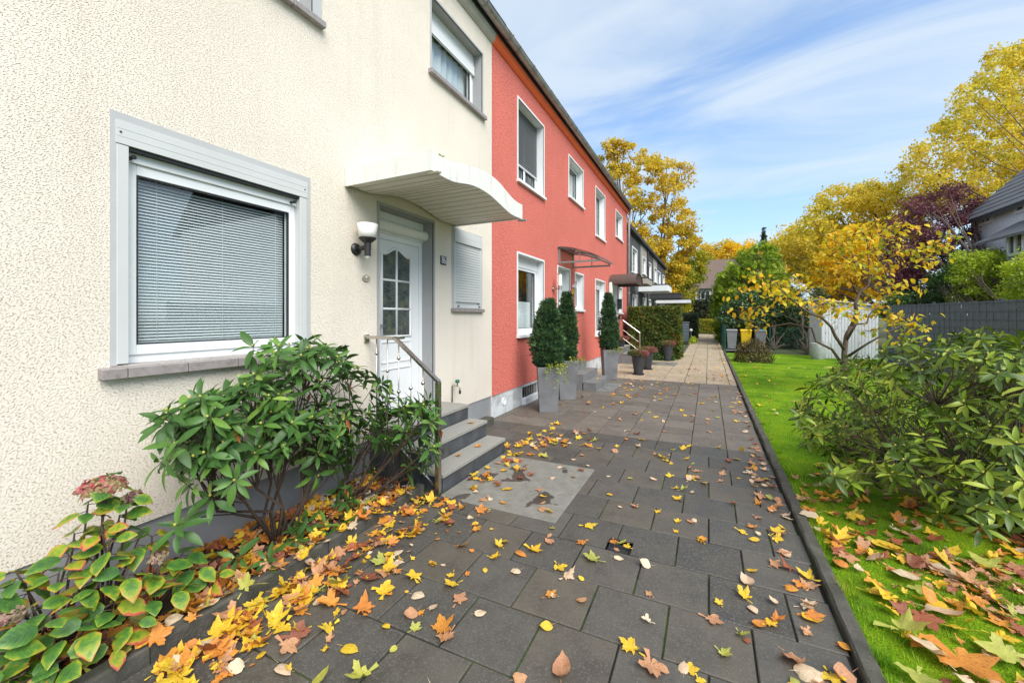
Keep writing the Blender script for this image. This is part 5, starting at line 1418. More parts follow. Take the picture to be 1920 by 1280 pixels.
# bins
def wheelie(c, mat, lidmat, label, sticker=False):
    t = thing('wheelie_bin', (c[0], c[1], 0), label, 'bin', 'wheelie bins at the garden fence')
    x, y = c; b = MB()
    def q4(w, d_, z, oy=0): return [(x - w * .86, y - d_ + oy, z), (x + w * .86, y - d_ + oy, z), (x + w * .86, y + d_ + oy, z), (x - w * .86, y + d_ + oy, z)]
    b.hexa(q4(.20, .20, .06, .02), q4(.265, .27, .94)); b.box(x - .243, x + .243, y - .285, y + .28, .90, .945)
    b.build('bin_body', MAT[mat], t, bevel=.012)
    b = MB(); b.hexa(q4(.29, .295, .948), q4(.27, .26, 1.0)); b.box(x - .25, x + .25, y + .29, y + .34, .93, .96)
    b.build('lid', MAT[lidmat], t, bevel=.012)
    for sx in (-1, 1):
        b = MB(); b.lathe([(.001, 0), (.10, 0), (.10, .05), (.001, .05)], (x + sx * .22 - .025, y + .20, .10), 14, 0, 'x', False); b.build('wheel', MAT['black_plastic'], t)
    b = MB(); b.lathe([(.03, 0), (.028, .003), (.001, .003)], (x, y - .245, .80), 8, 0, 'y', False); b.build('sticker', MAT['white' if sticker else 'black_plastic'], t)
BY = 22.9
wheelie((1.03, BY), 'bin_grey', 'bin_grey', 'grey wheelie bin with grey lid at the corner of the green fence', True)
wheelie((1.64, BY + .05), 'bin_yellow', 'bin_yellow', 'yellow wheelie bin between two grey ones')
wheelie((2.25, BY + .1), 'bin_grey', 'bin_blue', 'grey wheelie bin with a blue lid right of the yellow one', True)
b = MB(); b.box(.75, 2.7, 22.3, 23.6, -.03, .01)
tag(b.build('bin_stand', MAT['concrete'], None), 'concrete standing area under the wheelie bins', None, None, 'structure')

# slatted grey cabinet on the left far along the walk
t = thing('bin_cabinet', (-1.42, 28.3, 0), 'dark slatted bin cabinet left of the walk behind the clipped hedge', 'cabinet')
b = MB(); b.box(-1.75, -1.12, 28.1, 28.8, .02, 1.24); b.build('cabinet_body', MAT['slate_dark'], t, bevel=.01)
for i in range(6):
    b = MB(); b.box(-1.74, -1.13, 28.07, 28.098, .06 + i * .195, .24 + i * .195); b.build('slat', MAT['fence'], t)
b = MB(); b.box(-1.78, -1.09, 28.05, 28.85, 1.242, 1.29); b.build('lid', MAT['concrete'], t)
t = thing('garden_light', (-1.0, 28.2, 0), 'small round white lamp ball beside the slatted cabinet', 'garden light')
b = MB(); b.tube([(-1.0, 28.2, 0), (-1.0, 28.2, .68)], .02, 6); b.build('post', MAT['grey_paint'], t)
b = MB(); b.ball((-1.0, 28.2, .76), .10, 8); b.build('globe', MAT['opal'], t, smooth=True)

# green mesh fence
def mesh_fence(name, label, pts, h, dz=.1, dv=.1):
    t = thing(name, (pts[0][0], pts[0][1], 0), label, 'fence', 'green wire mesh fences by the bins')
    wb = MB()
    for (a_, c_) in zip(pts[:-1], pts[1:]):
        L = math.hypot(c_[0] - a_[0], c_[1] - a_[1]); n = max(1, round(L / 2.0))
        for i in range(n + 1):
            f = i / n; b = MB(); x, y = a_[0] + (c_[0] - a_[0]) * f, a_[1] + (c_[1] - a_[1]) * f
            b.box(x - .025, x + .025, y - .025, y + .025, -.05, h + .06); b.build('post', MAT['green_wire'], t)
        z = .06
        while z < h: wb.tube([(a_[0], a_[1], z), (c_[0], c_[1], z)], .005, 3, caps=False); z += dz
        m_ = int(L / dv)
        for i in range(m_):
            f = i / m_; x, y = a_[0] + (c_[0] - a_[0]) * f, a_[1] + (c_[1] - a_[1]) * f; wb.tube([(x, y, .03), (x, y, h)], .004, 3, caps=False)
    o = wb.build('wire_mesh', MAT['green_wire'], t); o['kind'] = 'stuff'
mesh_fence('mesh_fence', 'dark green wire fence along the right edge of the far walk', [(.72, 22.2), (.70, 36)], 1.15)
mesh_fence('mesh_fence', 'dark green wire fence behind the bins and the laurel', [(2.7, 23.4), (6.2, 23.6)], 1.1)

# anthracite privacy fence with woven strips
F0, F1 = Vector((5.62, 18.6, 0)), Vector((6.85, 6.0, 0))
FL = (F1 - F0).length; fd = (F1 - F0).normalized(); fnrm = Vector((-fd.y, fd.x, 0))
if fnrm.x > 0: fnrm = -fnrm
t = thing('privacy_fence', F0, 'anthracite privacy fence of upright strips between horizontal rods', 'fence')
n = int(FL / .112); me = None
for i in range(n):
    if me is None:
        b = MB(); w_ = .0555; pr = [(-w_, 0), (-w_ * .55, .012), (0, .016), (w_ * .55, .012), (w_, 0)]
        for k in range(4): b.quad((pr[k][0], -pr[k][1], 0), (pr[k + 1][0], -pr[k + 1][1], 0), (pr[k + 1][0], -pr[k + 1][1], 1.98), (pr[k][0], -pr[k][1], 1.98))
        b.quad((-w_, 0.002, 0), (-w_, 0.002, 1.98), (w_, 0.002, 1.98), (w_, 0.002, 0))
        me = b.mesh('strip', MAT['fence'])
    p_ = F0 + fd * (.056 + i * .112) + fnrm * (.006 if i % 2 else -.002)
    link_obj('strip', me, t, (p_.x, p_.y, .02 + random.uniform(-.002, .002)), (0, 0, math.atan2(fd.y, fd.x) + random.uniform(-.02, .02)))
for i in range(10):
    z = .10 + i * .205; b = MB()
    for s in (.028, -.022): b.tube([F0 + fnrm * s + Vector((0, 0, z)), F1 + fnrm * s + Vector((0, 0, z))], .005, 4)
    b.build('rod', MAT['fence_wire'], t)
m_ = int(FL / 2.5)
for i in range(m_ + 1):
    p_ = F0 + fd * FL * i / m_ - fnrm * .06; b = MB(); b.box(p_.x - .03, p_.x + .03, p_.y - .03, p_.y + .03, 0, 2.05); b.build('post', MAT['fence_wire'], t)

# white sheet metal shed
t = thing('garden_shed', (4.8, 20.5, 0), 'pale corrugated sheet metal garden shed at the end of the lawn', 'shed')
x0, x1, y0, y1, hl, hr = 3.95, 5.66, 19.5, 21.6, 2.26, 2.0
b = MB(); b.prism([(x0 + .01, 0), (x1 - .01, 0), (x1 - .01, hr - .03), (x0 + .01, hl - .03)], y0 + .02, y1, 'y'); b.build('shed_body', MAT['shed'], t)
n = 17
for i in range(n):
    xa = x0 + (x1 - x0) * i / n; w_ = (x1 - x0) / n; ht = hl + (hr - hl) * (i + .5) / n
    b = MB(); b.prism([(xa + .001, y0 + .019), (xa + w_ * .25, y0 + .004), (xa + w_ * .75, y0 + .004), (xa + w_ - .001, y0 + .019)], .02, ht - .04, 'z'); b.build('panel', MAT['shed'], t)
n = 14
for i in range(n):
    ya = y0 + .02 + (y1 - y0 - .02) * i / n; w_ = (y1 - y0) / n
    b = MB(); b.prism([(x0 + .009, ya + .001), (x0 + .009, ya + w_ - .001), (x0 - .008, ya + w_ * .75), (x0 - .008, ya + w_ * .25)], .02, hl - .05, 'z'); b.build('panel', MAT['shed'], t)
b = MB(); b.prism([(x0 - .08, hl + .012), (x1 + .08, hr - .024), (x1 + .08, hr + .03), (x0 - .08, hl + .066)], y0 - .08, y1 + .08, 'y'); b.build('roof', MAT['shed'], t)
t = thing('flower_pot', (3.72, 18.9, 0), 'large pale barrel shaped pot left of the white shed', 'flower pot')
b = MB(); b.lathe([(.001, 0), (.20, 0), (.26, .25), (.27, .45), (.24, .62), (.21, .62), (.2, .55), (.001, .55)], (3.72, 18.9, 0), 22, 0, 'z', False); auto_smooth(b.build('pot_body', MAT['pale_pot'], t), 50)

# ------------------------------------------------------------------ houses in the distance
t = thing('brick_house', (0, 64, 0), 'distant red brick house with brown tiled roof and white dormer', 'house')
b = MB(); b.box(-9, 9, 64, 74, 0, 4.0); b.build('wall', MAT['brick'], t)
b = MB(); b.prism([(63.4, 3.95), (74.6, 3.95), (69, 10.2)], -9.4, 9.4, 'x'); rf = b.build('roof', MAT['browntile'], t)
p1, p2 = at(1306, 565, Y=65.2), at(1331, 546, Y=65.2)
b = MB(); b.box(p1.x - .1, p2.x + .1, 63.5, 68, p1.z + .1, p2.z + .1); dm = b.build('dormer', MAT['white'], t)
b = MB(); b.box(p1.x - .5, p2.x + .3, 63.2, 68, p2.z + .102, p2.z + .32); b.build('roof', MAT['flatgrey'], dm)
for i in range(3):
    xa = p1.x + (p2.x - p1.x) * i / 3
    b = MB(); b.box(xa + .12, xa + (p2.x - p1.x) / 3 - .08, 63.46, 63.499, p1.z + .4, p2.z - .1); b.build('pane', MAT['obscure'], dm)
p1, p2 = at(1317, 570, Y=64), at(1325, 559, Y=64)
b = MB(); b.ring(63.9, 63.999, p1.x, p2.x, p1.z - .2, p2.z, .12)
b.v = [(y, x, z) for x, y, z in b.v]; wv = b.build('window', MAT['white'], t)
b = MB(); b.box(p1.x + .12, p2.x - .12, 63.94, 63.99, p1.z - .1, p2.z - .12); b.build('pane', MAT['obscure'], wv)

t = thing('slate_house', (12, 22, 0), 'grey slate clad house with dark roof and white windows behind the privacy fence', 'house')
XH = 11.0; y0, y1 = 12.0, 26.4; ze = 6.2
b = MB(); b.box(XH, XH + 8, y0, y1, 0, ze); b.add([(XH, y1, ze), (XH + 8, y1, ze), (XH + 4, y1, ze + 4.1)], [(0, 1, 2)]); b.build('wall', MAT['slatewall'], t)
n = 16
roof = MB(); roof.prism([(XH - .35, ze - .25), (XH + 4, ze + 4.25), (XH + 4, ze + 4.1), (XH - .35, ze - .38)], y0 - .2, y1 + .35, 'y')
roof.prism([(XH + 4, ze + 4.25), (XH + 8.35, ze - .25), (XH + 8.35, ze - .38), (XH + 4, ze + 4.1)], y0 - .2, y1 + .35, 'y'); rf = roof.build('roof', MAT['flatgrey'], t)
for i in range(n):
    f0, f1 = i / n, (i + 1) / n; xa, xb = XH - .37 + 4.37 * f0, XH - .37 + 4.37 * f1 + .06; za, zb_ = ze - .24 + 4.5 * f0, ze - .24 + 4.5 * f1
    b = MB(); b.prism([(xa, za + .05), (xb, zb_ + .065), (xb, zb_ + .03), (xa, za + .005)], y0 - .22, y1 + .37, 'y'); b.build('roof_course', MAT['rooftile'], rf)
def hwin(u0, v0, u1, v1, X, bars=1):
    p, q = at(u0, v0, X=X), at(u1, v1, X=X); ya, yb_ = min(p.y, q.y), max(p.y, q.y); za, zb_ = min(p.z, q.z), max(p.z, q.z)
    b = MB(); b.ring(X - .08, X - .001, ya, yb_, za, zb_, .11); b.box(X - .085, X - .001, (ya + yb_) / 2 - .05, (ya + yb_) / 2 + .05, za + .11, zb_ - .11)
    w_ = b.build('window', MAT['white'], t); b = MB(); b.box(X - .03, X - .002, ya + .1, yb_ - .1, za + .1, zb_ - .1); b.build('pane', MAT['obscure'], w_)
hwin(1906, 402, 1945, 372, XH); hwin(1840, 424, 1862, 402, XH)
hwin(1893, 482, 1925, 428, XH - .9)
p_ = at(1886, 470, X=XH - .9)
b = MB(); b.box(XH - .9, XH + .1, 14, p_.y, 0, 4.55); b.build('bay', MAT['white_reveal'], t)
b = MB(); b.prism([(XH - 1.3, 4.56), (XH, 5.35), (XH, 5.25), (XH - 1.3, 4.46)], 13.8, p_.y + 1.2, 'y'); b.build('pent_roof', MAT['rooftile'], t)

# ------------------------------------------------------------------ woody plants
def limbs(parent, base, tips, r0, mat, nodes=7, seed=0, wig=.06, n=6, name='trunk', split=.45, up=.4):
    """stems from base through mid nodes to every tip, as one branch mesh"""
    rg = np.random.default_rng(seed); b = MB(); base = np.array(base, float); tips = np.array(tips)
    k = min(nodes, len(tips)); idx = rg.choice(len(tips), k, replace=False)
    cen = tips[idx].copy()
    for _ in range(6):
        a_ = np.argmin(((tips[:, None] - cen[None]) ** 2).sum(2), 1)
        for i in range(k):
            if (a_ == i).any(): cen[i] = tips[a_ == i].mean(0)
    for i in range(k):
        sel = tips[a_ == i]
        if not len(sel): continue
        m_ = base + (cen[i] - base) * split; m_[2] = max(m_[2] - up * .3 * abs(cen[i][2] - base[2]) * .3, base[2] + .02)
        main = [base + rg.normal(0, r0 * .6, 3) * [1, 1, 0], base + (m_ - base) * .5 + rg.normal(0, wig, 3), m_ + rg.normal(0, wig * .7, 3), base + (cen[i] - base) * .82 + rg.normal(0, wig * .5, 3)]
        b.tube(main, [r0 * .75, r0 * .6, r0 * .45, r0 * .32], n)
        for q in sel:
            s = main[2] if rg.random() < .5 else main[3]
            md = s + (q - s) * .55 + rg.normal(0, wig * .55, 3); md[2] -= .04 * np.linalg.norm(q - s)
            b.tube([s, md, q], [r0 * .28, r0 * .18, r0 * .10], 5, caps=False)
    return b.build(name, MAT[mat], parent, smooth=True)
# rhododendron leaf: folded along the midrib, curved down
def rh_leaf(rows=6, w=.155, drop=.22, fold=.05):
    vs = [(0, -.06, 0)]; ss = np.linspace(0.05, 1, rows)
    for s in ss[:-1]:
        hw = w * math.sin(math.pi * (s ** .9)) ** .8; zc = -drop * s * s
        vs += [(-hw, s, zc + fold * hw / w), (0, s, zc), (hw, s, zc + fold * hw / w)]
    vs.append((0, 1.0, -drop))
    fs = []; nR = rows - 1
    for i in range(nR - 1):
        a_ = 1 + 3 * i; fs += [(a_, a_ + 1, a_ + 4, a_ + 3), (a_ + 1, a_ + 2, a_ + 5, a_ + 4)]
    e = 1 + 3 * (nR - 1); L = len(vs) - 1
    fs += [(0, 2, 1, 1), (0, 3, 2, 2), (e, e + 1, L, L), (e + 1, e + 2, L, L)]
    return np.array(vs, float), fs
RHV, RHF = rh_leaf()
RHT = np.array([f[:3] for f in RHF if len(set(f)) == 3] + [t_ for f in RHF if len(set(f)) == 4 for t_ in ((f[0], f[1], f[2]), (f[0], f[2], f[3]))])
def rhododendron(name, label, base, tips, mat, L=(.085, .125), nl=9, seed=0, r0=.022, nodes=9, loc=None, seen=None, up=.5, outc=None, dead=12, bases=None):
    rg = np.random.default_rng(seed)
    t = thing(name, base, label, 'shrub')
    tips = np.array(tips)
    for k_, (bs_, sel_) in enumerate(bases or [(base, np.ones(len(tips), bool))]): limbs(t, bs_, tips[sel_], r0, 'bark_dark', nodes, seed + k_, .05)
    tips = np.array(tips); cen = np.array(outc if outc is not None else tips.mean(0))
    P, Y, Z, S, T = [], [], [], [], []
    buds = MB()
    for q in tips:
        ax = (q - cen) * np.array([1, 1, .5]); ax = ax / (np.linalg.norm(ax) + 1e-6) * .55 + np.array([0, 0, up]) + rg.normal(0, .18, 3); ax /= np.linalg.norm(ax)
        e1 = np.cross(ax, [0.3, .2, 1.0]); e1 /= np.linalg.norm(e1); e2 = np.cross(ax, e1)
        m_ = rg.integers(nl - 2, nl + 3); ph = rg.uniform(0, 6.28); tone = rg.uniform(-.2, .22)
        for i in range(m_):
            a_ = ph + 2.4 * i; el = rg.uniform(-.25, .55) if i > 2 else rg.uniform(.4, .9)
            d_ = (e1 * math.cos(a_) + e2 * math.sin(a_)) * math.cos(el) + ax * math.sin(el)
            d_[2] -= .12; d_ /= np.linalg.norm(d_)
            side = np.cross(d_, ax + rg.normal(0, .15, 3)); side /= np.linalg.norm(side)
            P.append(q + d_ * .012 - ax * .006 * i); Y.append(d_); Z.append(np.cross(side, d_)); S.append(rg.uniform(*L) * (.75 if i < 2 else 1)); T.append(np.clip(rg.normal(.40 + tone, .26), 0, 1))
        buds.ball(tuple(q + ax * .012), .008, 4)
    b_ = buds.build('buds', MAT['bud'], t); b_['kind'] = 'stuff'
    P, Y, Z, S, T = map(np.array, (P, Y, Z, S, T))
    X_ = np.cross(Y, Z); Rm = np.stack([X_, Y, Z], 2)
    big = np.array([px_size(p_) for p_ in P]) * S
    # hidden behind others counts less: prefer the side towards the camera
    tow = np.array(tips).mean(0); view = np.array([0, 0, EYE]) - cen; view /= np.linalg.norm(view)
    score = big * (1 + .8 * ((P - cen) @ view))
    order = np.argsort(-score); top = order[:290]; rest = order[290:]
    variants = []
    for k in range(8):
        v_ = RHV.copy(); v_[:, 2] -= rg.uniform(-.05, .22) * v_[:, 1] ** 2; v_[:, 0] *= rg.uniform(.85, 1.15); v_[:, 0] += rg.uniform(-.05, .05) * v_[:, 1] ** 2
        for tt in (.2, .42, .65, .9):
            variants.append((tt, np_mesh('leaf', v_, RHT, MAT[mat], np.full(len(v_), tt), True)))
    for i in top:
        c_ = sorted(variants, key=lambda q: abs(q[0] - T[i]) + rg.random() * .05)[rg.integers(0, 8)][1]
        eu = Matrix(Rm[i].tolist()).to_euler()
        link_obj('leaf', c_, t, P[i], eu, (S[i],) * 3)
    if len(rest):
        V, FF = instance(RHV, RHT, P[rest], Rm[rest], S[rest])
        o = link_obj('foliage', np_mesh('foliage', V - cen, FF, MAT[mat], np.repeat(T[rest], len(RHV)), True), t, cen); o['kind'] = 'stuff'
    if dead:
        dq = tips[rg.choice(len(tips), dead)] + rg.normal(0, .05, (dead, 3)) - [0, 0, .06]
        for q in dq:
            dm = variants[0][1]; me_ = np_mesh('withered_leaf', RHV * [1, 1, 1.6], RHT, MAT['dead'], np.full(len(RHV), rg.random()), True)
            o = link_obj('withered_leaf', me_, t, q, (rg.uniform(-2, -.8), rg.uniform(-.5, .5), rg.uniform(0, 6)), (.08,) * 3)
    return t
# left bush: outline of the photographed plant, tips at depths between the wall and the kerb
polyL = [(290, 840), (300, 775), (322, 752), (395, 735), (470, 700), (500, 650), (575, 625), (640, 655), (690, 690), (745, 722), (800, 735), (822, 790), (828, 850), (790, 885), (730, 850), (690, 800), (660, 850), (640, 880), (560, 860), (470, 850), (400, 870), (340, 870)]
tipsL = []
for u_, v_ in sample_poly(polyL, 205):
    f = (u_ - 290) / 540.0
    q = at(u_, v_, X=rng.uniform(-2.99 + .10 * f, -2.52 + .20 * f))
    if q.y > 3.0: q = at(u_, v_, Y=rng.uniform(2.62, 3.0))
    tipsL.append(q)
for u_, v_ in ((352, 905), (395, 930), (440, 900), (570, 985), (555, 1010), (640, 915), (655, 935), (670, 960), (610, 985), (330, 985), (440, 1045), (500, 1050), (595, 890), (700, 880), (765, 880), (300, 865), (315, 770), (475, 650), (580, 650), (665, 690), (640, 1005)):
    tipsL.append(at(u_, v_, X=rng.uniform(-2.62, -2.42)))
tipsL = np.array([list(q) for q in tipsL]); tipsL[:, 2] = np.maximum(tipsL[:, 2], .10)
rhododendron('rhododendron', 'wide rhododendron in the flower bed below the white blind window', (-2.72, 1.86, .02), tipsL, 'rhodo', (.095, .150), 9, 3, .018, 10, outc=(-2.78, 2.1, .75), bases=[((-2.72, 1.86, .02), tipsL[:, 1] < 2.42), ((-2.80, 2.52, .02), tipsL[:, 1] >= 2.42)])
# right bush
ctr = np.array([2.30, 4.45, .72]); tipsR = []
rg = np.random.default_rng(21)
polyR = [(1490, 745), (1540, 690), (1610, 665), (1690, 640), (1800, 622), (1925, 632), (2010, 640), (2010, 1010), (1900, 985), (1830, 960), (1770, 925), (1700, 890), (1640, 900), (1560, 900), (1520, 840), (1480, 790)]
uvR = sample_poly(polyR, 600)
for (u_, v_) in uvR:
    f = (u_ - 1480) / 500.0
    dd = rg.uniform(3.2, 5.3) - .5 * f
    if v_ > 860: dd = rg.uniform(2.9, 3.9) - .3 * f
    tipsR.append(at(u_, v_, d=dd))
for u_, v_, dd in ((1905, 830, 2.35), (1860, 915, 2.4), (1830, 950, 2.5), (1840, 985, 2.45), (1890, 960, 2.3), (1920, 900, 2.25), (1760, 960, 2.8), (1750, 925, 2.9), (1680, 825, 3.2), (1700, 775, 3.1), (1655, 800, 3.3), (1930, 720, 2.4), (1870, 700, 2.6), (1790, 660, 2.9)):
    tipsR.append(at(u_, v_, d=dd))
tipsR = np.array([list(q) for q in tipsR]); tipsR[:, 2] = np.maximum(tipsR[:, 2], .12)
tipsR = tipsR[tipsR[:, 1] > 2.2]
rhododendron('rhododendron', 'large glossy rhododendron on the lawn before the privacy fence', (2.05, 4.25, .02), tipsR, 'rhodo_r', (.072, .122), 10, 5, .017, 18, outc=(2.15, 4.5, .6), dead=14)

# hydrangea in the lower left corner
def hyd_leaf(rows=7):
    vs = []; rim = []; vein_ = []
    ss = np.linspace(0, 1, rows)
    for s in ss:
        hw = .42 * (math.sin(math.pi * min(1, s * .93 + .07)) ** .75) * (1.0 if s < 1 else .0) * (1 - .25 * s)
        zc = -.22 * s * s
        for k, f in enumerate((-1, -.5, 0, .5, 1)):
            j = .012 * ((-1) ** int(round(s * 6))) if abs(f) == 1 else 0
            vs.append((f * (hw + j), s, zc + .07 * abs(f) * hw / .36 - .03 * (abs(f) == .5) * math.sin(s * 18) - (.05 if abs(f) == 1 else 0)))
            vein_.append((s - .32 * abs(f)) * 6.0)
            rim.append(min(1, (abs(f) ** 2 * .7 + max(0, s - .55) * 1.2)))
    fs = [(i * 5 + k, i * 5 + k + 1, i * 5 + k + 6, i * 5 + k + 5) for i in range(rows - 1) for k in range(4)]
    return np.array(vs), np.array(fs), np.array(rim), np.array(vein_)
HV, HF, HR, HVN = hyd_leaf()
t = thing('hydrangea', (-2.72, 1.15, .02), 'fading hydrangea with reddening leaves in the lower left flower bed', 'hydrangea')
hyd_variants = []
for k in range(6):
    v_ = HV.copy(); v_[:, 2] -= rng.uniform(-.1, .35) * v_[:, 1] ** 2; v_[:, 2] += rng.uniform(-.06, .06) * v_[:, 0] / .3
    hyd_variants.append(np_mesh('leaf', v_, HF, MAT['hydrangea'], None, True, {'rim': HR, 'vein': HVN}))
stems = MB()
rg = np.random.default_rng(8)
spec = [(205, 895, -2.70), (165, 945, -2.74), (190, 985, -2.66), (240, 930, -2.66), (180, 1040, -2.66), (205, 1015, -2.62), (110, 1075, -2.66), (150, 1100, -2.6), (60, 1140, -2.62), (190, 1085, -2.55), (240, 1065, -2.52), (280, 1110, -2.5), (300, 1060, -2.55),
        (30, 1185, -2.66), (330, 1090, -2.5), (370, 1050, -2.55), (210, 1130, -2.5), (120, 1180, -2.5), (20, 1250, -2.55), (75, 1215, -2.5), (340, 1040, -2.6), (400, 1080, -2.48), (260, 1010, -2.7), (90, 1160, -2.48), (170, 1165, -2.44), (40, 1265, -2.44), (110, 1240, -2.42), (-10, 1225, -2.5), (215, 1195, -2.42), (-40, 1290, -2.5), (30, 1070, -2.74), (130, 1040, -2.72), (225, 965, -2.72), (-30, 1150, -2.7), (140, 1000, -2.75), (285, 1005, -2.68), (-20, 1110, -2.7), (250, 1150, -2.45), (50, 1100, -2.8), (100, 1130, -2.72)]
bases = [(-2.78, .80, .02), (-2.70, .95, .02), (-2.66, 1.15, .02), (-2.62, 1.35, .02)]
allP = []
for (u_, v_, X_) in spec:
    q = np.array(at(u_, v_, X=X_)); q[2] = max(q[2], .06)
    bs = min(bases, key=lambda c_: abs(c_[1] - q[1] + .05))
    md = (np.array(bs) + q) / 2 + rg.normal(0, .02, 3)
    stems.tube([bs, md, q], [.006, .0055, .004], 5)
    pr = rg.uniform(0, 3.14)
    for i in range(4 if q[2] < .5 else 5):
        a_ = pr + i * math.pi / 2 + (math.pi / 4 if i > 3 else 0); el = rg.uniform(-.5, .25)
        d_ = np.array([math.cos(a_) * math.cos(el), math.sin(a_) * math.cos(el), math.sin(el)])
        zz = np.array([.25, -.25, 1.0]) + rg.normal(0, .25, 3); x_ = np.cross(d_, zz); x_ /= np.linalg.norm(x_); z_ = np.cross(x_, d_)
        Rm_ = Matrix(np.stack([x_, d_, z_], 1).tolist()).to_euler()
        p0 = q + d_ * .03 - np.array([0, 0, .03 * (i // 2)])
        if p0[0] < WX + .10: continue
        stems.tube([q - [0, 0, .03 * (i // 2)], p0], .002, 4, caps=False)
        s_ = rg.uniform(.07, .125)
        link_obj('leaf', hyd_variants[rg.integers(0, 6)], t, p0, Rm_, (s_, s_, s_))
def bloom(q, r, label, mat, n, flat=.55):
    P = rg.normal(0, 1, (n, 3)); P /= np.linalg.norm(P, axis=1, keepdims=True); P[:, 2] = np.abs(P[:, 2]) * 1.0 - .25 * (rg.random(n) < .4)
    Pn = P.copy(); P = np.array(q) + P * [r, r, r * flat] * rg.uniform(.8, 1.0, (n, 1))
    o = cloud('flower_head', P, Pn, rg.uniform(.016, .026, n), MAT[mat], t, T_DIA * [1.5, 1, 1], F_DIA, tint=np.clip(rg.normal(.5, .28, n) + .18 * (P[:, 1] < q[1]) - .08, 0, 1), kind='stuff', jitter=.45)
    o['label'] = label
q = at(192, 915, X=-2.72); bloom(q, .095, 'large pink to tan flower head', 'hydrangea_bloom', 420)
stems.tube([(-2.70, .95, .02), (q.x, q.y, q.z * .5), q], [.007, .006, .005], 5)
q = at(250, 933, X=-2.68); bloom(q, .035, 'small mauve dry flower head', 'hydrangea_dry', 110, .8)
q = at(20, 1160, X=-2.62); bloom(q, .045, 'pale dry flower head at the picture edge', 'hydrangea_dry', 130, .8)
q = at(425, 1120, X=-2.45); bloom(q, .04, 'tan dry flower head near the kerb', 'hydrangea_dry', 130, 1.2)
q = at(295, 1045, X=-2.6); bloom(q, .04, 'tan dry flower head among low leaves', 'hydrangea_dry', 110, .7)
stems.build('stems', MAT['bark_dark'], t, smooth=True)

# ------------------------------------------------------------------ hedges
def hedge(name, label, x0, x1, y0, y1, z1, mat, dens=900, size=(.05, .09), taper=.05, grp=None):
    t = thing(name, ((x0 + x1) / 2, (y0 + y1) / 2, 0), label, 'hedge', grp)
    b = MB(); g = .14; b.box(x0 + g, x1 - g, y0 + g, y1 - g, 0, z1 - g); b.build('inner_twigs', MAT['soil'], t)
    faces_ = [((x0, x1), (y0, y0), (0, z1), (0, -1, .2)), ((x1, x1), (y0, y1), (0, z1), (1, 0, .2)), ((x0, x1), (y0, y1), (z1, z1), (0, 0, 1)), ((x0, x0), (y0, y1), (0, z1), (-1, 0, .2)), ((x0, x1), (y1, y1), (0, z1), (0, 1, .2))]
    P, Nn = [], []
    for fx, fy, fz, nr in faces_:
        A = max(1e-3, (fx[1] - fx[0]) or 1) * max(1e-3, (fy[1] - fy[0]) or 1) * max(1e-3, (fz[1] - fz[0]) or 1)
        n = int(A * dens)
        q = np.stack([rng.uniform(*fx, n), rng.uniform(*fy, n), rng.uniform(*fz, n)], 1)
        nv = np.array(nr, float); q -= nv / np.linalg.norm(nv) * np.abs(rng.normal(0, .06, (n, 1)))
        q += rng.normal(0, .012, q.shape) + nv * (.03 * np.sin(q[:, 0:1] * 5 + q[:, 2:3] * 4) * np.sin(q[:, 1:2] * 4 + q[:, 2:3] * 6))
        P.append(q); Nn.append(np.repeat(nv[None], n, 0))
    P = np.vstack(P); Nn = np.vstack(Nn)
    patch = .45 + .25 * np.sin(P[:, 0] * 3.3 + P[:, 2] * 2.1) * np.sin(P[:, 2] * 3.7 + P[:, 1] * 2) + .15 * np.sin(P[:, 0] * 11 + P[:, 2] * 9)
    topb = .2 * (P[:, 2] > z1 - .12)
    o = cloud('foliage', P, Nn, rng.uniform(*size, len(P)), MAT[mat], t, T_SPRAY, F_SPRAY, tint=np.clip(patch + topb + rng.normal(0, .22, len(P)), 0, 1), jitter=.8)
    return t
hedge('clipped_hedge', 'square clipped hedge with browning patches beyond the second red door', -2.85, -.97, 16.6, 18.0, 1.99, 'hedge', 1500, (.06, .11))
hedge('clipped_hedge', 'dark rectangular hedge left of the far walk', -1.9, -.75, 33.0, 35.5, 1.85, 'hedge_dark', 420, (.08, .14))
hedge('clipped_hedge', 'low yellowing hedge across the end of the walk', -1.0, 1.6, 43.6, 45.0, 1.35, 'olive_gold', 420, (.08, .14))
# ground cover under the clipped hedge
def mound(name, label, cat, c, r, h, n, size, mat, T=T_LEAF, F=F_LEAF, grp=None, stemmat='bark_dark'):
    t = thing(name, (c[0], c[1], 0), label, cat, grp)
    P = rng.normal(0, 1, (n, 3)); P /= np.linalg.norm(P, axis=1, keepdims=True); P[:, 2] = np.abs(P[:, 2]); Nn = P.copy()
    P *= rng.uniform(.72, 1.04, (n, 1)) * (1 + .10 * np.sin(P[:, 0:1] * 7) * np.sin(P[:, 1:2] * 8 + P[:, 2:3] * 5))
    P = P * [r[0], r[1], h] + [c[0], c[1], .03]
    b = MB()
    for i in range(9):
        q = P[rng.integers(0, n)]; b.tube([(c[0] + rng.normal(0, .03), c[1] + rng.normal(0, .03), 0), tuple((np.array([c[0], c[1], .1]) + q) / 2), tuple(q)], [.014, .01, .004], 5, caps=False)
    b.build('stems', MAT[stemmat], t)
    cloud('foliage', P, Nn, rng.uniform(*size, n), MAT[mat], t, T, F, jitter=.6)
    return t
mound('low_plant', 'low green leafy plants at the foot of the clipped hedge', 'plant', (-1.75, 16.15), (.65, .28), .42, 900, (.06, .12), 'green')
mound('low_shrub', 'low rounded bronze shrub on the lawn before the bins', 'shrub', (1.42, 16.7), (.62, .55), .80, 2600, (.05, .09), 'brownshrub')
mound('low_plant', 'bright low plants beside the slatted cabinet', 'plant', (-.85, 27.6), (.22, 1.2), .35, 500, (.08, .14), 'lime')
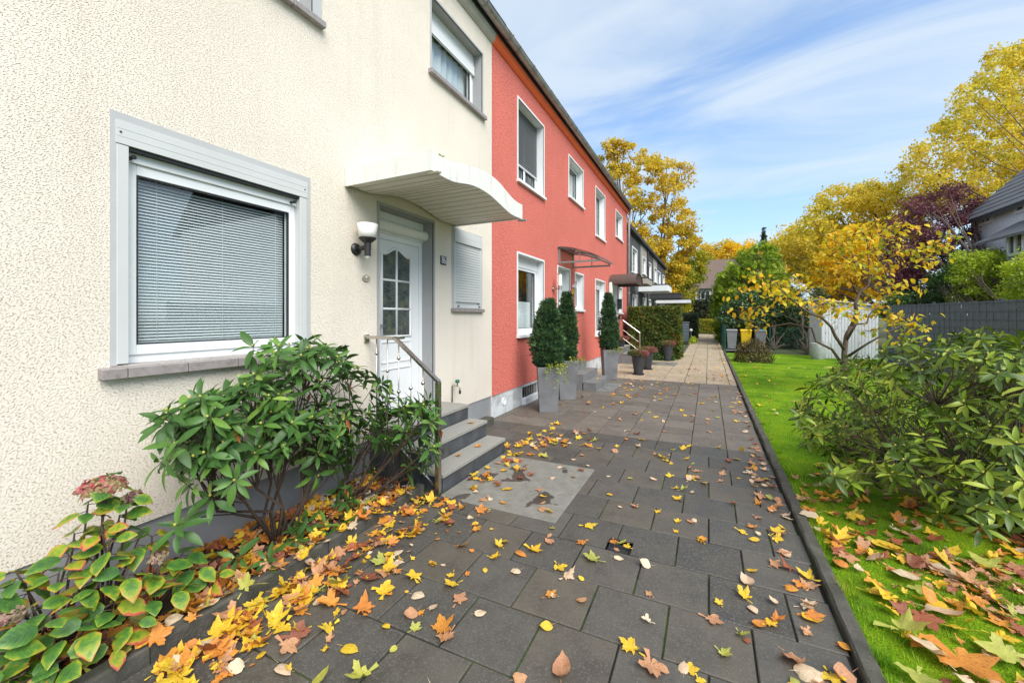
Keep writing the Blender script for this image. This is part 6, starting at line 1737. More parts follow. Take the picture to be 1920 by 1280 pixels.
mound('round_evergreen', 'dark round evergreen at the end of the walk', 'shrub', (.1, 50), (2.6, 2.0), 4.0, 3200, (.25, .4), 'hedge_dark', T_SPRAY, F_SPRAY)

# ------------------------------------------------------------------ trees
def tree(name, label, base, poly, d, thick, nclump, per, size, mat, sig=.5, r0=.18, seed=0, cat='tree', grp=None, T=T_DIA, F=F_DIA, tintfn=None, bark='bark', nodes=9, flat=.7, trunk=True, zmin=.3, crown='crown', split=.5, dfun=None):
    global rng
    t = thing(name, base, label, cat, grp)
    uv = sample_poly(poly, nclump); a_ = np.array(poly, float); c_ = a_.mean(0); ext = (a_.max(0) - a_.min(0)) / 2
    e = np.clip(np.linalg.norm((uv - c_) / ext, axis=1), 0, 1)
    dd = d + rng.uniform(-1, 1, nclump) * thick * np.sqrt(np.clip(1 - e ** 2, .12, 1))
    C_ = at_np(uv, dd); C_[:, 2] = np.maximum(C_[:, 2], zmin)
    if trunk: limbs(t, base, C_[rng.choice(nclump, min(nclump, 60), replace=False)], r0, bark, nodes, seed, sig * .35, 6, 'trunk', split)
    P = np.repeat(C_, per, 0); n = len(P)
    off = rng.normal(0, 1, (n, 3)); off /= np.linalg.norm(off, axis=1, keepdims=True) ; off *= (rng.random((n, 1)) ** .45) * [1, 1, flat] * sig * np.repeat(rng.uniform(.6, 1.4, nclump), per)[:, None]
    P = P + off; P[:, 2] = np.maximum(P[:, 2], .05)
    nr = off / sig + [0, 0, .5] + rng.normal(0, .3, (n, 3))
    tone = np.repeat(rng.normal(.5, .16, nclump), per) + rng.normal(0, .2, n)
    if tintfn is not None: tone = tone + tintfn(P)
    cloud(crown, P, nr, rng.uniform(*size, n), MAT[mat], t, T, F, tint=np.clip(tone, 0, 1), jitter=.7)
    return t
G = 'autumn trees along the gardens'
# plane tree behind the houses on the left
tree('plane_tree', 'tall golden plane tree rising behind the red and anthracite houses', (-6.5, 44, 0),
     [(1128, 268), (1165, 262), (1210, 285), (1245, 300), (1290, 310), (1300, 345), (1280, 370), (1305, 400), (1308, 450), (1290, 500), (1262, 560), (1225, 560), (1180, 520), (1120, 480), (1100, 420), (1105, 330), (1120, 300)],
     42, 4.2, 400, 92, (.17, .31), 'gold_l', .66, .26, 31, grp=G)
tree('leafy_tree', 'green to gold tree hanging over the end of the anthracite row', (-5.2, 47, 0),
     [(1250, 500), (1285, 470), (1330, 478), (1325, 515), (1300, 540), (1302, 580), (1282, 602), (1252, 602), (1240, 560)], 45, 2.4, 170, 70, (.16, .30), 'olive_gold', .7, .25, 32, grp=G)
# far trees
tree('far_tree', 'far ochre tree above the brick house roof', (-3, 85, 0), [(1300, 500), (1318, 462), (1352, 448), (1385, 462), (1380, 505), (1350, 525), (1310, 530)], 82, 4, 110, 60, (.3, .55), 'gold_l', 1.2, .4, 33, grp=G)
tree('far_tree', 'far orange maple left of the big cypress', (4, 78, 0), [(1342, 500), (1352, 465), (1375, 455), (1402, 475), (1400, 510), (1370, 525)], 74, 3, 80, 60, (.3, .5), 'amber', 1.0, .35, 34, grp=G)
tree('far_tree', 'far tree with small orange top behind the cypress', (10, 66, 0), [(1380, 470), (1400, 455), (1440, 455), (1480, 470), (1470, 520), (1400, 520)], 60, 3, 70, 60, (.25, .45), 'amber', .9, .3, 35, grp=G)
tree('far_tree', 'pale ochre tree right of the cypress top', (20, 70, 0), [(1440, 450), (1470, 425), (1520, 410), (1560, 420), (1580, 500), (1500, 530), (1450, 500)], 66, 5, 130, 60, (.3, .5), 'gold', 1.2, .4, 36, grp=G)
# great golden trees on the right
tree('plane_tree', 'huge golden plane tree at the right picture edge', (24, 31, 0),
     [(1680, 335), (1700, 290), (1760, 235), (1790, 210), (1800, 165), (1850, 130), (1830, 100), (1900, 85), (1990, 60), (2060, 200), (2060, 420), (1900, 400), (1800, 400), (1700, 400), (1655, 370)],
     33, 4.5, 800, 66, (.15, .27), 'gold', .70, .16, 37, grp=G)
tree('plane_tree', 'broad golden tree sloping down towards the cypress', (17, 40, 0),
     [(1450, 455), (1490, 430), (1520, 400), (1545, 355), (1600, 350), (1640, 345), (1680, 360), (1720, 380), (1740, 430), (1720, 520), (1620, 560), (1520, 540), (1480, 500)],
     38, 4, 480, 76, (.18, .30), 'gold', .75, .2, 38, grp=G)
tree('amber_tree', 'glowing amber tree behind the small crooked tree', (10.5, 25, 0),
     [(1520, 500), (1560, 440), (1600, 425), (1660, 430), (1690, 470), (1670, 540), (1620, 575), (1560, 565), (1530, 540)], 26, 2.2, 170, 90, (.11, .20), 'amber', .5, .2, 39, grp=G)
# copper tree
tree('copper_beech', 'dark purple leaved tree in front of the slate house', (9.3, 17.8, 0),
     [(1660, 430), (1695, 380), (1760, 355), (1815, 350), (1840, 385), (1885, 430), (1885, 485), (1830, 505), (1770, 535), (1740, 580), (1685, 580), (1662, 520)], 19.6, 1.4, 250, 110, (.07, .13), 'purple', .40, .12, 40, grp=G, zmin=1.9)
# shrubs behind the fence
tree('lime_shrub', 'lime green shrub looking over the privacy fence', (8.1, 14.6, 0), [(1770, 520), (1795, 480), (1840, 465), (1885, 478), (1900, 520), (1890, 565), (1770, 572)], 15.6, 1.0, 110, 90, (.07, .13), 'lime', .30, .05, 41, cat='shrub', T=T_LEAF, F=F_LEAF, zmin=1.4)
tree('leafy_shrub', 'dark green shrub over the fence beside the lime one', (7.7, 16.0, 0), [(1745, 520), (1790, 490), (1800, 560), (1760, 575)], 16.6, .7, 50, 80, (.06, .12), 'green', .30, .05, 42, cat='shrub', T=T_LEAF, F=F_LEAF, zmin=1.5)
tree('leafy_shrub', 'mid green creeper spilling over the fence top near the shed', (6.9, 17.6, 0), [(1655, 560), (1700, 548), (1770, 550), (1775, 580), (1700, 580), (1650, 600)], 17.6, .7, 60, 80, (.06, .12), 'green', .26, .05, 43, cat='shrub', T=T_LEAF, F=F_LEAF, zmin=1.6)
tree('leafy_shrub', 'yellow green shrub at the right edge behind the fence', (8.0, 10.6, 0), [(1880, 500), (1930, 470), (1990, 480), (1990, 570), (1890, 565)], 11.8, .8, 60, 90, (.06, .11), 'lime', .28, .05, 44, cat='shrub', T=T_LEAF, F=F_LEAF, zmin=1.7)
# cypress and laurel
tree('cypress', 'large bright green rounded cypress beside the far walk', (2.6, 27.5, 0),
     [(1338, 640), (1336, 560), (1345, 525), (1375, 490), (1400, 462), (1430, 455), (1455, 470), (1475, 520), (1500, 560), (1510, 640)], 26, 2.2, 620, 34, (.16, .28), 'conifer_lime', .26, .16, 45, T=T_SPRAY, F=F_SPRAY, zmin=.2, flat=1.0, grp='evergreens by the bins')
tree('laurel_bush', 'dark glossy laurel behind the wheelie bins', (3.0, 24.6, 0), [(1350, 600), (1362, 560), (1395, 545), (1440, 548), (1490, 560), (1522, 590), (1520, 650), (1440, 640), (1440, 612), (1350, 615)], 23.5, .9, 260, 46, (.10, .17), 'laurel', .28, .05, 46, cat='shrub', T=T_LEAF, F=F_LEAF, zmin=.35, grp='evergreens by the bins')
tree('laurel_bush', 'dark evergreen shrub between the laurel and the white shed', (4.1, 22.6, 0), [(1470, 640), (1480, 560), (1530, 530), (1560, 560), (1530, 600), (1520, 665), (1480, 665)], 22.3, .5, 90, 50, (.09, .15), 'conifer', .28, .05, 47, cat='shrub', T=T_SPRAY, F=F_SPRAY, zmin=.2, grp='evergreens by the bins')
tree('fir_top', 'thin dark fir tip far behind the cypress', (9, 80, 0), [(1428, 460), (1432, 425), (1436, 460)], 75, .3, 40, 40, (.25, .4), 'hedge_dark', .28, .12, 48, T=T_SPRAY, F=F_SPRAY)

# bamboo at the right edge
t = thing('bamboo', (5.9, 8.2, 0), 'bamboo canes with long yellow green leaves at the right picture edge', 'bamboo')
b = MB(); P, Nn, Yv = [], [], []
for i in range(9):
    x, y = 5.75 + rng.normal(0, .18), 8.0 + rng.normal(0, .3); h = rng.uniform(1.7, 2.3); lean = rng.normal([-.32, .05], .16)
    pts = [(x, y, 0), (x + lean[0] * .3, y + lean[1] * .3, h * .6), (x + lean[0], y + lean[1], h)]
    b.tube(pts, [.010, .008, .003], 5)
    for k in range(26):
        f = rng.uniform(.45, 1); q = np.array([x + lean[0] * f ** 2, y + lean[1] * f ** 2, h * f]); a_ = rng.uniform(0, 6.28)
        P.append(q); Yv.append([math.cos(a_) - .3, math.sin(a_), rng.uniform(-.7, .3)])
b.build('canes', MAT['twig_green'], t)
P, Yv = np.array(P), np.array(Yv); Yv /= np.linalg.norm(Yv, axis=1, keepdims=True)
X_ = np.cross(Yv, [0, 0, 1.0] + rng.normal(0, .3, Yv.shape)); X_ /= np.linalg.norm(X_, axis=1, keepdims=True)
V, FF = instance(RHV * [.42, 1, 1.5], RHT, P, np.stack([X_, Yv, np.cross(X_, Yv)], 2), rng.uniform(.13, .24, len(P)))
o = link_obj('foliage', np_mesh('foliage', V - P.mean(0), FF, MAT['bamboo'], np.repeat(rng.random(len(P)), len(RHV)), True), t, P.mean(0)); o['kind'] = 'stuff'

# small crooked yellow tree on the lawn
t = thing('crooked_tree', (3.98, 7.6, 0), 'small crooked tree with sparse yellow leaves on the lawn before the shed', 'tree')
DT = 8.6
def tp(u, v, o=0.0): return at(u, v, d=DT + o)
base = tp(1583, 735); base = Vector((base.x, base.y, 0.02))
tk = MB()
def br(pts, r, n=7): tk.tube(pts, [q * .70 for q in r], n)
br([base, tp(1584, 690), tp(1583, 662), tp(1587, 630), tp(1596, 612)], [.085, .075, .07, .062, .055], 9)
br([tp(1596, 612), tp(1606, 590, .1), tp(1604, 565, .1), tp(1612, 548, .12), tp(1628, 535, .15), tp(1630, 500, .2), tp(1627, 470, .25), tp(1625, 450, .3), tp(1622, 438, .3)], [.055, .05, .046, .04, .034, .028, .022, .016, .010])
br([tp(1583, 655), tp(1566, 630, -.15), tp(1558, 612, -.2), tp(1540, 595, -.25), tp(1520, 588, -.3), tp(1500, 575, -.35), tp(1470, 548, -.4), tp(1448, 530, -.4), tp(1440, 545, -.4)], [.05, .045, .04, .034, .028, .024, .018, .012, .008])
br([tp(1584, 690), tp(1560, 655, .2), tp(1530, 640, .3), tp(1522, 615, .35), tp(1480, 606, .4), tp(1440, 613, .45), tp(1412, 616, .5)], [.045, .04, .034, .028, .020, .014, .008])
br([tp(1586, 640), tp(1605, 608, -.25), tp(1625, 606, -.3), tp(1630, 590, -.3), tp(1655, 560, -.35)], [.04, .032, .026, .018, .008])
br([tp(1590, 668), tp(1625, 645, -.3), tp(1655, 628, -.4), tp(1690, 610, -.5), tp(1705, 615, -.5)], [.04, .03, .022, .014, .007])
br([tp(1628, 475, .25), tp(1655, 462, .2), tp(1690, 458, .1), tp(1725, 470, 0)], [.016, .012, .008, .005])
br([tp(1622, 438, .3), tp(1608, 436, .3), tp(1595, 445, .3), tp(1580, 460, .3)], [.01, .008, .006, .004])
br([tp(1622, 438, .3), tp(1650, 430, .3), tp(1690, 420, .3)], [.01, .008, .004])
br([tp(1627, 478, .3), tp(1600, 480, .35), tp(1585, 495, .4), tp(1570, 520, .4)], [.012, .009, .006, .004])
br([tp(1540, 560, -.3), tp(1510, 545, -.3), tp(1480, 540, -.3), tp(1430, 520, -.35), tp(1405, 515, -.4)], [.014, .012, .010, .006, .004])
br([tp(1500, 606, .4), tp(1470, 590, .5), tp(1430, 580, .6), tp(1408, 583, .6)], [.014, .010, .007, .004])
br([tp(1628, 535, .15), tp(1660, 540, .1), tp(1700, 535, .1)], [.012, .008, .004])
br([tp(1583, 690), tp(1570, 668, -.3), tp(1558, 650, -.4), tp(1556, 640, -.4)], [.012, .010, .007, .004])
tk.build('trunk', MAT['bark'], t, smooth=True)
# leaves: big, in loose bunches round the twig ends
LVx = [np_mesh('leaf', (lambda v_: v_)(np.stack([RHV[:, 0] * 2.05, RHV[:, 1], RHV[:, 2] * s_ + .25 * np.abs(RHV[:, 0])], 1)), RHT, MAT['magnolia'], np.full(len(RHV), tt), True) for s_ in (.6, 1.4) for tt in (.08, .3, .5, .7, .85, 1.0)]
bun = [(1410, 612, 6), (1400, 585, 9), (1425, 577, 8), (1415, 520, 9), (1440, 540, 14), (1480, 560, 18), (1500, 545, 10), (1460, 535, 12), (1540, 570, 22), (1560, 572, 16), (1530, 590, 8), (1605, 592, 10), (1640, 575, 12), (1660, 555, 12), (1690, 600, 14), (1712, 612, 14),
       (1700, 640, 8), (1655, 590, 10), (1630, 620, 8), (1580, 460, 14), (1600, 440, 18), (1640, 425, 20), (1690, 425, 16), (1660, 460, 12), (1725, 470, 16), (1760, 460, 12), (1780, 440, 8), (1700, 535, 8), (1655, 530, 8), (1570, 520, 12), (1600, 505, 12), (1560, 480, 10), (1540, 440, 6), (1620, 490, 8), (1650, 500, 8), (1500, 520, 6), (1385, 545, 4), (1740, 490, 8)]
# twigs that carry the bunches
tw = MB(); LQ = []
ends = [tp(1627, 470, .25), tp(1500, 575, -.35), tp(1440, 613, .45), tp(1655, 560, -.35), tp(1690, 610, -.5), tp(1690, 458, .1), tp(1580, 460, .3), tp(1690, 420, .3), tp(1570, 520, .4), tp(1430, 520, -.35), tp(1430, 580, .6), tp(1540, 595, -.25), tp(1604, 565, .1)]
for u_, v_, n in bun:
    c_ = tp(u_, v_, rng.uniform(-.4, .4)); e_ = min(ends, key=lambda q: (q - c_).length)
    tw.tube([e_, (e_ + c_) / 2 + Vector(rng.normal(0, .03, 3)), c_], [.007, .005, .003], 4, caps=False)
    for i in range(int(n * 2.9)):
        q = c_ + Vector(rng.normal(0, [.17, .17, .09], 3)); a_ = rng.uniform(0, 6.28)
        tw.tube([c_, q], .002, 3, caps=False)
        LQ.append((q, (rng.uniform(-1.3, .1), rng.uniform(-.6, .6), a_), rng.uniform(.085, .13)))
tag(tw.build('twigs', MAT['bark_dark'], t), None, None, None, 'stuff')
rng.shuffle(LQ) if False else random.shuffle(LQ)
for q, e_, s_ in LQ[:295]: link_obj('leaf', LVx[rng.integers(0, len(LVx))], t, q, e_, (s_,) * 3)
Pq = np.array([list(q) for q, _, _ in LQ[295:]]); Rq = np.array([np.array(Euler(e_).to_matrix()) for _, e_, _ in LQ[295:]])
V, FF = instance(RHV * [2.05, 1, 1] + np.abs(RHV[:, :1]) * [0, 0, .25], RHT, Pq, Rq, np.array([s_ for _, _, s_ in LQ[295:]]))
o = link_obj('foliage', np_mesh('foliage', V - Pq.mean(0), FF, MAT['magnolia'], np.repeat(rng.choice([.08, .3, .5, .7, .85, 1.0], len(Pq)), len(RHV)), True), t, Pq.mean(0)); o['kind'] = 'stuff'
# ------------------------------------------------------------------ pebbles and fallen leaves
n = 260
P = np.stack([rng.uniform(WX + .05, -2.47, n), rng.uniform(2.35, 3.0, n), rng.uniform(.035, .06, n)], 1)
T = np.array([(-1, 0, 0), (0, -1, 0), (1, 0, 0), (0, 1, 0), (0, 0, .7), (0, 0, -.7), (.62, .62, .35), (-.62, .62, .35), (.62, -.62, .35), (-.62, -.62, .35)], float)
F = np.array([(4, 6, 7), (4, 7, 9), (4, 9, 8), (4, 8, 6), (6, 2, 3), (6, 3, 7), (7, 3, 0), (7, 0, 9), (9, 0, 1), (9, 1, 8), (8, 1, 2), (8, 2, 6)])
V, FF = instance(T * [1, .75, .7], F, P, rot_from(rng.normal(0, .3, (n, 3)) + [0, 0, 1], rng.uniform(0, 6.28, n)), rng.uniform(.012, .032, n))
tag(link_obj('pebbles', np_mesh('pebbles', V, FF, MAT['pebble'], None, True)), 'pale pebbles in the bed beside the cream house steps', 'pebbles', None, 'stuff')

def lobed(seed, curl, lobes=5):
    """plane / maple leaf: pointed lobes with side teeth"""
    rg = np.random.default_rng(seed); pts = []; vein = []
    la = [-125, -62, 0, 62, 125]; ll = [.50, .84, 1.0, .84, .50]
    for a_, l in zip(la, ll):
        a_ += rg.normal(0, 4); l *= rg.uniform(.9, 1.08)
        for da, f, vv in ((-30, .56, 0), (-19, .76, 0), (-12, .78, 0), (0, 1.0, 1), (12, .78, 0), (19, .76, 0)):
            pts.append((a_ + da, l * f * rg.uniform(.95, 1.05), vv))
    pts.append((165, .30, 0)); pts.insert(0, (-165, .30, 0))
    vs = [(0, 0, 0)]; vein = [1.0]
    for a_, r_, vv in pts:
        a2 = R(a_); x, y = r_ * math.sin(a2), r_ * math.cos(a2)
        z = curl[0] * r_ * r_ + curl[1] * x * x + curl[2] * y * abs(y) + rg.normal(0, .035) + (.05 if not vv else 0)
        vs.append((x * .62, y * .62, z * .62)); vein.append(float(vv))
    fs = [(0, i + 1, i) for i in range(1, len(pts))]
    # stalk
    k = len(vs); vs += [(-.012, -.02, .01), (.012, -.02, .01), (rg.normal(0, .1) + .01, -.55, .05), (rg.normal(0, .1) - .01, -.55, .05)]; vein += [1, 1, 1, 1]
    fs += [(k, k + 1, k + 2), (k, k + 2, k + 3)]
    return np.array(vs), np.array(fs), np.array(vein)
def oval(seed, curl):
    rg = np.random.default_rng(seed); vs = [(0, 0, 0), (0, .25, .01), (0, .55, 0)]; vein = [1, 1, 1]; N_ = 18
    for i in range(N_):
        a_ = 2 * math.pi * i / N_; w_ = .34 * (1 + .12 * math.cos(a_)); x, y = w_ * math.sin(a_), .30 - .42 * math.cos(a_)
        if i == N_ // 2: y += .09
        if i == 0: y += .06
        vs.append((x * rg.uniform(.95, 1.05), y, curl[0] * (x * x + (y - .3) ** 2) * 2 + curl[1] * x * abs(x) * 3 + curl[2] * (y - .3) * abs(y - .3) * 3 + rg.normal(0, .015))); vein.append(0)
    fs = []; ctr_ = []
    for i in range(N_):
        j = (i + 1) % N_
        f = lambda q: 0 if vs[3 + q][1] < .12 else 1 if vs[3 + q][1] < .42 else 2
        a0, b0 = f(i), f(j)
        fs.append((a0, 3 + i, 3 + j))
        if a0 != b0: fs.append((a0, 3 + j, b0))
    k = len(vs); vs += [(-.012, -.1, .01), (.012, -.1, .01), (.06, -.5, .04)]; vein += [1, 1, 1]; fs.append((k, k + 1, k + 2))
    return np.array(vs), np.array([f for f in fs if f]), np.array(vein, float)
SH = {'lobed': [lobed(i, (c0, c1, c2)) for i, (c0, c1, c2) in enumerate([(.10, 0, 0), (.35, .1, 0), (-.12, .2, .1), (.2, -.3, .2), (.55, 0, -.2), (.05, .5, 0), (.25, .2, .35)])],
      'oval': [oval(i + 20, c_) for i, c_ in enumerate([(.1, 0, 0), (.35, .1, 0), (-.2, 0, .1), (.15, .3, .2)])]}
FM = {}
for sh, lst in SH.items():
    for ci, cn_ in enumerate(FALL):
        for k, (v_, f_, ve) in enumerate(lst):
            FM[sh, cn_, k] = np_mesh('fallen_leaf', v_, f_, FALL[cn_], np.full(len(v_), .13 * k), False, {'vein': ve})
LV = []                                       # x, y, z, size, shape, colour, variant, zone, tilt
def drop(x, y, z, size, sh, colr, zone, tilt=.12):
    LV.append([x, y, z, size, sh, colr, int(rng.integers(0, len(SH[sh]))), zone, tilt])
CW = {'path': (['yellow', 'orange', 'russet', 'tan', 'cream', 'green'], [.32, .11, .07, .25, .18, .07]),
      'heap': (['yellow', 'orange', 'russet', 'tan', 'cream', 'green'], [.38, .30, .09, .14, .04, .05]),
      'kerbside': (['yellow', 'orange', 'russet', 'tan', 'cream', 'green'], [.12, .10, .12, .30, .32, .04]),
      'lawn': (['yellow', 'orange', 'russet', 'tan', 'cream', 'green'], [.20, .27, .17, .21, .12, .03]),
      'bed': (['yellow', 'orange', 'russet', 'tan', 'cream', 'green'], [.24, .30, .28, .10, .02, .06])}
def many(n, fx, fy, zone, cw, z=.004, size=(.06, .13), po=.25, tilt=.12, keep=None):
    c, w_ = CW[cw]
    k = 0; guard = 0
    while k < n and guard < n * 40:
        guard += 1; x, y = fx(), fy()
        if keep and not keep(x, y): continue
        colr = c[rng.choice(len(c), p=w_)]
        sh = 'oval' if rng.random() < (po if colr not in ('cream',) else .75) else 'lobed'
        zz = z(x, y) if callable(z) else z
        drop(x, y, zz + rng.uniform(0, .006), rng.uniform(*size) * (.75 if sh == 'oval' else 1), sh, colr, zone, tilt); k += 1
U = lambda a_, b_: (lambda: rng.uniform(a_, b_))
Nn = lambda m_, s_: (lambda: rng.normal(m_, s_))
onpath = lambda x, y: XL + .03 < x < XR - .03 and y > .85 and not (x < -2.16 and 3.05 < y < 4.45)
# dense drift along the bed kerb, thinning to the right
many(105, lambda: XL + .05 + abs(rng.normal(0, .26)), U(.95, 2.15), 'path', 'heap', .008, (.085, .16), .15, .2, onpath)
many(60, lambda: XL + .05 + abs(rng.normal(0, .22)), U(2.1, 3.1), 'path', 'heap', .008, (.075, .125), .2, .2, onpath)
many(62, Nn(-1.95, .22), Nn(4.75, .5), 'path', 'heap', .01, (.07, .12), .2, .2, onpath)
many(24, Nn(-1.95, .17), U(3.2, 4.3), 'slab', 'heap', .012, (.07, .12), .2, .2, onpath)
many(9, U(-1.7, -1.15), U(3.15, 4.2), 'slab', 'path', .012, (.07, .12), .2, .12, onpath)
many(60, Nn(-2.40, .05), U(.95, 2.95), 'bed', 'heap', .085, (.07, .13), .2, .35)
many(170, lambda: XL + .05 + abs(rng.normal(0, .38)), U(.95, 3.0), 'path', 'heap', .006, (.03, .07), .4, .25, onpath)
# scattered
many(62, U(-2.0, .5), U(1.1, 3.2), 'path', 'path', .004, (.055, .125), .3, .12, onpath)
many(70, U(-2.1, .5), U(3.2, 6.0), 'path', 'path', .004, (.06, .12), .3, .12, lambda x, y: onpath(x, y) and not (x < -1.05 and y < 4.3))
many(75, U(-2.8, .5), U(5.8, 10.8), 'path', 'path', .004, (.06, .12), .3, .12, lambda x, y: -2.9 < x < XR)
many(34, Nn(-1.6, .5), U(8.2, 10.8), 'path', 'heap', .006, (.06, .12), .3, .15, lambda x, y: -1.85 < x < XR)
# along the right kerb
many(72, lambda: XR - .04 - abs(rng.normal(0, .15)), U(1.2, 5.6), 'kerbside', 'kerbside', .008, (.065, .125), .4, .22, onpath)
many(36, lambda: XR - .04 - abs(rng.normal(0, .12)), U(5.6, 11), 'kerbside', 'kerbside', .008, (.06, .12), .4, .22, onpath)
many(40, lambda: XR - .04 - abs(rng.normal(0, .25)), U(11, 30), 'kerbside', 'path', .008, (.07, .12), .4, .22)
# lawn
many(215, U(.75, 3.0), U(1.15, 3.7), 'lawn', 'lawn', lambda x, y: float(lawn_z(x, y)) + .018, (.08, .155), .3, .22, lambda x, y: x < .75 + (y - .6) * .95)
many(170, Nn(2.0, .75), Nn(3.7, .6), 'lawn', 'lawn', lambda x, y: float(lawn_z(x, y)) + .015, (.08, .15), .25, .25, lambda x, y: x > .9)
many(40, U(.72, 1.1), U(3.4, 4.8), 'lawn', 'lawn', lambda x, y: float(lawn_z(x, y)) + .018, (.07, .13), .25, .25)
many(95, U(.75, 4.5), U(4.8, 20), 'lawn', 'path', lambda x, y: float(lawn_z(x, y)) + .025, (.07, .12), .3, .2, lambda x, y: rng.random() < 1.2 / (1 + (x - .7)))
many(420, Nn(2.15, .8), Nn(4.15, .6), 'lawn', 'bed', lambda x, y: float(lawn_z(x, y)) + .010, (.05, .11), .3, .3, lambda x, y: x > .95)
many(330, U(.75, 3.0), U(1.2, 3.9), 'lawn', 'lawn', lambda x, y: float(lawn_z(x, y)) + .012, (.035, .085), .4, .35, lambda x, y: x > .8 + .25 * rng.random() and x < .75 + (y - .6) * .95)
# flower bed
many(250, U(-3.05, -2.42), U(.7, 2.4), 'bed', 'bed', .055, (.08, .15), .2, .4)
many(120, U(-3.0, -2.42), U(2.2, 3.05), 'bed', 'bed', .065, (.07, .13), .2, .35)
# beige walk
many(60, U(-2.8, .55), U(11.2, 16), 'walk', 'path', .004, (.07, .11), .3, .1, lambda x, y: x > -.9 or rng.random() < .3)
many(60, U(-.85, .55), U(16, 40), 'walk', 'path', .004, (.07, .11), .3, .1)
# pieces one can pick out in the photograph
def pick(u, v, size, sh, colr, zone='path', z=.008, tilt=.1):
    q = at(u, v, z=z); drop(q.x, q.y, z, size, sh, colr, zone, tilt)
for a_ in ((1220, 1245, .15, 'lobed', 'tan'), (1052, 1268, .13, 'oval', 'tan'), (645, 1213, .10, 'oval', 'yellow'), (680, 1265, .13, 'lobed', 'green'), (832, 1180, .15, 'lobed', 'orange'), (1333, 1160, .105, 'lobed', 'tan'), (1416, 1172, .09, 'oval', 'orange'),
           (1355, 1223, .085, 'lobed', 'green'), (1408, 1097, .11, 'oval', 'cream'), (1507, 1155, .11, 'oval', 'yellow'), (1475, 1228, .12, 'oval', 'tan'), (1500, 1262, .15, 'oval', 'cream'), (1595, 1265, .12, 'oval', 'tan'), (1575, 1210, .10, 'oval', 'orange'),
           (1115, 1048, .15, 'lobed', 'green'), (1218, 1060, .085, 'oval', 'cream'), (1048, 1062, .11, 'lobed', 'yellow'), (925, 1045, .09, 'lobed', 'yellow'), (998, 1028, .13, 'lobed', 'yellow'), (970, 1035, .10, 'oval', 'orange'), (1036, 1017, .09, 'oval', 'tan'),
           (1030, 1115, .10, 'lobed', 'orange'), (1085, 1128, .08, 'oval', 'tan'), (775, 1115, .10, 'oval', 'cream'), (780, 1147, .09, 'oval', 'tan'), (682, 1145, .13, 'lobed', 'orange'), (860, 1125, .12, 'lobed', 'tan'), (840, 1190, .13, 'lobed', 'tan'),
           (1280, 918, .10, 'lobed', 'green'), (1270, 977, .07, 'lobed', 'yellow'), (1300, 979, .07, 'oval', 'tan'), (1102, 985, .12, 'lobed', 'yellow'), (1160, 1020, .12, 'lobed', 'green'), (1150, 1015, .09, 'lobed', 'orange'), (590, 1052, .10, 'oval', 'cream'), (565, 1143, .10, 'oval', 'cream')):
    pick(*a_)
for a_ in ((1800, 1235, .30, 'lobed', 'orange'), (1640, 1015, .17, 'oval', 'yellow'), (1530, 966, .14, 'oval', 'cream'), (1680, 1070, .19, 'oval', 'cream'), (1760, 1070, .14, 'oval', 'cream'), (1725, 1200, .18, 'oval', 'cream'), (1690, 1180, .2, 'lobed', 'green'), (1740, 1140, .16, 'oval', 'cream'),
           (1670, 1120, .16, 'lobed', 'yellow'), (1820, 1090, .15, 'lobed', 'tan'), (1720, 1265, .16, 'lobed', 'green'), (1800, 1270, .15, 'oval', 'cream'), (1860, 1060, .18, 'lobed', 'green'), (1890, 1225, .16, 'lobed', 'green'), (1730, 1155, .16, 'lobed', 'russet')):
    pick(*a_, zone='lawn', z=.05)
st_ = [(-2.33, 3.95, .168), (-2.36, 3.6, .168), (-2.55, 4.2, .351)]
for x, y, z in st_: drop(x, y, z + .006, .10, 'lobed', 'orange', 'step', .1)
drop(-2.3, 9.3, .185, .10, 'lobed', 'yellow', 'step'); drop(-2.62, 9.5, .357, .10, 'lobed', 'yellow', 'step')

CN = {'yellow': 'yellow', 'orange': 'orange', 'russet': 'russet brown', 'tan': 'pale tan', 'cream': 'cream white', 'green': 'yellow green'}
SN = {'lobed': 'lobed', 'oval': 'oval'}
def zone_words(l):
    x, y, zone = l[0], l[1], l[7]
    if zone == 'path':
        if y > YB: return 'on the gridded paving ' + ('by the planters' if x < -1.2 else 'in the middle' if x < -.2 else 'towards the lawn')
        if x < -1.35 and y > 4.3: return 'in the drift past the cream house steps'
        if x < -1.75: return 'in the bed kerb drift ' + ('at the lower picture edge' if y < 1.45 else 'past the hydrangea' if y < 2.1 else 'below the rhododendron')
        if y > 4.3: return 'on the dark paving beyond the pale slab'
        return 'on dark paving ' + ('near the bed' if x < -1.1 else 'mid path' if x < -.35 else 'towards the lawn') + (', in front' if y < 2.2 else ', near the square hole')
    if zone == 'lawn':
        return 'on the lawn ' + ('at the lower right corner' if y < 1.9 else 'before the rhododendron' if y < 3.2 else 'under the rhododendron' if y < 4.9 else 'farther back')  + (' by the kerb' if x < 1.05 else '')
    if zone == 'kerbside': return 'on paving against the lawn kerb ' + ('in front' if y < 2.4 else 'beside the rhododendron' if y < 5 else 'farther along')
    if zone == 'bed': return 'in the flower bed ' + ('under the hydrangea' if y < 1.5 else 'under the rhododendron' if y < 2.3 else 'beside the cream house steps')
    if zone == 'slab': return 'on the pale granite slab ' + ('against the lowest step' if x < -1.75 else 'in its open part')
    if zone == 'step': return 'on a grey step of the red house' if y > 6 else 'on a granite tread of the cream house steps'
    return 'on the beige walk'
score = np.array([px_size(l[:3]) * l[3] * (.6 if l[7] == 'bed' else 1) for l in LV])
order = np.argsort(-score)
hide = {'V': [], 'F': [], 'M': [], 'T': [], 'W': []}
cols = list(FALL); off = 0
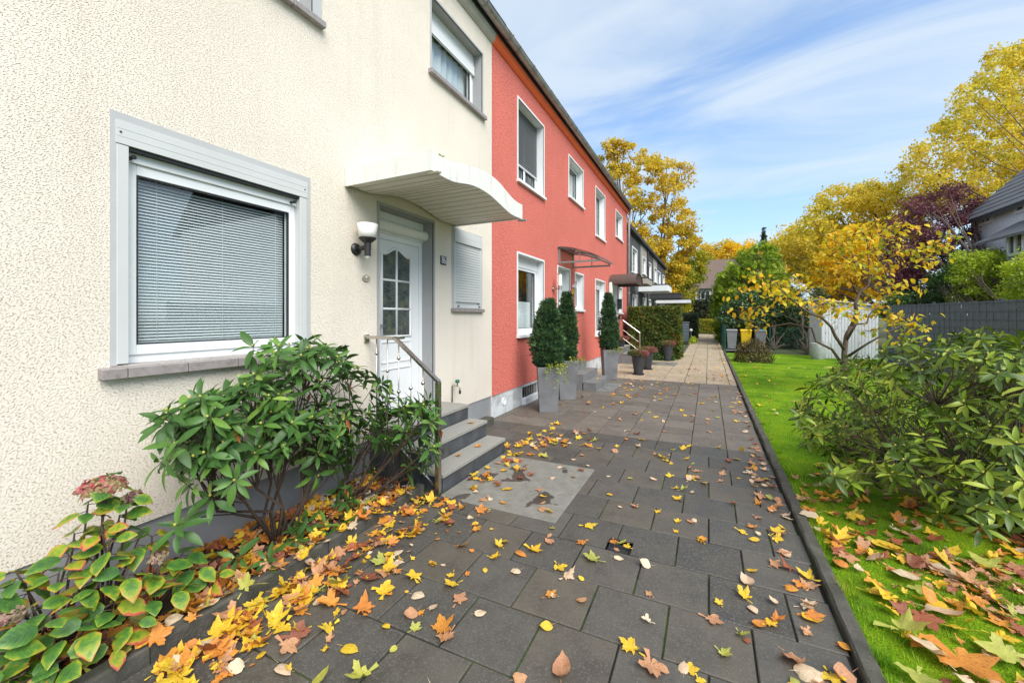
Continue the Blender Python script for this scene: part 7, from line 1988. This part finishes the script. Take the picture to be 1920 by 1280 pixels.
for rank, i in enumerate(order):
    x, y, z, s_, sh, colr, k, zone, tl = LV[i]
    Rm_ = Euler((rng.normal(0, tl), rng.normal(0, tl), rng.uniform(0, 6.28))).to_matrix()
    v_, f_, ve = SH[sh][k]
    nu = np.array([rng.uniform(.8, 1.15), rng.uniform(.88, 1.12), rng.uniform(.5, 2.0)]); v_ = v_ * nu
    zl = (np.array(Rm_) @ v_.T * s_)[2]
    zz = z - np.sort(zl)[max(0, len(zl) // 8)] * .85
    if rank < 298 and score[i] > 0:
        o = link_obj('fallen_leaf', FM[sh, colr, k], None, (x, y, zz), Rm_.to_euler(), tuple(s_ * nu))
        sz = 'large ' if s_ > .122 else 'small ' if s_ < .085 else ''
        lab = '%s%s %s fallen leaf %s' % (sz, CN[colr], SN[sh], zone_words(LV[i]))
        tag(o, lab, 'leaf', 'fallen leaves ' + zone_words(LV[i]).replace(',', ''))
    else:
        V = (np.array(Rm_) @ (v_ * s_).T).T + [x, y, zz]
        hide['V'].append(V); hide['F'].append(f_ + off); hide['M'] += [cols.index(colr)] * len(f_); hide['T'].append(np.full(len(v_), rng.random())); hide['W'].append(ve); off += len(v_)
me = np_mesh('fallen_leaves', np.vstack(hide['V']), np.vstack(hide['F']), [FALL[c_] for c_ in cols], np.concatenate(hide['T']), False, {'vein': np.concatenate(hide['W'])})
me.polygons.foreach_set('material_index', hide['M']); me.update()
tag(link_obj('fallen_leaves', me), 'smaller and farther fallen autumn leaves strewn over bed, paving and lawn', 'leaves', None, 'stuff')
# tiny weed on the canopy
t = thing('weed', (XCN - .05, 2.98, 3.0), 'tiny green seedling growing from the canopy edge', 'plant')
b = MB(); b.tube([(XCN - .05, 2.98, 2.95), (XCN - .05, 2.98, 3.03)], .003, 4); b.build('stem', MAT['twig_green'], t)
for k in range(5):
    a_ = k * 1.3; V = RHV * [2, 1, 1] * .06
    link_obj('leaf', np_mesh('leaf', V, RHT, MAT['ivy'], np.full(len(V), .3), True), t, (XCN - .05, 2.98, 3.02), (.5, 0, a_))
